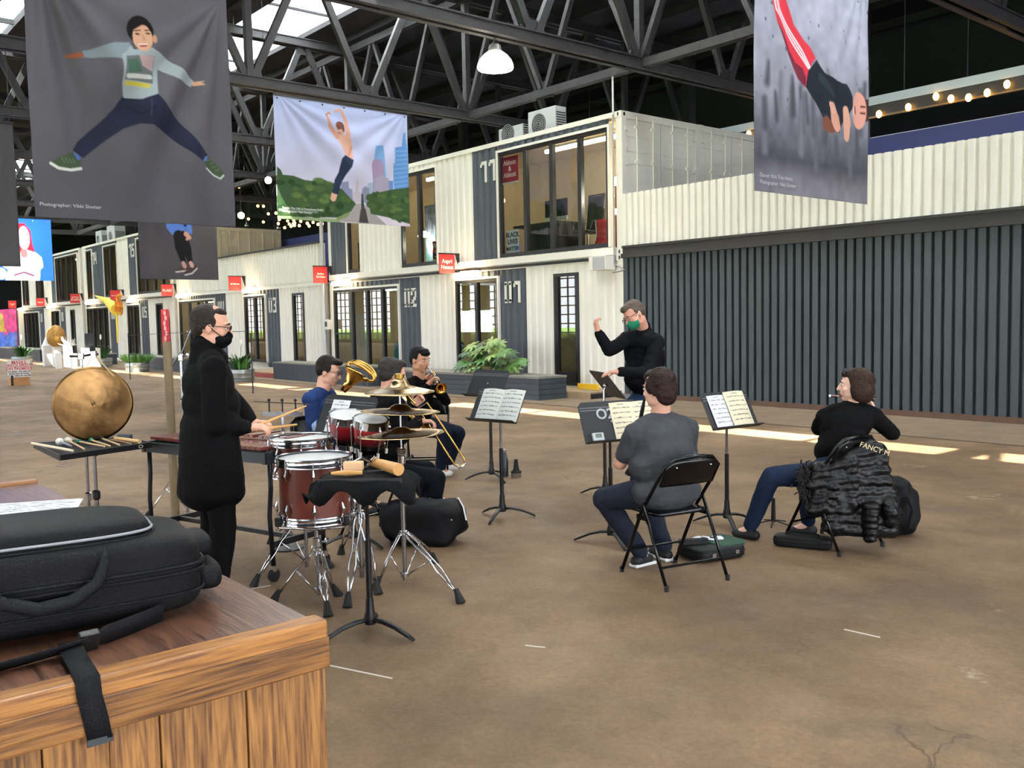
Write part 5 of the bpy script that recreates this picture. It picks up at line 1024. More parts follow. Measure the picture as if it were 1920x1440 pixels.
# ================================================================ music stands, chairs, cases
BLK = mat('stand_black', (15, 15, 17), .42, .2); BLK2 = mat('gloss_black_steel', (10, 10, 11), .22, .3); RUB = mat('rubber_black', (20, 20, 20), .8); DESKM = mat('desk_black', (40, 41, 44), .45, .1); CHROME = mat('drum_chrome', (215, 216, 220), .14, 1.0); DCHROME = mat('tube_chrome', (168, 168, 172), .22, 1.0)
def dirv(deg): return Vector((math.cos(math.radians(deg)), math.sin(math.radians(deg)), 0))
def music_stand(label, base, zc, face, tilt=22, w=.50, h=.31, legrot=30, desk=True, group='black music stands', topz=None, lean=Vector((0, 0, 0)), chrome=True):
    """base on floor, zc height of desk centre, face = direction (deg) the desk front looks"""
    b = Vector((base[0], base[1], 0)); T = thing('music_stand', label, 'music stand', b, group=group); n = dirv(face); r = Vector((0, 0, 1)).cross(n); t = math.radians(tilt)
    up = Vector((0, 0, math.cos(t)))-n*math.sin(t); nn = n*math.cos(t)+Vector((0, 0, math.sin(t))); c = b+Vector((0, 0, zc))+n*.03
    for k in range(3):
        d = dirv(legrot+120*k); mb = MB(); pts = []
        prof = [(.02, .085, .022), (.08, .082, .021), (.16, .062, .019), (.23, .032, .017), (.275, .010, .012)]
        for rr, zz, ra in prof: pts.append(b+d*rr+Vector((0, 0, zz)))
        mb.tube(pts, [q[2] for q in prof], 8, flat=.55); mb.build('leg', BLK, T, smooth='all')
    MB(Matrix.Translation(b)).lathe([(.03, .06), (.034, .09), (.024, .13), (.02, .2)], 14).build('hub', BLK, T, smooth=True)
    zm = zc*.62; MB().tube([b+Vector((0, 0, .1)), b+Vector((0, 0, zm))], .0165, 12).build('lower_tube', BLK, T, smooth=True)
    MB().tube([b+Vector((0, 0, zm)), b+Vector((0, 0, zc-.05)), c-nn*.012], .0105, 10).build('upper_tube', DCHROME if chrome else BLK, T, smooth=True)
    if desk:
        MB().prism([(-w/2, -h/2), (w/2, -h/2), (w/2, h/2-.03), (w/2-.03, h/2), (-w/2+.03, h/2), (-w/2, h/2-.03)], frame_M(c-nn*.004, r, up), .004).build('desk', DESKM, T)
        MB().box(c-up*(h/2)+nn*.03, (w, .06, .004), Matrix((r, nn, up)).transposed()).build('lip', DESKM, T)
        for k in range(2): MB().box(c+up*(h/2-.045-.02*k)+nn*.001, (w*.96, .0015, .006), Matrix((r, nn, up)).transposed()).build('pressed_rib', mat('rib_grey', (110, 112, 116), .4), T)
        MB().ell(c-nn*.02, .022).build('tilt_knob', CHROME, T, smooth=True)
    T_info = dict(c=c, r=r, up=up, n=nn, w=w, h=h, T=T); return T_info
def book(S, label, x0, x1, y0, y1, paper, seed, two=False, curl=.012, off=.008, name='music_book', lines=6):
    c, r, up, n = S['c'], S['r'], S['up'], S['n']; B = c-up*S['h']/2
    T = thing(name, label, 'sheet music', B+r*(x0+x1)/2+up*y0, group='music on the stands'); halves = [(x0, (x0+x1)/2), ((x0+x1)/2, x1)] if two else [(x0, x1)]
    for k, (a, b) in enumerate(halves):
        TL = B+r*a+up*y1+n*off; TR = B+r*b+up*y1+n*off; BL = B+r*a+up*y0+n*off
        dz = (lambda U, V, k=k: curl*np.sin(np.clip((1-U) if k == 0 else U, 0, 1)*math.pi)**1) if two else (lambda U, V: curl*.5*np.sin(U*math.pi))
        print_sheet('page', TL, TR, BL, score(52, 70, paper, lines, .1, seed+k, True), PAPER, T, dz)
    if two: MB().box(B+r*(x0+x1)/2+up*(y0+y1)/2+n*off*.5, (x1-x0-.01, .006, (y1-y0)*.99), Matrix((r, n, up)).transposed()).build('page_block', mat('page_edge', (222, 208, 178), .8), T)
    return T
CREAMP = (236, 224, 192); WHITEP = (238, 238, 240); GRNP = (220, 222, 214)
def ang(ax, ay): return math.degrees(math.atan2(ay, ax))
S_fl = music_stand('black music stand in front of the flautist', G(1363, 985)[:2], .915, ang(.98, -.12), 28, legrot=200)
book(S_fl, 'white music sheet beside the cream book before the flautist', -.20, -.02, .01, .28, WHITEP, 5); book(S_fl, 'thick cream music book on the flautist stand', -.03, .19, .012, .295, CREAMP, 8, curl=.03, off=.02)
S_gr = music_stand('black music stand stencilled O2 before the man in grey', G(1146, 1018)[:2], .90, ang(.95, -.27), 24, legrot=215, chrome=False)
book(S_gr, 'open cream music book on the stencilled stand', .0, .36, .01, .29, CREAMP, 14, two=True)
c, r, up, n = S_gr['c'], S_gr['r'], S_gr['up'], S_gr['n']
text_mesh('O2', .11, frame_M(c+r*(-.045)+up*.055+n*.002, r, up), 'stencil_lettering', mat('stencil_grey', (178, 182, 186), .6), S_gr['T'], depth=.0008, weight=.002)
tu = thing('tuner', 'small white electronic tuner on the stencilled stand', 'tuner', c-up*.14); MB().box(c-r*.15-up*.115+n*.018, (.09, .022, .06), Matrix((r, n, up)).transposed()).build('case', mat('tuner_white', (226, 228, 230), .4), tu, bevel=.006); MB().box(c-r*.15-up*.108+n*.030, (.05, .003, .03), Matrix((r, n, up)).transposed()).build('display', mat('lcd_grey', (130, 140, 132), .3), tu)
S_m1 = music_stand('black music stand with an open book alone in the middle of the floor', G(942, 972)[:2], .95, ang(.20, -.98), 30, legrot=-62)
book(S_m1, 'open pale green-white music book on the middle stand', -.19, .25, .01, .29, GRNP, 21, two=True, curl=.018)
S_m2 = music_stand('black music stand half hidden behind the middle one', G(922, 900)[:2], 1.0, ang(.12, -.99), 30, legrot=-10)
S_co = music_stand('black music stand seen from behind before the conductor', G(1135, 932)[:2], 1.04, ang(.45, .89), 38, legrot=70)
S_pc = music_stand('black music stand behind the bongos holding one white sheet', DP(655, 800, 6.75)[:2], .97, ang(.12, -.99), 24, w=.62, legrot=20)
book(S_pc, 'single white music sheet on the stand behind the bongos', -.19, .02, .02, .27, WHITEP, 33, curl=.004)
# folding chairs
def folding_chair(label, pos, face, cover=True):
    """face = deg the sitter looks"""
    b = Vector((pos[0], pos[1], 0)); T = thing('folding_chair', label, 'chair', b, group='black folding chairs'); f = dirv(face); r = f.cross(Vector((0, 0, 1))); Z = Vector((0, 0, 1))
    P = lambda x, y, z: b+r*x+f*y+Z*z
    w = .215; fr = MB()
    pts = [P(-w, .24, .012), P(-w, .02, .43), P(-w, -.16, .66), P(-w+.015, -.205, .74), P(-w+.07, -.225, .785), P(0, -.232, .798), P(w-.07, -.225, .785), P(w-.015, -.205, .74), P(w, -.16, .66), P(w, .02, .43), P(w, .24, .012)]
    MB().tube(pts, .0115, 10).build('back_frame', BLK2, T, smooth='all')
    for s in (-1, 1):
        MB().tube([P(s*(w+.02), -.26, .012), P(s*(w+.02), -.12, .30), P(s*(w+.015), -.03, .50)], .0105, 10).build('rear_leg', BLK2, T, smooth='all')
        for y_, x_ in ((.24, w), (-.26, w+.02)): MB().tube([P(s*x_, y_, 0), P(s*x_, y_, .035)], .0145, 10).build('rubber_foot', RUB, T)
        MB().bar(P(s*(w+.006), -.08, .40), P(s*(w+.006), .06, .40), .006, .03).build('side_bracket', BLK2, T)
    MB().tube([P(-w-.02, -.205, .13), P(w+.02, -.205, .13)], .008, 8).build('cross_bar', BLK2, T); MB().tube([P(-w, .17, .16), P(w, .17, .16)], .008, 8).build('cross_bar', BLK2, T)
    MB(frame_M(P(0, 0, 0), r, f)).add([], []) if False else None
    rbox(frame_M(P(0, 0, 0), r, f), -.195, .195, -.13, .24, .415, .445, p=8).build('seat', BLK2, T, smooth='all')
    g = [[P(x*(w-.012), -.155-.075*t-.03*(1-x*x)*.6, .615+.165*t-(.045*t*abs(x)**6)) for x in [(-1+2*i/12) for i in range(13)]] for t in [k/6 for k in range(7)]]
    bk = MB().sheet(g).build('backrest', BLK2, T, solid=.012, smooth='all')
    for s in (-1, 1): MB().ell(P(s*.13, -.232, .735), .006).build('rivet', CHROME, bk)
    return T
fg = Vector((8.97+9.07, -9.65-9.21, 0))/2; rg = Vector((9.41+9.53, -9.74-9.32, 0))/2; dg = (fg-rg); AG = ang(dg.x, dg.y); PG = (fg+rg)/2
folding_chair('black steel folding chair under the man in the grey T-shirt', PG, AG)
AF = ang(-.96, .12); PF = Vector((9.50, -8.05, 0)); folding_chair('black folding chair under the dark quilted jacket', PF, AF)
PT = Vector((4.80, -8.25, 0)); AT = ang(.5, -.87)+20; folding_chair('black folding chair under the trumpeter', PT, AT)
PB = Vector((7.02, -10.20, 0)); AB = ang(.95, .30); folding_chair('black folding chair under the trombonist', PB, AB)
PBL = Vector((5.55, -9.95, 0)); ABL = ang(.9, -.1); folding_chair('black folding chair under the man in the blue shirt', PBL, ABL)
# floor things
def bottle(p, label):
    T = thing('bottle', label, 'bottle', p); MB(Matrix.Translation(p)).lathe([(.035, 0), (.037, .02), (.037, .17), (.02, .23), (.018, .26)], 16).build('body', mat('bottle_slate', (58, 62, 66), .35, .3), T, smooth=True); MB(Matrix.Translation(p)).lathe([(.02, .26), (.02, .285), (.012, .29)], 14).build('cap', DCHROME, T, smooth=True)
bottle(G(947, 893), 'slate drinking bottle standing behind the middle music stand')
p = G(968, 895); mu = thing('trumpet_mute', 'black and silver trumpet mute standing on the floor', 'mute', p); MB(Matrix.Translation(p)).lathe([(.05, 0), (.052, .05)], 18).build('cup', DCHROME, mu, smooth=True); MB(Matrix.Translation(p)).lathe([(.056, .05), (.058, .065), (.04, .07), (.03, .09), (.018, .18), (.02, .19)], 18).build('cone', RUB, mu, smooth=True)
p = G(1450, 983); ck = thing('clarinet_stand', 'small black instrument peg with folding legs beside the flautist shoe', 'stand', p); MB(Matrix.Translation(p)).lathe([(.016, .02), (.018, .05), (.014, .2), (.008, .21)], 12).build('peg', RUB, ck, smooth=True)
for k in range(5): MB().tube([p+Vector((0, 0, .035)), p+dirv(72*k+10)*.14+Vector((0, 0, .006))], .005, 6).build('leg', RUB, ck)
CASEM = mat('case_black', (12, 13, 14), .55, bump=(120, .3), spec=.25); 
def flat_case(name, label, pa, pb, wid, h, m=CASEM):
    a, b = Vector(pa), Vector(pb); d = (b-a).normalized(); M = frame_M((a+b)/2, d, Vector((-d.y, d.x, 0))); L = (b-a).length; T = thing(name, label, 'case', (a+b)/2)
    rbox(M, -L/2, L/2, -wid/2, wid/2, 0, h, p=6).build('shell', m, T, smooth='all'); MB().tube(ring(M, -L/2-.002, L/2+.002, -wid/2-.002, wid/2+.002, h*.55, 0, p=6), .004, 6, closed=True).build('zip_seam', WEB, T); return T, M
T, M = flat_case('flute_case', 'long black flute case lying under the flautist chair', G(1447, 1022)+Vector((0, .03, 0)), G(1556, 1032)+Vector((0, .03, 0)), .13, .085)
MB().tube([M @ Vector(q) for q in ((-.12, 0, .086), (-.08, 0, .105), (0, 0, .108), (.08, 0, .105), (.12, 0, .086))], .008, 8).build('handle', WEB, T)
T, M = flat_case('clarinet_bag', 'open black clarinet bag with papers on the floor by the grey man', G(1290, 1050), G(1375, 1035), .3, .09)
GRN = mat('lining_green', (22, 60, 44), .7, var=(8, .2)); rbox(M, -.02, .24, -.12, .16, .07, .105, p=4).build('green_lining', GRN, T, smooth='all')
for k in range(3): MB().box(M @ Vector((-.04+.05*k, .06-.02*k, .115)), (.09, .06, .012), Matrix.Rotation(.5*k, 3, 'Z')).build('paper_scrap', mat('paper_white', (240, 240, 242), .7), T)
MB().box(M @ Vector((-.12, .04, .11)), (.2, .035, .035), Matrix.Rotation(1.0, 3, 'Z')).build('clarinet_joint', RUB, T)
for s in (-1, 1): MB().box(M @ Vector((s*.1, -.152, .05)), (.03, .006, .025), M.to_3x3()).build('latch', CHROME, T)
def soft_bag(label, px, py, L, W, Hh, rot, name='duffel_bag', seed=2):
    p = G(px, py); T = thing(name, label, 'bag', p); mb = rbox(Matrix.Translation(p) @ Matrix.Rotation(rot, 4, 'Z'), -L/2, L/2, -W/2, W/2, 0, Hh, p=3.2)
    for i, v in enumerate(mb.v):
        n_ = mnoise.noise(v*5.0+Vector((seed, 0, 0)))*.05+mnoise.noise(v*12.0)*.018; d = v-(p+Vector((0, 0, Hh*.45))); q = v+d.normalized()*n_*1.4
        q.z = max(q.z, 0.003); mb.v[i] = q
    mb.build('fabric_body', NYL, T, smooth='all'); return T, p
T, p = soft_bag('slumped black duffel bag with white piping beside the trombonist', 795, 1018, .62, .34, .32, .75)
for k in range(3):
    q0 = p+Vector((.02+.07*k, .02+.08*k, .30)); MB().tube([q0+Vector((-.1, .02, -.02)), q0+Vector((0, .03, .03)), q0+Vector((.1, .0, -.02)), q0+Vector((.17, -.03, -.10))], .006, 6).build('white_piping', mat('piping_white', (230, 230, 232), .5), T)
T, p = soft_bag('black backpack standing behind the flautist chair', 1668, 1000, .36, .26, .42, .3, 'backpack', 9)
MB().tube([p+Vector((.17, -.05, .30)), p+Vector((.21, -.07, .22)), p+Vector((.18, -.06, .08))], .014, 8).build('strap', WEB, T)
# ================================================================ percussion set-up
HEAD = mat('drum_head', (226, 224, 218), .45, var=(6, .05)); MAH = mat('mahogany_shell', (96, 44, 34), .3, var=(5, .22), coat=.4); BRONZE = mat('cymbal_bronze', (150, 126, 92), .25, 1.0, var=(16, .18), bump=(60, .05)); GONGM = mat('hammered_bronze', (128, 98, 62), .3, 1.0, var=(7, .35, 6), bump=(26, .10))
def tripod(T, c, hc, feet, rt=.0125, spread_z=.28, double=True, up_to=None, collar=None):
    """double-braced chrome stand legs: c = axis point on floor, feet = list of floor points, hc = leg collar height"""
    c = Vector((c[0], c[1], 0)); Z = Vector((0, 0, 1)); lo = c+Z*max(.06, hc*.22)
    for f in feet:
        f = Vector((f[0], f[1], 0)); d = (f-c).normalized(); sd = Vector((-d.y, d.x, 0)); top = c+Z*hc+d*.02; ft = f+Z*.055-d*.03; mid = top.lerp(ft, .52)+Z*.02
        for s in ((-1, 1) if double else (0,)): MB().tube([top+sd*.012*s, top.lerp(mid, .25)+sd*.022*s, mid+sd*.012*s, mid.lerp(ft, .3)+sd*.022*s, ft+sd*.004*s], .0062, 6).build('leg', CHROME, T, smooth='all')
        MB().tube([lo+d*.02, mid], .0055, 6).build('brace', CHROME, T, smooth='all')
        MB().tube([ft+Z*.02+d*.0, f+Z*.0+d*.012], [.014, .03], 10).build('rubber_foot', RUB, T, smooth=True)
    for z in (hc, lo.z): MB(Matrix.Translation(c+Z*z)).lathe([(.018, -.015), (.026, -.012), (.026, .012), (.018, .015)], 14).build('collar', CHROME, T, smooth=True)
    MB().tube([c+Z*.04, c+Z*(up_to or hc+.1)], rt, 12).build('main_tube', DCHROME, T, smooth=True)
    for zz in (collar or []):
        MB(Matrix.Translation(c+Z*zz)).lathe([(.017, -.03), (.024, -.025), (.024, .02), (.015, .03)], 14).build('clamp', CHROME, T, smooth=True); MB().tube([c+Z*zz, c+Z*zz+Vector((.05, .02, .005)), c+Z*zz+Vector((.075, .03, .025))], [.008, .008, .012], 6).build('wing_screw', CHROME, T, smooth=True)
def drum(label, c, rad, z0, z1, shell, lugs=8, group='toms', tilt=None):
    T = thing('tom_drum', label, 'drum', (c[0], c[1], z0), group=group); Mx = Matrix.Translation((c[0], c[1], 0)) if tilt is None else tilt
    MB(Mx).lathe([(rad, z0+.02), (rad, z1-.02)], 40, caps=False).build('shell', shell, T, smooth=True)
    MB(Mx).lathe([(.001, z1-.012), (rad*.97, z1-.010), (rad+.006, z1-.016), (rad+.004, z1-.03)], 40).build('drum_head', HEAD, T, smooth=True)
    for (a, b) in ((z1-.045, z1+.006), (z0-.006, z0+.04)): MB(Mx).lathe([(rad+.006, a), (rad+.014, a), (rad+.012, a+.012), (rad+.008, a+.018), (rad+.008, b-.014), (rad+.016, b-.008), (rad+.014, b), (rad+.004, b-.004)], 40, caps=False).build('hoop', CHROME, T, smooth=True)
    MB(Mx).lathe([(.001, z0+.006), (rad, z0+.004)], 32).build('bottom_head', HEAD, T)
    for k in range(lugs):
        a = 2*math.pi*(k+.35)/lugs; d = Vector((math.cos(a), math.sin(a), 0))
        for zt, s in ((z1, -1), (z0, 1)):
            q = d*(rad+.014)+Vector((0, 0, zt+s*.085)); lg = MB(Mx).tube([q+Vector((0, 0, -.032*s)), q+d*.012, q+Vector((0, 0, .032*s))], [.006, .014, .004], 8).build('lug', CHROME, T, smooth=True)
            MB(Mx).tube([d*(rad+.017)+Vector((0, 0, zt)), d*(rad+.017)+Vector((0, 0, zt+s*.06))], .0035, 6).build('tension_rod', CHROME, lg)
    return T
c1 = DP(590, 900, 5.42); C1 = Vector((c1.x, c1.y, 0))
drum('mahogany floor tom with white head and chrome hoops on a tripod', C1, .205, .50, .87, MAH)
ts = thing('tom_stand', 'chrome double-braced stand under the mahogany tom', 'stand', C1, group='chrome drum stands'); tripod(ts, C1, .30, [G(615, 1155), G(632, 1118), G(515, 1130)], up_to=.44, collar=(.36,))
for k in range(3):
    d = dirv(20+120*k); MB().tube([C1+Vector((0, 0, .43)), C1+d*.12+Vector((0, 0, .455)), C1+d*.222+Vector((0, 0, .47)), C1+d*.226+Vector((0, 0, .515))], .008, 8).build('basket_arm', CHROME, ts, smooth='all'); MB().box(C1+d*.226+Vector((0, 0, .505)), (.03, .03, .05), Matrix.Rotation(math.radians(20+120*k), 3, 'Z')).build('rubber_grip', RUB, ts)
c2 = DP(568, 870, 6.05); C2v = Vector((c2.x, c2.y, 0))
drum('shallower tom behind the mahogany one, its white head showing', C2v, .20, .66, .905, MAH)
t2 = thing('tom_stand', 'chrome stand under the tom nearer the xylophone', 'stand', C2v, group='chrome drum stands'); tripod(t2, C2v, .42, [G(478, 1100), G(585, 1068)+Vector((.05, .1, 0)), G(508, 1020)], up_to=.62, collar=(.5,))
# bongos
BONG = bpy.data.materials.new('bongo_burst'); BONG.use_nodes = True; _nt = BONG.node_tree; _b = _nt.nodes['Principled BSDF']; _g = _nt.nodes.new('ShaderNodeTexCoord'); _s = _nt.nodes.new('ShaderNodeSeparateXYZ'); _r = _nt.nodes.new('ShaderNodeValToRGB')
_nt.links.new(_g.outputs['Generated'], _s.inputs[0]); _nt.links.new(_s.outputs[2], _r.inputs[0]); _nt.links.new(_r.outputs[0], _b.inputs['Base Color']); _e = _r.color_ramp.elements; _e[0].position = .15; _e[0].color = lin((48, 10, 14)); _e[1].position = .95; _e[1].color = lin((206, 96, 84)); _q = _e.new(.5); _q.color = lin((150, 28, 36)); _b.inputs['Roughness'].default_value = .2
bo = thing('bongo_drums', 'pair of red-burst bongos with pale heads behind the tom', 'drum', DP(672, 820, 5.85)); 
for (px, py, dep, r) in ((653, 778, 5.95, .118), (696, 786, 5.75, .108)):
    p = DP(px, py, dep); Mb = Matrix.Translation(p) @ Matrix.Rotation(math.radians(14), 4, Vector((-.3, .9, 0))) @ Matrix.Rotation(math.radians(6), 4, 'X'); h = .175
    sh = MB(Mb).lathe([(r*.84, -h), (r*.98, -h*.4), (r, -.01)], 28).build('shell', BONG, bo, smooth=True)
    MB(Mb).lathe([(.001, .004), (r*.94, .004), (r*1.05, -.004)], 28).build('drum_head', HEAD, bo, smooth=True); MB(Mb).lathe([(r*1.0, -.045), (r*1.06, -.045), (r*1.07, -.004), (r*1.09, .006), (r*1.02, .008)], 28, caps=False).build('hoop', CHROME, bo, smooth=True)
    MB(Mb).lathe([(r*.86, -h-.004), (r*.92, -h), (r*.93, -h+.02), (r*.86, -h+.022)], 28, caps=False).build('bottom_ring', BLK2, bo, smooth=True)
    for k in range(6):
        a = 2*math.pi*k/6; d = Vector((math.cos(a), math.sin(a), 0)); MB(Mb).tube([d*r*1.1+Vector((0, 0, -.02)), d*r*1.12+Vector((0, 0, -.06)), d*r*1.02+Vector((0, 0, -h+.01)), d*r*1.0+Vector((0, 0, -h-.04))], .0045, 6).build('tension_hook', CHROME, bo, smooth='all')
        MB(Mb).box(d*r*1.0+Vector((0, 0, -h-.03)), (.014, .014, .03)).build('hook_nut', WHITE, bo)
bs = thing('bongo_stand', 'straight chrome stand carrying the bongos', 'stand', DP(676, 1000, 5.8)[:2]+(0,) if False else Vector((DP(676, 1000, 5.8).x, DP(676, 1000, 5.8).y, 0)), group='chrome drum stands'); BC = Vector((DP(676, 1000, 5.8).x, DP(676, 1000, 5.8).y, 0))
tripod(bs, BC, .46, [G(652, 1138), G(705, 1112)+Vector((.02, 0, 0)), G(640, 1040)], up_to=.93, collar=(.74,), rt=.0145)
# cymbal tree
CC = DP(757, 1000, 5.72); CC = Vector((CC.x, CC.y, 0)); cs = thing('cymbal_stand', 'chrome cymbal tree standing between bongos and trap table', 'stand', CC, group='chrome drum stands')
tripod(cs, CC, .34, [G(862, 1130), G(704, 1105), G(772, 1075)+Vector((-.1, .25, 0))], up_to=.80, collar=(.66, .80), rt=.0145)
MB().tube([CC+Vector((0, 0, .78)), CC+Vector((0, 0, 1.24))], .0065, 8).build('centre_rod', DCHROME, cs, smooth=True); MB(Matrix.Translation(CC)).lathe([(.012, 1.22), (.02, 1.23), (.02, 1.26), (.008, 1.27), (.012, 1.28), (.012, 1.30)], 12).build('top_nut', CHROME, cs, smooth=True)
for k in range(3): MB(Matrix.Translation(CC)).lathe([(.022, .83+k*.01), (.03, .84+k*.01), (.022, .85+k*.01)], 12).build('tilter', CHROME, cs)
def cymbal(label, z, r, bell, bh, bow, rx, ry, m=BRONZE):
    prof = [(.006, bh+bow), (bell*.5, bh*.92+bow), (bell*.85, bh*.5+bow), (bell, bow), (r*.55, bow*.62), (r*.85, bow*.2), (r, 0)]
    prof = prof+[(r, -.002), (r*.85, bow*.2-.003), (r*.55, bow*.62-.003), (bell, bow-.003), (.006, bh+bow-.003)]
    M = Matrix.Translation(CC+Vector((0, 0, z))) @ Matrix.Rotation(math.radians(rx), 4, 'X') @ Matrix.Rotation(math.radians(ry), 4, 'Y')
    MB(M).lathe(prof, 48, caps=False).build('cymbal', m, label=label, cat='cymbal', group='stacked cymbals', smooth='all')
zc = lambda y: 1.65-(y-602)/(F_PX/5.72)
cymbal('topmost small cymbal with tall cup on the cymbal tree', zc(733), .215, .062, .05, .04, 1, 1); cymbal('middle bronze cymbal with dark cup on the cymbal tree', zc(769), .245, .07, .028, .018, -2, 1); cymbal('lowest and widest bronze cymbal on the cymbal tree', zc(811), .268, .06, .022, .022, 1.5, -1)
MB(Matrix.Translation(CC)).lathe([(.03, zc(722)+.045), (.032, zc(722)+.075), (.012, zc(722)+.08)], 14).build('felt_cup', mat('brass_cup', (196, 160, 80), .25, 1.0), cs, smooth=True)
# trap table
TB = G(695, 1190); TOWV = -FW; S_tr = music_stand('black stand turned into a flat cloth-covered trap table', TB[:2], .815, ang(TOWV.x, TOWV.y), 86, w=.42, h=.30, legrot=ang(.766, -.64)+62, chrome=False)
tz = .845; tc_ = Vector((TB.x, TB.y, tz+.014))-Vector((FW.x, FW.y, 0))*.03; cl = thing('trap_cloth', 'black cloth spread over the flat trap table', 'cloth', tc_); MR = frame_M(tc_, RT-Vector((0, 0, RT.z)), Vector((0, 0, 1)).cross(RT))
def clothz(u, v):
    e = max(abs(u), abs(v)*1.0); return -.0 if e < .8 else -.16*(e-.8)*(1.6+.8*math.sin(u*7+v*5))
gr = [[MR @ Vector((u*.25+.0, v*.19, clothz(u, v)+.012*math.sin(u*3)*v*.3)) for u in [-1.12+2.24*i/20 for i in range(21)]] for v in [-1.12+2.24*j/16 for j in range(17)]]
MB().sheet(gr).build('cloth', mat('black_cloth', (10, 10, 11), .9, bump=(60, .4), spec=.15), cl, solid=.006, smooth='all')
bam = mat('bamboo', (196, 146, 84), .45, var=(8, .2)); ppb = lambda x, y, z: MR @ Vector((x, y, z))
gu = MB(); pth = [ppb(.03, .10, .05), ppb(.10, .02, .045), ppb(.19, -.10, .04)]; gu.tube(pth, [.024, .028, .032], 18); gu.build('bamboo_guiro', bam, label='thick bamboo tube with open end on the trap table', cat='instrument', smooth=True); MB().lathe([(.022, 0), (.022, .003)], 18, frame_M(pth[2]+(pth[2]-pth[1]).normalized()*.0008, RT, UP)).build('bamboo_hollow', DARKF, label='dark hollow end of the bamboo tube', cat='instrument') if False else None
MB().box(ppb(-.06, .02, .045), (.10, .055, .045), MR.to_3x3()).build('wood_block', mat('pale_wood', (222, 180, 136), .5, var=(8, .12)), label='small pale wood block on the trap table', cat='instrument', bevel=.004)
MB().tube([ppb(-.16, -.07, .022), ppb(-.08, -.07, .024), ppb(.0, -.068, .022)], [.008, .016, .010], 10).build('wooden_clave', bam, label='turned wooden clave beside the pale wood block', cat='instrument', smooth=True)
for k in range(4): MB().tube([ppb(.02+.03*k, -.04+.012*k, .018), ppb(.09+.02*k, -.015+.01*k, .024)], .006, 8).build('sleigh_bell', CHROME if k % 2 else RUB, label='small metal shaker piece on the trap table', cat='instrument', group='shaker pieces on the trap table')
tg = thing('triangle_clip', 'chrome triangle clip on the trap table', 'clip', ppb(-.02, .05, .02)); MB().tube([ppb(-.06, .05, .06), ppb(-.02, .06, .08), ppb(.03, .05, .06), ppb(.05, .06, .085)], .008, 8).build('clip', CHROME, tg)
# xylophone
A_ = Vector((6.36, -11.78, 0)); B_ = Vector((7.60, -11.42, 0)); ux = (B_-A_).normalized(); uy = Vector((-ux.y, ux.x, 0)); LX = (B_-A_).length; ZX = .86
xy = thing('xylophone', 'rosewood xylophone on a black wheeled frame before the percussionist', 'xylophone', (A_+B_)/2); XP = lambda s, d, z: A_+ux*s+uy*d+Vector((0, 0, z)); ROSE = mat('rosewood_bar', (104, 50, 44), .25, var=(6, .25), coat=.5, rand=.15); MR2 = Matrix((ux, uy, Vector((0, 0, 1)))).transposed(); RAIL = mat('rail_grey_black', (44, 48, 52), .5)
for (d0, d1) in ((0, 0), (.36, .22), (.42, .26), (.72, .44)): MB().bar(XP(0, d0 if d0 < .1 else d0*.68, ZX-.06), XP(LX, d0 if d0 < .1 else d0*.95 if False else d0*.68+.0, ZX-.06), .022, .07 if d0 < .1 else .05).build('rail', RAIL, xy)
n = 24
for k in range(n):
    s = .04+(LX-.08)*(k+.5)/n; w = (LX-.08)/n*.86; L = .34-.11*(1-k/n); MB().box(XP(s, .13, ZX+.0), (w, L*.9, .022), MR2).build('tone_bar', ROSE, xy, bevel=.002)
for k in range(n-1):
    if k % 7 in (2, 6): continue
    s = .04+(LX-.08)*(k+1)/n; w = (LX-.08)/n*.82; L = .32-.11*(1-k/n); MB().box(XP(s, .37, ZX+.03), (w, L*.9, .022), MR2).build('tone_bar', ROSE, xy, bevel=.002)
for s in (.02, LX-.02):
    MB().bar(XP(s, -.02, ZX-.06), XP(s, .52, ZX-.06), .03, .075).build('end_block', RAIL, xy)
    for d in (.03, .48):
        MB().tube([XP(s, d, ZX-.09), XP(s+(.0), d, .6), XP(s-.02, d, .42), XP(s, d, .1)], .016, 10).build('leg', BLK, xy, smooth='all'); MB().lathe([(.018, -.012), (.042, -.012), (.042, .012), (.018, .012)], 18, frame_M(XP(s, d, .042), uy, (0, 0, 1))).build('caster_wheel', RUB, xy, smooth=True); MB().box(XP(s, d, .085), (.03, .035, .04), MR2).build('caster_fork', CHROME, xy)
    MB().bar(XP(s, .03, .24), XP(s, .48, .24), .03, .04).build('foot_bar', BLK, xy)
MB().bar(XP(.02, .25, .24), XP(LX-.02, .25, .24), .03, .03).build('long_brace', BLK, xy)
# small crotale bar with clamps behind the xylophone
cb_ = thing('accessory_bar', 'chrome accessory bar with three upright posts behind the xylophone', 'stand', Vector((6.9, -10.9, 0))); q = DP(530, 776, 6.7); e1 = RT*.16
MB().bar(q-e1*.9, q+e1*.9, .02, .03).build('bar', DCHROME, cb_); MB().tube([q-e1*1.3+Vector((0, 0, .09)), q+e1*1.3+Vector((0, 0, .07))], .004, 6).build('thin_rod', CHROME, cb_)
for k in (-1, 0, 1): MB().tube([q+e1*.6*k, q+e1*.6*k+Vector((0, 0, .1))], .006, 6).build('post', RUB, cb_); MB().ell(q+e1*.6*k+Vector((0, 0, .1)), .012).build('wing_nut', RUB, cb_)
MB().tube([q, Vector((q.x, q.y, .02))], .012, 8).build('upright', DCHROME, cb_); MB(Matrix.Translation((q.x, q.y, 0))).lathe([(.12, 0), (.12, .012), (.02, .02)], 20).build('foot_plate', BLK, cb_)
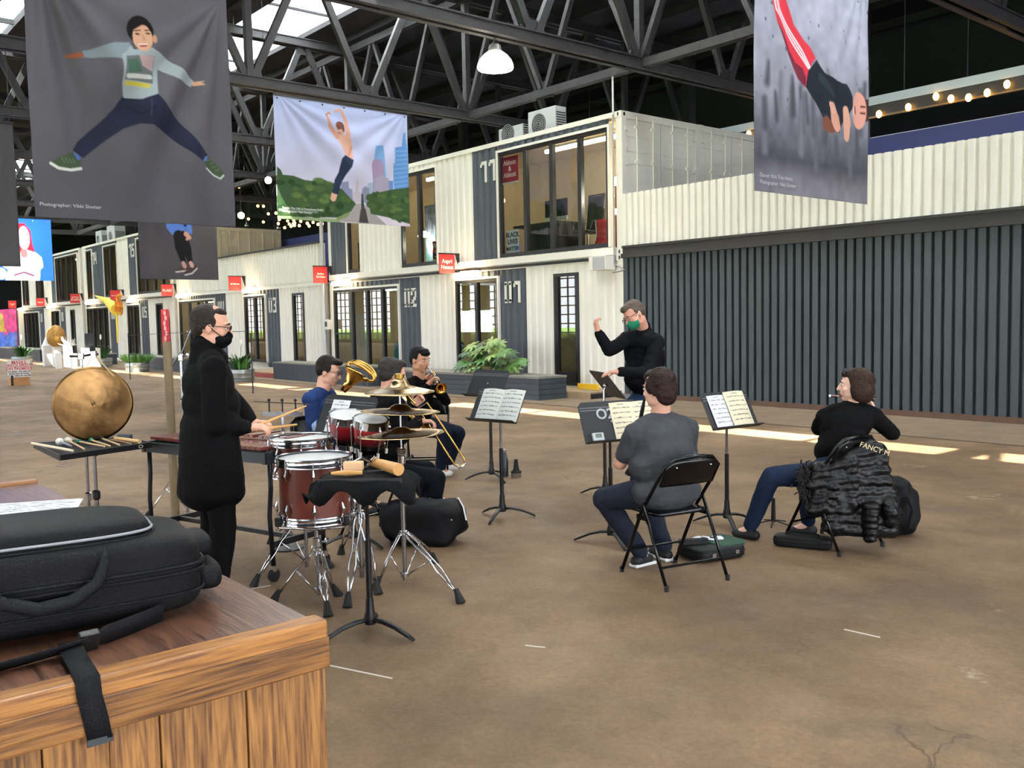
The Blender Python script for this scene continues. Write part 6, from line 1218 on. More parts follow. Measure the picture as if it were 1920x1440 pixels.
# mallet tray with stand
tr = thing('mallet_tray', 'black percussion tray on a chrome stand', 'tray', Vector((6.5, -12.2, 0))); pa, pb, pc, pd = [G(x, y, .84) for x, y in ((64, 833), (113, 856), (283, 832), (236, 821))]
mb = MB(); up = Vector((0, 0, 1)); mb.add([pa, pb, pc, pd]+[v+up*.006 for v in (pa, pb, pc, pd)], [(0, 1, 2, 3), (7, 6, 5, 4), (0, 4, 5, 1), (1, 5, 6, 2), (2, 6, 7, 3), (3, 7, 4, 0)]); mb.build('tray_board', mat('tray_felt', (26, 26, 28), .9), tr)
for a, b in ((pa, pb), (pb, pc), (pc, pd), (pd, pa)): MB().bar(a-up*.008, b-up*.008, .012, .036).build('tray_edge', BLK, tr)
tcx = (pa+pb+pc+pd)/4
MB().tube([Vector((tcx.x, tcx.y, .02)), Vector((tcx.x, tcx.y, .5))], .0155, 12).build('lower_tube', DCHROME, tr, smooth=True); MB().tube([Vector((tcx.x, tcx.y, .5)), Vector((tcx.x, tcx.y, .82))], .012, 12).build('upper_tube', DCHROME, tr, smooth=True); MB(Matrix.Translation((tcx.x, tcx.y, .5))).lathe([(.016, -.04), (.026, -.03), (.026, .02), (.016, .03)], 14).build('clamp', BLK, tr, smooth=True); MB().tube([Vector((tcx.x-.05, tcx.y, .77)), Vector((tcx.x+.05, tcx.y, .78))], .012, 8).build('wing_screw', BLK, tr)
for k in range(3): MB().tube([Vector((tcx.x, tcx.y, .3)), Vector((tcx.x, tcx.y, .02))+dirv(30+120*k)*.3], .008, 6).build('leg', DCHROME, tr)
edge = (pb+pc)/2; bm_ = frame_M(pc.lerp(pb, .12)+Vector((.007, -.004, -.008)), (pc-pb), up); MB().lathe([(.014, 0), (.014, .002)], 20, bm_ @ Matrix.Diagonal((1.2, .8, 1, 1))).build('oval_badge', WHITE, tr); MB().lathe([(.010, .002), (.010, .003)], 20, bm_ @ Matrix.Diagonal((1.2, .8, 1, 1))).build('badge_inner', BLK, tr)
# mallets lying on the tray
def mallet(p0, p1, col, hr, label, shaft=(214, 178, 128), sr=.006, z=.868):
    a, b = G(*p0, z), G(*p1, z); T = thing('mallet', label, 'mallet', b, group='mallets on the tray'); MB().tube([a, b], sr, 8).build('shaft', mat('shaft_%d_%d_%d' % shaft, shaft, .5), T, smooth=True)
    if hr: MB().ell(a, (hr, hr, hr*.92)).build('mallet_head', mat('head_%d_%d_%d' % col, col, .9, bump=(90, .5)), T, smooth=True)
mallet((112, 828), (134, 836), (226, 220, 208), .028, 'mallet with a large white felt ball and grey handle', (150, 150, 156)); mallet((128, 826), (158, 842), (226, 218, 204), .028, 'mallet with a large white felt ball and wooden handle'); mallet((148, 828), (196, 837), (24, 110, 78), .017, 'mallet with a small green wound head at the tray middle'); mallet((171, 825), (206, 836), (24, 120, 84), .017, 'mallet with a small green wound head and green-ended handle'); mallet((191, 822), (224, 834), (26, 26, 30), .02, 'mallet with a dark head and tan handle'); mallet((216, 822), (262, 828), (54, 60, 68), 0, 'thick pale wooden handle of a grey-headed beater', (214, 176, 122), .014); mallet((60, 831), (136, 845), (230, 220, 200), 0, 'long pale drumstick overhanging the tray edge', (226, 206, 176), .009); mallet((208, 824), (246, 832), (90, 80, 70), 0, 'thin tan stick beside the dark mallet', (160, 120, 84), .005)
a = G(222, 821, .87); MB().tube([a, a+RT*.09], .026, 12).build('beater_head', mat('felt_grey', (56, 62, 70), .9), label='grey cylindrical felt beater head on the tray', cat='mallet', smooth=True)
# gong on its stand
gc = DP(175, 757, 6.45); gn = (CAM-gc); gn.z = 0; gn = gn.normalized()*1.0+RT*.12; gn.normalize(); gu_ = Vector((0, 0, 1)); gr_ = gu_.cross(gn).normalized(); GR = .262
MG = Matrix((gr_, gu_, gn)).transposed().to_4x4(); MG.translation = gc; gp = []
NS = 72; NRr = 16; vs = []; fs = []
for i in range(NRr+1):
    r = GR*i/NRr
    for j in range(NS):
        a = 2*math.pi*j/NS; w = .004*math.sin(3*a+.5)*(r/GR)**2+.0012*mnoise.noise(Vector((r*20*math.cos(a), r*20*math.sin(a), 1))); vs.append((r*math.cos(a), r*math.sin(a), .012*(1-(r/GR)**2)+w))
for i in range(NRr):
    for j in range(NS): fs.append((i*NS+j, (i+1)*NS+j, (i+1)*NS+(j+1) % NS, i*NS+(j+1) % NS))
for _m in (GONGM, BRONZE):                              # lathe-turned metal: radial anisotropic sheen
    _t = _m.node_tree.nodes.new('ShaderNodeTangent'); _t.direction_type = 'RADIAL'; _t.axis = 'Z'; _p = _m.node_tree.nodes['Principled BSDF']; _p.inputs['Anisotropic'].default_value = .8; _m.node_tree.links.new(_t.outputs[0], _p.inputs['Tangent'])
gme = bpy.data.meshes.new('gong'); gme.from_pydata(vs, [], fs); gme.update(); gme.polygons.foreach_set('use_smooth', [True]*len(gme.polygons))
go = link_mesh(gme, 'gong', GONGM, None, gc, 'large hammered bronze gong hanging above the mallet tray', 'gong'); go.rotation_euler = MG.to_euler(); _q = go.modifiers.new('thick', 'SOLIDIFY'); _q.thickness = .004
gs = thing('gong_stand', 'chrome boom stand holding the gong by cords', 'stand', Vector((gc.x, gc.y, 0))); t0 = DP(152, 668, 6.5); t1 = DP(176, 664, 6.5)
MB().tube([Vector((t0.x, t0.y, .02)), t0], .011, 10).build('upright', DCHROME, gs, smooth=True); MB().tube([t0-RT*.08, t0, t1, t1+RT*.03], .009, 8).build('boom_arm', DCHROME, gs, smooth=True)
for q in (t0, t1): MB(Matrix.Translation(q)).lathe([(.012, -.025), (.022, -.02), (.022, .02), (.012, .025)], 12).build('clamp', CHROME, gs, smooth=True)
MB().ell(t1+UP*.035-RT*.01, (.02, .02, .03)).build('wing_knob', RUB, gs, smooth=True); MB().tube([t1, DP(214, 706, 6.42)], .005, 6).build('hanging_cord', mat('cord_tan', (170, 150, 110), .8), gs); MB().tube([t1, DP(152, 705, 6.42)], .003, 6).build('hanging_cord', mat('cord_tan', (170, 150, 110), .8), gs)
MB(Matrix.Translation((t0.x, t0.y, .45))).lathe([(.012, -.04), (.022, -.03), (.022, .02), (.012, .03)], 14).build('height_clamp', CHROME, gs, smooth=True)
for k in range(3): MB().tube([Vector((t0.x, t0.y, .3)), Vector((t0.x, t0.y, .02))+dirv(75+120*k)*.3], .008, 6).build('leg', DCHROME, gs)
# tall brown pole behind the xylophone and the boom stand beyond
p0 = DP(330, 985, 7.3); p1 = DP(313, 641, 7.3); dn = (p0-p1).normalized(); pf = p1+dn*((p1.z-.01)/-dn.z); MB().tube([pf, p1], .034, 14).build('timber_pole', mat('pole_bronze', (116, 98, 70), .6, var=(6, .2)), label='tall weathered brown pole leaning beside the percussionist', cat='pole', smooth=True)
bq = Vector((DP(345, 800, 7.9).x, DP(345, 800, 7.9).y, 0)); bm2 = thing('boom_stand', 'chrome boom stand partly hidden behind the percussionist', 'stand', bq, group='chrome drum stands'); tripod(bm2, bq, .45, [bq+dirv(10)*.34, bq+dirv(130)*.34, bq+dirv(250)*.34], up_to=1.4, collar=(1.0, 1.38)); MB().tube([bq+Vector((0, 0, 1.4)), bq+Vector((.05, .08, 1.62))], .008, 8).build('boom_arm', DCHROME, bm2); MB().tube([bq-RT*.12+Vector((0, 0, 1.25)), bq+Vector((0, 0, 1.42))], .01, 8).build('boom_arm', DCHROME, bm2)
st = thing('cable_barrier', 'thin dark cable stretched between posts behind the percussionist', 'cable', AY(280, 625, -4.6)); MB().tube([AY(240, 629, -4.6), AY(330, 624, -4.6), AY(470, 621, -4.6)], .008, 6).build('cable', DARKF, st)
for px in (240, 470): q = AY(px, 625, -4.6); MB().tube([Vector((q.x, q.y, 0)), q], .015, 8).build('post', DARKF, st)
# ================================================================ people
def capsule(mb, a, b, ra, rb, n=14):
    a, b = Vector(a), Vector(b); d = b-a; L = d.length
    if L < 1e-5: mb.ell(a, max(ra, rb), nu=n, nv=8); return
    d.normalize(); ref = Vector((0, 0, 1)) if abs(d.z) < .9 else Vector((1, 0, 0)); x = d.cross(ref).normalized(); y = d.cross(x); rings = []
    for k in range(5): t = math.pi/2*(1-k/4.0); rings.append((a-d*ra*math.sin(t), max(ra*math.cos(t), .0006)))
    for k in range(1, 5): t = math.pi/2*(k/4.0); rings.append((b+d*rb*math.sin(t), max(rb*math.cos(t), .0006)))
    rings.insert(5, (b, rb)); vs = []; fs = []
    for p, r in rings:
        for j in range(n): q = 2*math.pi*j/n; vs.append(p+(x*math.cos(q)+y*math.sin(q))*r)
    k = len(rings)
    for i in range(k-1):
        for j in range(n): fs.append((i*n+j, i*n+(j+1) % n, (i+1)*n+(j+1) % n, (i+1)*n+j))
    fs += [tuple(reversed(range(n))), tuple(range((k-1)*n, k*n))]; mb.add(vs, fs)
def fuse(mb, name, material, parent=None, voxel=.008, smooth=4, label=None, cat=None, group=None, kind=None, wr=0.0, fac=.5):
    """voxel-fuse overlapping volumes into one continuous surface"""
    me = bpy.data.meshes.new(name); me.from_pydata(mb.v, [], mb.f); me.update(); o = bpy.data.objects.new(name, me); COL.objects.link(o)
    r = o.modifiers.new('r', 'REMESH'); r.mode = 'VOXEL'; r.voxel_size = voxel; r.use_smooth_shade = True
    s = o.modifiers.new('s', 'SMOOTH'); s.iterations = smooth; s.factor = fac
    dg = bpy.context.evaluated_depsgraph_get(); nm = bpy.data.meshes.new_from_object(o.evaluated_get(dg)); bpy.data.objects.remove(o); bpy.data.meshes.remove(me)
    n = len(nm.vertices); co = np.empty(n*3); nm.vertices.foreach_get('co', co); co = co.reshape(-1, 3)
    if wr:
        no = np.empty(n*3); nm.vertices.foreach_get('normal', no); no = no.reshape(-1, 3)
        k = np.array([mnoise.noise(Vector((c[0]*9, c[1]*9, c[2]*15)))+.6*mnoise.noise(Vector((c[0]*22, c[1]*22, c[2]*30))) for c in co]); co = co+no*(k*wr)[:, None]
    loc = np.array([(co[:, 0].min()+co[:, 0].max())/2, (co[:, 1].min()+co[:, 1].max())/2, co[:, 2].min()]); co = co-loc; nm.vertices.foreach_set('co', co.ravel()); nm.materials.clear()
    nm.polygons.foreach_set('use_smooth', [True]*len(nm.polygons)); nm.update()
    nm.name = name; return link_mesh(nm, name, material, parent, Vector(loc), label, cat, group, kind)
SKINS = {}
def skin(name, rgb): return mat('skin_'+name, rgb, .5, var=(18, .06), bump=(160, .06), spec=.4)
def cloth(name, rgb, rough=.85, b=(14, .5), v=.12): return mat('cloth_'+name, rgb, rough, var=(10, v), bump=b, spec=.12)
def axes(f, u): 
    f = Vector(f).normalized(); u = Vector(u); r = f.cross(u).normalized(); u = r.cross(f); return r, f, u
def head_vol(mb, c, f, u, s=1.0, neck=None):
    r, f, u = axes(f, u); R = Matrix((r, f, u)).transposed(); P = lambda x, y, z: Vector(c)+(r*x+f*y+u*z)*s
    e = lambda p, q: mb.ell(P(*p), [k*s for k in q], R, 20, 14)
    e((0, -.012, .025), (.074, .094, .092)); e((0, .03, -.035), (.060, .062, .078)); e((0, .058, -.092), (.027, .026, .020)); e((0, .072, .022), (.048, .020, .012)); e((0, .086, -.062), (.022, .010, .010))
    for q in (-1, 1): e((q*.075, -.008, -.012), (.008, .019, .031)); e((q*.042, .055, -.03), (.02, .024, .02)); e((q*.05, .0, -.07), (.016, .04, .03))
    capsule(mb, P(0, .086, .012), P(0, .106, -.03), .008*s, .013*s, 10)
    if neck is not None: capsule(mb, P(0, -.025, -.06), neck, .054*s, .060*s)
def face_bits(T, c, f, u, s=1.0, brow=(50, 36, 28), lip=(150, 84, 76)):
    r, f, u = axes(f, u); R = Matrix((r, f, u)).transposed(); P = lambda x, y, z: Vector(c)+(r*x+f*y+u*z)*s
    for q in (-1, 1):
        ey = MB().ell(P(q*.031, .078, .002), [.0135*s, .008*s, .0085*s], R, 12, 8).build('eye', mat('eye_white', (225, 220, 214), .3), T, smooth='all'); MB().ell(P(q*.031, .0855, .001), [.006*s, .003*s, .006*s], R, 10, 6).build('iris', mat('iris_dark', (40, 26, 20), .2), ey, smooth='all')
        MB().tube([P(q*.016, .090, .021), P(q*.033, .090, .027), P(q*.05, .078, .021)], [.003*s, .004*s, .002*s], 6).build('eyebrow', mat('brow_%d' % brow[0], brow, .9), T)
    MB().tube([P(-.022, .090, -.062), P(0, .098, -.060), P(.022, .090, -.062)], [.002*s, .006*s, .002*s], 8).build('lips', mat('lip_%d' % lip[0], lip, .5), T, smooth='all')
def hair_vol(mb, c, f, u, s, spec):
    r, f, u = axes(f, u); R = Matrix((r, f, u)).transposed()
    for p, q in spec: mb.ell(Vector(c)+(r*p[0]+f*p[1]+u*p[2])*s, [k*s for k in q], R, 20, 14)
SHORT = [((0, -.03, .045), (.081, .094, .083)), ((0, .035, .088), (.058, .05, .03)), ((0, -.058, .0), (.072, .058, .07)), ((-.062, -.012, .03), (.02, .045, .045)), ((.062, -.012, .03), (.02, .045, .045))]
def hand_vol(mb, w, d, n, curl=.6, s=1.0, side=1):
    """w wrist point, d direction of the palm, n palm normal (palm side), side +1/-1 thumb side"""
    d = Vector(d).normalized(); n = Vector(n); n = (n-d*n.dot(d)).normalized(); x = d.cross(n)*side; w = Vector(w)
    capsule(mb, w, w+d*.03*s, .026*s, .026*s, 10)
    for k in (-1.5, -.5, .5, 1.5): capsule(mb, w+d*.02*s+x*.010*k*s, w+d*.088*s+x*.0165*k*s, .016*s, .0125*s, 10)
    for k, L in zip((1.5, .5, -.5, -1.5), (.074, .084, .078, .060)):
        p = w+d*.09*s+x*.0185*k*s; a = curl; q0 = p
        for j, (seg, ra) in enumerate(((.45, .0095), (.32, .0088), (.23, .0078))):
            a2 = curl*(.55+.75*j); dd = d*math.cos(a2)+n*math.sin(a2); q1 = q0+dd*L*seg*s; capsule(mb, q0, q1, ra*s, ra*.92*s, 8); q0 = q1
    tb_ = w+d*.03*s+x*.030*s; t1 = tb_+(d*.55+x*.6+n*.45).normalized()*.042*s; t2 = t1+(d*.75+n*.55-x*.1).normalized()*.032*s; capsule(mb, tb_, t1, .0125*s, .0105*s, 8); capsule(mb, t1, t2, .0105*s, .0085*s, 8)
def person(label, J, sk, opt):
    """J: joints in world space; builds one continuous body plus clothing children"""
    o = dict(fat=1.0, s=1.0, shirt=None, sleeve='long', pants=None, shoes=(20, 20, 22), hair=None, hands=True, loose=.012, curl=(.7, .7)); o.update(opt); s = o['s']; F = o['fat']
    sl, sr, pe, nk = J['sl'], J['sr'], J['pelvis'], J['neck']; rv = (sr-sl).normalized(); upv = (nk-pe).normalized(); fv = upv.cross(rv).normalized(); hl, hr = J['hl'], J['hr']; ch = pe.lerp(nk, .66); wa = pe.lerp(nk, .32)
    Rt = Matrix((rv, fv, upv)).transposed()
    def torso(mb, g=0.0, low=True):
        mb.ell(ch, [(.158*F+g)*s, (.108*F+g)*s, (.155+g)*s], Rt, 22, 14); mb.ell(pe.lerp(nk, .48)+fv*.012*F*s, [(.148*F+g)*s, (.108*F*F+g)*s, .13*s], Rt, 22, 14); mb.ell(wa+fv*.012*F*s, [(.142*F*F+g)*s, (.105*F*F+g)*s, .13*s], Rt, 22, 14)
        capsule(mb, sl, sr, (.060+g*.8)*s, (.060+g*.8)*s); base = nk-upv*.02*s
        for q in (sl, sr): capsule(mb, base-upv*.02*s, q.lerp(base, .25), (.058+g*.5)*s, (.058+g*.8)*s)
        if low: mb.ell(pe, [(.158*F+g)*s, (.118*F+g)*s, .12*s], Rt, 22, 14)
    def arm(mb, a, e, w, g=0.0, upto=1.0):
        capsule(mb, a, a.lerp(e, min(1, upto*2)), (.052+g)*s*(.9+.1*F), ((.043*(.85+.15*F))+g)*s)
        if upto > .5: capsule(mb, e, e.lerp(w, min(1, (upto-.5)*2)), (.042+g)*s, (.030+g*.9)*s)
    def leg(mb, h, k, a, g=0.0):
        capsule(mb, h, k, (.083*F**.5+g)*s, (.057+g)*s); capsule(mb, k, k.lerp(a, .35), (.057+g)*s, (.056+g)*s); capsule(mb, k.lerp(a, .35), a, (.056+g)*s, (.040+g)*s)
    b = MB(); torso(b); head_vol(b, J['head'], J['hf'], J['hu'], s*o.get('hs', 1.0), nk)
    for side in 'lr':
        arm(b, J['s'+side], J['e'+side], J['w'+side]); leg(b, J['h'+side], J['k'+side], J['a'+side]); ft = J['t'+side]; capsule(b, J['a'+side]-Vector((0, 0, .03*s)), ft+Vector((0, 0, .028*s)), .034*s, .026*s)
        if o['hands']: hand_vol(b, J['w'+side], J['d'+side], J['n'+side], o['curl'][0 if side == 'l' else 1], s, 1 if side == 'r' else -1)
    body = fuse(b, 'person', skin(*sk), None, .0065, 2, label, 'person', 'musicians')
    if o['shirt']:
        c = MB(); torso(c, o['loose'], o.get('shirt_low', True)); up = {'long': .97, 'short': .36, 'elbow': .56}[o['sleeve']]
        for side in 'lr': arm(c, J['s'+side], J['e'+side], J['w'+side], o['loose'], up)
        for ex in o.get('extra', []): ex(c)
        fuse(c, 'shirt' if not o.get('jacket') else 'jacket', o['shirt'], body, .010, 3, wr=o.get('wr', .006))
    if o['pants']:
        c = MB(); FP = o.get('pfat', F); c.ell(pe, [(.162*FP+.012)*s, (.122*FP+.012)*s, .125*s], Rt, 22, 14)
        for side in 'lr': leg(c, J['h'+side], J['k'+side], J['a'+side], .017)
        fuse(c, 'trousers', o['pants'], body, .011, 4, wr=.005)
    if o['shoes']:
        for side in 'lr':
            c = MB(); a, t = J['a'+side], J['t'+side]; d = (t-a); d.z = 0; d = d.normalized(); z = Vector((0, 0, 1)); g0 = Vector((a.x, a.y, t.z))
            capsule(c, g0-d*.035*s+z*.040*s, t+z*.036*s-d*.01*s, .040*s, .036*s); capsule(c, g0+z*.06*s, a-z*.0*s+d*.01, .042*s, .044*s if not o.get('lowshoe') else .02*s)
            sh = fuse(c, 'shoe', mat('shoe_%d_%d_%d' % o['shoes'], o['shoes'], .6), body, .008, 3)
            if o.get('sole'): MB().bar(g0-d*.07*s+z*.012, t+d*.03*s+z*.012, .075*s, .022).build('sole', mat('sole_pale', o['sole'], .6), sh, bevel=.008)
    if o['hair']:
        c = MB(); hair_vol(c, J['head'], J['hf'], J['hu'], s*o.get('hs', 1.0), o['hair'][1]); hm = mat('hair_%d_%d_%d' % o['hair'][0], o['hair'][0], .5, var=(40, .35), bump=(70, .9), spec=.15); fuse(c, 'hair', hm, body, .006, 2, wr=o.get('hwr', .008))
    face_bits(body, J['head'], J['hf'], J['hu'], s*o.get('hs', 1.0), brow=o.get('brow', (50, 36, 28)))
    return body
def hp(J, x, y, z, s=1.0):
    r, f, u = axes(J['hf'], J['hu']); return J['head']+(r*x+f*y+u*z)*s
def glasses(body, J, m, s=1.0):
    for q in (-1, 1):
        pts = [hp(J, q*.033+.021*math.cos(a), .100, .002+.014*math.sin(a), s) for a in [2*math.pi*k/16 for k in range(16)]]; g = MB().tube(pts, .0026, 6, closed=True); g.tube([hp(J, q*.055, .098, .006, s), hp(J, q*.072, .05, .008, s), hp(J, q*.080, -.01, .004, s)], .0024, 6)
        g.build('spectacle_rim', m, body)
    MB().tube([hp(J, -.012, .101, .004, s), hp(J, 0, .106, .006, s), hp(J, .012, .101, .004, s)], .0024, 6).build('spectacle_bridge', m, body)
def mask(body, J, m, strap, s=1.0):
    c = MB(); r, f, u = axes(J['hf'], J['hu']); R = Matrix((r, f, u)).transposed()
    c.ell(hp(J, 0, .050, -.062, s), [.062*s, .066*s, .046*s], R, 20, 14); c.ell(hp(J, 0, .085, -.04, s), [.028*s, .034*s, .03*s], R, 16, 10); c.ell(hp(J, 0, .05, -.088, s), [.042*s, .046*s, .03*s], R, 16, 10)
    fuse(c, 'face_mask', m, body, .005, 4)
    for q in (-1, 1): MB().tube([hp(J, q*.056, .06, -.045, s), hp(J, q*.074, .02, -.02, s), hp(J, q*.082, -.012, .008, s)], .003, 6).build('mask_strap', strap, body)
def sit_leg(side, J, h, k, a, t): J['h'+side], J['k'+side], J['a'+side], J['t'+side] = h, k, a, t
Zv = Vector((0, 0, 1)); IL = -Vector((RT.x, RT.y, 0)).normalized(); IR = -IL; AWAY = Vector((FW.x, FW.y, 0)).normalized(); TOW = -AWAY
BLACKC = cloth('black_knit', (9, 9, 10)); 
# ---- percussionist: stands with his back half turned, facing the xylophone
J = {}; f = (IR*.85+AWAY*.5).normalized(); r = f.cross(Zv); D0 = 5.35
J['head'] = DP(397, 612, D0); J['neck'] = DP(389, 656, D0); J['pelvis'] = DP(394, 850, D0); c_ = DP(387, 690, D0); J['sr'] = c_+r*.20; J['sl'] = c_-r*.20; J['hf'] = (IR*.97+AWAY*.22-Zv*.16); J['hu'] = Zv+IR*.1
for sd, q in (('l', -1), ('r', 1)):
    hpz = J['pelvis']+r*.09*q; J['h'+sd] = hpz; g0 = Vector((hpz.x, hpz.y, 0))+r*.03*q; J['k'+sd] = g0+Zv*.50+f*.03; J['a'+sd] = g0+Zv*.09-f*.02; J['t'+sd] = g0+f*.14
J['er'] = DP(402, 800, D0-.16); J['wr'] = DP(462, 801, D0+.02); J['el'] = DP(452, 770, D0+.28); J['wl'] = DP(470, 792, D0+.25); J['dr'] = IR+AWAY*.1; J['dl'] = IR-AWAY*.1; J['nr'] = -Zv+AWAY*.3; J['nl'] = -Zv
def coat(c):
    p = J['pelvis']
    for k in range(12): R_ = Matrix((r, f, Zv)).transposed(); c.ell(p+Zv*(.16-.034*k), [.20+.003*k, .160+.003*k, .125], R_, 22, 12)
    capsule(c, J['neck']+Zv*.02-f*.02, J['neck']-Zv*.06, .078, .12)
P1_ = person('person in a long black suit jacket standing at the xylophone with two sticks', J, ('perc', (214, 160, 134)), dict(fat=1.16, shirt=cloth('black_suit', (8, 8, 9)), pants=cloth('black_trouser', (9, 9, 10)), hair=((46, 38, 32), [((0, -.034, .040), (.079, .090, .080)), ((0, -.062, -.008), (.070, .050, .068)), ((-.064, -.014, .02), (.017, .04, .045)), ((.064, -.014, .02), (.017, .04, .045)), ((0, .02, .082), (.055, .05, .025))]), hwr=.004, extra=[coat], jacket=True, loose=.02, hs=1.06, curl=(1.0, 1.0), wr=.004))
glasses(P1_, J, mat('frame_black', (14, 13, 13), .3), 1.06); mask(P1_, J, cloth('black_mask', (12, 12, 13)), mat('strap_black', (14, 14, 15), .7), 1.06)
tan = mat('stick_maple', (206, 154, 88), .45, var=(12, .12))
MB().tube([DP(478, 800, 5.42), DP(574, 761, 5.75)], [.009, .005], 8).build('drum_stick', tan, label='tan wooden stick raised from the percussionist hand', cat='stick', smooth=True); MB().tube([DP(480, 806, 5.36), DP(556, 796, 5.7)], [.010, .006], 8).build('drum_stick', tan, label='tan wooden stick held level over the xylophone bars', cat='stick', smooth=True)
# ---- conductor
J = {}; D0 = 8.35; f = (IL*.75+TOW*.55).normalized(); r = f.cross(Zv); J['head'] = DP(1188, 590, D0-.12); J['neck'] = DP(1206, 620, D0); J['pelvis'] = DP(1213, 757, D0+.08); c_ = DP(1206, 640, D0); J['sr'] = DP(1174, 637, D0-.02); J['sl'] = DP(1232, 642, D0-.12)
sv = (J['sr']-J['sl']); J['hf'] = IL*.78+TOW*.5-Zv*.55; J['hu'] = Zv*1.0+IL*.55
for sd, q in (('l', -1), ('r', 1)):
    hpz = J['pelvis']+r*.09*q; J['h'+sd] = hpz; g0 = Vector((hpz.x, hpz.y, 0))+r*.04*q+f*.02*q; J['k'+sd] = g0+Zv*.5; J['a'+sd] = g0+Zv*.09; J['t'+sd] = g0+f*.15
J['er'] = DP(1143, 657, D0-.15); J['wr'] = DP(1122, 624, D0-.2); J['dr'] = Zv*.95+IL*.25; J['nr'] = AWAY*.4+IR*.8; J['el'] = DP(1212, 700, D0-.3); J['wl'] = DP(1162, 697, D0-.35); J['dl'] = IL+TOW*.2; J['nl'] = -Zv
def collar2(c): capsule(c, J['neck']+Zv*.03, J['neck']-Zv*.05, .07, .11)
P2_ = person('person conducting in a black pullover and jeans with a green face mask', J, ('cond', (206, 150, 126)), dict(fat=1.14, extra=[collar2], shirt=cloth('black_pullover', (12, 13, 16)), pants=cloth('blue_jeans', (44, 62, 90)), hair=((92, 80, 70), SHORT), hwr=.016, loose=.016, curl=(.5, 1.15), hs=1.02))
glasses(P2_, J, mat('frame_black', (14, 13, 13), .3), 1.02); mask(P2_, J, cloth('green_mask', (36, 120, 88), v=.3), mat('strap_white', (236, 236, 232), .7), 1.02)
MB().tube([DP(1119, 606, D0-.2), DP(1114, 585, D0-.2)], [.004, .0015], 6).build('baton', mat('baton_white', (240, 238, 230), .5), label='thin white baton in the conductor raised hand', cat='baton')
# ---- man in grey T-shirt
J = {}; f = Vector((dg.x, dg.y, 0)).normalized(); r = f.cross(Zv); S0 = Vector((PG.x, PG.y, 0)); J['pelvis'] = S0+Zv*.56+f*.03; D0 = 5.93
J['neck'] = DP(1238, 775, D0); J['head'] = DP(1234, 728, D0-.03); J['hf'] = f+IL*.35-Zv*.12; J['hu'] = Zv; c_ = DP(1241, 808, D0); J['sr'] = c_+r*.21; J['sl'] = c_-r*.21
J['hl'] = J['pelvis']-r*.10-Zv*.02; J['hr'] = J['pelvis']+r*.10-Zv*.02
J['kl'] = DP(1132, 935, D0+.12); J['al'] = DP(1200, 1040, 6.1); J['tl'] = Vector(G(1238, 1062)); J['tl'].z = 0; J['kr'] = J['hr']+f*.42-Zv*.02; J['ar'] = DP(1245, 1030, 6.25); J['ar'].z = .1; J['tr'] = Vector((J['ar'].x, J['ar'].y, 0))+f*.13
J['al'].z = .10; J['tl'] = Vector((J['al'].x, J['al'].y, 0))+IR*.10+f*.06
J['el'] = DP(1163, 868, D0+.02); J['er'] = J['sr']+f*.06-Zv*.27+r*.05; J['wl'] = J['pelvis']+f*.34-r*.06+Zv*.22; J['wr'] = J['pelvis']+f*.36+r*.04+Zv*.14; J['dl'] = f*.3+r; J['dr'] = f*.3-r; J['nl'] = -f; J['nr'] = -f
def tee(c):
    R_ = Matrix((r, f, Zv)).transposed(); c.ell(J['pelvis']-Zv*.02+f*.02, [.245, .185, .13], R_, 22, 14); c.ell(J['pelvis']+Zv*.13+f*.04, [.235, .175, .15], R_, 22, 14)
P3_ = person('person in a grey T-shirt and dark jeans seen from behind on the folding chair', J, ('grey', (222, 170, 146)), dict(fat=1.28, pfat=1.04, extra=[tee], shirt=cloth('charcoal_tee', (66, 68, 72), v=.2), sleeve='short', pants=cloth('dark_jeans', (38, 42, 54)), shoes=(22, 22, 24), sole=(235, 235, 235), hair=((44, 30, 24), [((0, -.03, .04), (.084, .098, .09)), ((0, -.065, -.02), (.078, .058, .085)), ((-.06, -.01, .02), (.026, .05, .06)), ((.06, -.01, .02), (.026, .05, .06)), ((0, .04, .085), (.06, .05, .035))]), hwr=.012, loose=.016, hs=1.06, curl=(1.0, 1.0)))
cl_ = thing('clarinet', 'black clarinet held before the man in grey', 'clarinet', J['wl']); a = J['head']+f*.15-Zv*.08; b = J['wr']+f*.12-Zv*.12; MB().tube([a, a.lerp(b, .12), a.lerp(b, .9), b], [.008, .013, .015, .034], 12).build('tube', RUB, cl_, smooth=True)
for k in range(6): q = a.lerp(b, .25+.1*k); MB().ell(q+r*.016, .008).build('key', CHROME, cl_)
# ---- flautist
J = {}; f = dirv(AF); r = f.cross(Zv); D0 = 6.6; S0 = Vector((PF.x, PF.y, 0)); J['pelvis'] = S0+Zv*.54-f*.03; J['neck'] = DP(1600, 755, D0+.02); J['head'] = DP(1601, 722, D0); J['hf'] = IL*.96+AWAY*.28; J['hu'] = Zv; c_ = DP(1593, 782, D0); tr_ = (IR*.95+TOW*.25).normalized(); J['sr'] = c_+tr_*.165; J['sl'] = c_-tr_*.165
J['hr'] = J['pelvis']+r*.085-Zv*.02; J['hl'] = J['pelvis']-r*.085-Zv*.02
J['kl'] = DP(1446, 893, 6.55); J['al'] = DP(1408, 980, 6.75); J['al'].z = .11; J['tl'] = DP(1378, 1000, 6.85); J['tl'].z = 0; J['kr'] = DP(1515, 890, 6.75); J['ar'] = DP(1515, 975, 6.85); J['ar'].z = .11; J['tr'] = Vector((J['ar'].x, J['ar'].y, 0))+IL*.14
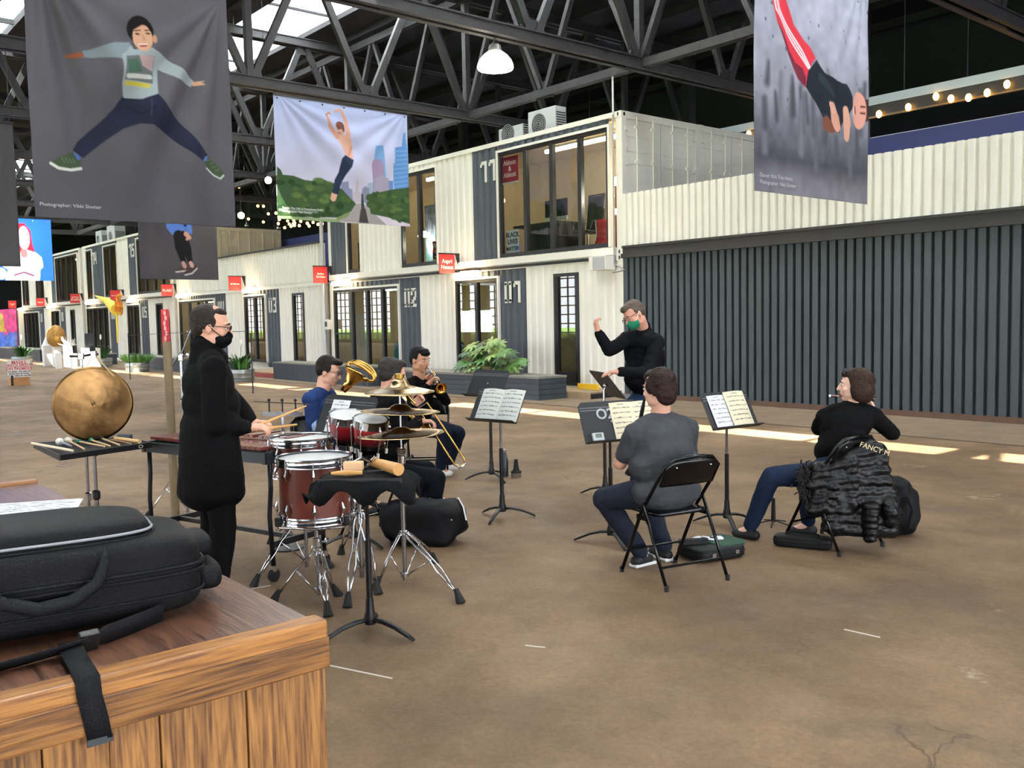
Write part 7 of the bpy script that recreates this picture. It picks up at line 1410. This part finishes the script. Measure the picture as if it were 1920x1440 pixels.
J['el'] = DP(1535, 803, D0+.12); J['wl'] = DP(1568, 775, D0+.28); J['dl'] = IR*.6+Zv*.5; J['nl'] = TOW; J['er'] = DP(1672, 812, D0+.02); J['wr'] = DP(1640, 775, D0+.16); J['dr'] = Zv*.8+IL*.3; J['nr'] = IL
P4_ = person('person in a black top and blue jeans playing the flute, sunglasses on brown bobbed hair', J, ('flute', (232, 186, 162)), dict(s=.95, shirt=BLACKC, pants=cloth('navy_jeans', (30, 42, 64)), shoes=(16, 16, 18), lowshoe=True, hair=((50, 34, 26), [((0, -.04, .035), (.092, .105, .09)), ((0, -.07, -.04), (.098, .075, .085)), ((0, -.06, -.085), (.09, .07, .045)), ((-.075, -.03, -.03), (.03, .06, .085)), ((.075, -.03, -.03), (.03, .06, .085)), ((0, .03, .08), (.06, .055, .035))]), hwr=.006, loose=.016, fat=1.1, hs=1.06, curl=(.9, .9)))
for q in (-1, 1): MB().ell(hp(J, q*.04, .062, .105, .95), [.024, .012, .018], None, 12, 8).build('sunglass_lens', mat('lens_dark', (14, 16, 24), .08), P4_, smooth='all')
MB().tube([hp(J, -.07, .07, .09, .95), hp(J, -.03, .075, .11, .95), hp(J, .03, .075, .11, .95), hp(J, .07, .07, .09, .95), hp(J, .092, -.01, .05, .95)], .004, 6).build('sunglass_frame', mat('frame_black', (14, 13, 13), .3), P4_)
fl = thing('flute', 'silver flute held across the flautist mouth', 'flute', DP(1600, 745, D0)); fa = DP(1556, 742, D0-.02); fb = DP(1642, 746, D0+.26); SIL = mat('silver_plate', (222, 224, 228), .12, 1.0); MB().tube([fa, fb], .0095, 12).build('tube', SIL, fl, smooth=True); MB().ell(fa.lerp(fb, .16), [.014, .014, .010]).build('lip_plate', SIL, fl, smooth='all')
for k in range(8): MB().ell(fa.lerp(fb, .4+.07*k)+Zv*.009, [.009, .009, .004]).build('key', SIL, fl)
# quilted jacket draped over the flautist chair
PUFF = mat('puffer_black', (9, 9, 10), .36, bump=(30, .7), spec=.3); jk = thing('puffer_jacket', 'black quilted jacket with fur trim draped over the flautist chair back', 'jacket', PF-f*.3); c = MB(); bkp = PF-f*.24
for k in range(9):
    y_ = 848+17*k; capsule(c, DP(1588-3*k, y_+6, 6.33), DP(1648+4.5*k-(k > 6)*12, y_-4+2*k, 6.34), .050+.002*(k % 3), .052+.003*(k % 2))
for k in range(6):
    y_ = 868+15*k; capsule(c, DP(1532-5*(k % 3), y_+12, 6.36), DP(1596, y_, 6.32), .050, .055)
for k in range(6): c.ell(DP(1560-1.5*k, 912+15*k, 6.34), [.066-.003*k, .066-.003*k, .036]); c.ell(DP(1634-.5*k, 950+12*k, 6.25), [.062-.003*k, .062-.003*k, .032])
c.ell(DP(1668, 960, 6.3), [.07, .07, .11]); c.ell(DP(1620, 836, 6.42), [.11, .09, .05])
fuse(c, 'quilted_shell', PUFF, jk, .009, 2, wr=.010); fz = MB(); random.seed(3)
for k in range(420):
    a = random.uniform(-1.6, 1.6); q = DP(1516+random.gauss(0, 9), 902+random.gauss(0, 13), 6.36); d = Vector((random.gauss(0, 1), random.gauss(0, 1), random.gauss(0, 1))).normalized()*.055; fz.tube([q, q+d*.6, q+d+Vector((0, 0, -.015))], [.006, .004, .001], 4, caps=False)
fz.build('fur_trim', mat('fur_brown_black', (26, 20, 18), .8), jk, kind='stuff')
text_mesh('FANCY M', .05, frame_M(DP(1640, 842, 6.25), IR-Zv*.35, Zv*.8+IR*.3), 'collar_lettering', mat('collar_cream', (206, 190, 150), .7), jk, depth=.001)
MB().tube([bkp-f*.12+r*.2+Zv*.30, bkp-f*.16+r*.27+Zv*.25, bkp-f*.14+r*.24+Zv*.18], .008, 8).build('drawcord', WEB, jk)
# ---- trumpeter
J = {}; D0 = 9.75; f = (IR*.72+TOW*.62).normalized(); r = f.cross(Zv); J['head'] = DP(788, 674, D0); J['neck'] = DP(786, 706, D0+.05); J['pelvis'] = DP(788, 797, D0+.15); c_ = DP(788, 720, D0+.05); J['sr'] = c_+r*.18; J['sl'] = c_-r*.18; J['hf'] = IR*.75+TOW*.65-Zv*.18; J['hu'] = Zv
J['hr'] = J['pelvis']+r*.09; J['hl'] = J['pelvis']-r*.09; J['kr'] = DP(835, 812, D0-.25); J['ar'] = DP(826, 875, D0-.05); J['ar'].z = .11; J['tr'] = DP(845, 890, D0-.0); J['tr'].z = 0; J['kl'] = DP(860, 812, D0-.02); J['al'] = DP(842, 868, D0+.2); J['al'].z = .13; J['tl'] = DP(858, 880, D0+.2); J['tl'].z = 0.03
J['er'] = DP(782, 765, D0-.28); J['wr'] = DP(802, 722, D0-.32); J['dr'] = Zv*.6+IR*.5; J['nr'] = IR; J['el'] = DP(836, 752, D0+.02); J['wl'] = DP(818, 718, D0-.18); J['dl'] = IL*.5+Zv*.4; J['nl'] = TOW
P5_ = person('person in a black shirt with white shoes playing the trumpet', J, ('trump', (196, 142, 112)), dict(shirt=BLACKC, pants=cloth('navy_trouser', (24, 30, 44)), shoes=(226, 222, 214), hair=((14, 13, 14), SHORT+[((0, .06, .07), (.055, .035, .03))]), hwr=.006, hs=1.12, curl=(1.1, 1.1)))
BRASS = mat('lacquered_brass', (206, 160, 84), .16, 1.0); tp = thing('trumpet', 'brass trumpet raised to the player mouth, bell pointing down', 'trumpet', DP(815, 710, D0-.4)); m0 = J['head']+Vector(J['hf']).normalized()*.125-Zv*.07; m1 = DP(842, 741, D0-.72); dv = (m1-m0).normalized(); sv = dv.cross(Zv).normalized(); uv = sv.cross(dv)
MB().tube([m0, m0+dv*.02, m0+dv*.05, m0+dv*.30, m0+dv*.335+uv*-.02, m0+dv*.335-uv*.05, m0+dv*.30-uv*.07, m0+dv*.12-uv*.07], [.013, .006, .006, .0065, .0065, .0065, .0065, .0065], 10).build('leadpipe', SIL, tp, smooth='all')
MB().tube([m0+dv*.14-uv*.035, m0+dv*.36-uv*.035, m0+dv*.43-uv*.035, m0+dv*.47-uv*.035, m0+dv*.49-uv*.035], [.007, .010, .018, .036, .060], 20, caps=False).build('bell', BRASS, tp, smooth='all', solid=.002)
for k in range(3): q = m0+dv*(.17+.03*k)-uv*.035; MB().tube([q-uv*.06, q+uv*.055], .0105, 10).build('valve', SIL, tp, smooth=True); MB().tube([q+uv*.055, q+uv*.075], .005, 8).build('valve_button', BRASS, tp)
# ---- trombonist (back of head to the camera)
J = {}; D0 = 7.15; f = (IR*.86+AWAY*.5).normalized(); r = f.cross(Zv); J['head'] = DP(737, 702, D0); J['neck'] = DP(728, 737, D0); J['pelvis'] = Vector((PB.x, PB.y, .56)); c_ = DP(726, 757, D0); J['sr'] = c_+r*.20; J['sl'] = c_-r*.20; J['hf'] = IR*.86+AWAY*.5-Zv*.2; J['hu'] = Zv+IR*.15; J['pelvis'] = DP(722, 885, D0+.02)
J['hr'] = J['pelvis']+r*.1; J['hl'] = J['pelvis']-r*.1; J['kr'] = DP(818, 897, D0-.1); J['ar'] = Vector((DP(806, 960, D0-.05).x, DP(806, 960, D0-.05).y, .1)); J['tr'] = Vector((J['ar'].x, J['ar'].y, 0))+f*.14; J['kl'] = DP(800, 880, D0+.3); J['al'] = Vector((J['kl'].x, J['kl'].y, .1)); J['tl'] = Vector((J['al'].x, J['al'].y, 0))+f*.14
J['er'] = DP(752, 820, D0-.2); J['wr'] = DP(785, 790, D0-.08); J['dr'] = IR; J['nr'] = -Zv; J['el'] = DP(778, 800, D0+.3); J['wl'] = DP(772, 762, D0+.2); J['dl'] = Zv*.5+IR*.6; J['nl'] = TOW
P6_ = person('person with greying hair in a black jumper playing the trombone behind the cymbals', J, ('tromb', (216, 158, 134)), dict(shirt=cloth('black_jumper', (11, 10, 11)), pants=cloth('black_navy_trouser', (13, 15, 22)), hair=((50, 46, 44), SHORT), hwr=.008, loose=.018, hs=1.05, curl=(1.1, 1.0)))
tr2 = thing('trombone', 'brass trombone with its long slide sloping down to the floor', 'trombone', DP(820, 820, D0)); sA = DP(783, 765, D0+.02); sB = DP(853, 872, D0-.15); sd_ = (sB-sA).normalized(); wv_ = IR.cross(sd_).cross(sd_).normalized()*-.075 if False else (IR-sd_*IR.dot(sd_)).normalized()*.085
MB().tube([sA, sB, sB+sd_*.03+wv_*.2, sB+sd_*.03+wv_*.8, sB+wv_, sA+wv_], .0072, 10).build('slide', BRASS, tr2, smooth='all'); MB().tube([sB+sd_*.03+wv_*.1, sB+sd_*.042+wv_*.5, sB+sd_*.03+wv_*.9], .010, 10).build('slide_bow', SIL, tr2, smooth='all'); MB().tube([sA, sA+wv_], .007, 8).build('slide_brace', SIL, tr2)
MB().tube([DP(779, 758, D0+.06), DP(748, 722, D0+.16), DP(730, 704, D0+.2), DP(722, 708, D0+.22), DP(728, 726, D0+.18), DP(762, 772, D0+.08), DP(776, 790, D0-.02), DP(786, 803, D0-.08)], [.008, .009, .010, .011, .012, .018, .036, .085], 16, caps=False).build('bell_section', BRASS, tr2, smooth='all', solid=.002)
# ---- man in blue shirt
J = {}; D0 = 8.0; f = (IR*.95+TOW*.2).normalized(); r = f.cross(Zv); J['head'] = DP(617, 696, D0); J['neck'] = DP(606, 728, D0); J['pelvis'] = DP(596, 845, D0+.05); c_ = DP(600, 746, D0); J['sr'] = c_+r*.195; J['sl'] = c_-r*.195; J['hf'] = IR*.96+TOW*.15-Zv*.28; J['hu'] = Zv+IR*.25
J['hr'] = J['pelvis']+r*.1; J['hl'] = J['pelvis']-r*.1
for sd, q in (('l', -1), ('r', 1)): J['k'+sd] = J['h'+sd]+f*.42-Zv*.03; g0 = J['k'+sd]+f*.02; J['a'+sd] = Vector((g0.x, g0.y, .1)); J['t'+sd] = Vector((g0.x, g0.y, 0))+f*.14
J['er'] = DP(588, 800, D0-.2); J['wr'] = DP(632, 795, D0-.24); J['dr'] = IR; J['nr'] = AWAY; J['el'] = DP(610, 790, D0+.25); J['wl'] = DP(645, 770, D0+.2); J['dl'] = IR; J['nl'] = TOW
P7_ = person('person with short dark hair and glasses in a patterned blue shirt', J, ('blue', (220, 168, 142)), dict(shirt=cloth('blue_pattern', (38, 58, 104), v=.5), sleeve='elbow', pants=cloth('dark_trouser', (22, 23, 28)), hair=((34, 25, 22), SHORT+[((0, .055, .09), (.05, .04, .026))]), hwr=.006, loose=.016, hs=1.05))
glasses(P7_, J, mat('frame_black', (14, 13, 13), .3), 1.05); MB().tube([J['er'].lerp(J['wr'], .05), J['er'].lerp(J['wr'], .22)], [.064, .062], 16).build('rolled_cuff', cloth('cuff_pale_blue', (150, 170, 206)), P7_, smooth=True)
hn = thing('french_horn', 'shiny brass horn tubing and bell beside the man in blue', 'horn', DP(672, 700, D0)); h0 = DP(655, 682, D0-.1); hx = (DP(700, 712, D0-.1)-h0).normalized(); hy = hx.cross(TOW).normalized()
MB().lathe([(.115, 0), (.10, .02), (.065, .06), (.04, .12), (.025, .2)], 28, frame_M(h0+hx*.09+hy*.03-TOW*.02, hx, TOW*.9+Zv*.3), caps=False).build('bell', BRASS, hn, smooth='all', solid=.002)
for k in range(3): MB().tube([h0+hx*(.12+.13*math.cos(a))+(hy*.25+TOW*.3).normalized()*.05*math.sin(a)*(1+k*.4)-TOW*.04*k for a in [2*math.pi*i/24 for i in range(24)]], .012, 8, closed=True).build('coil', BRASS, hn, smooth='all')
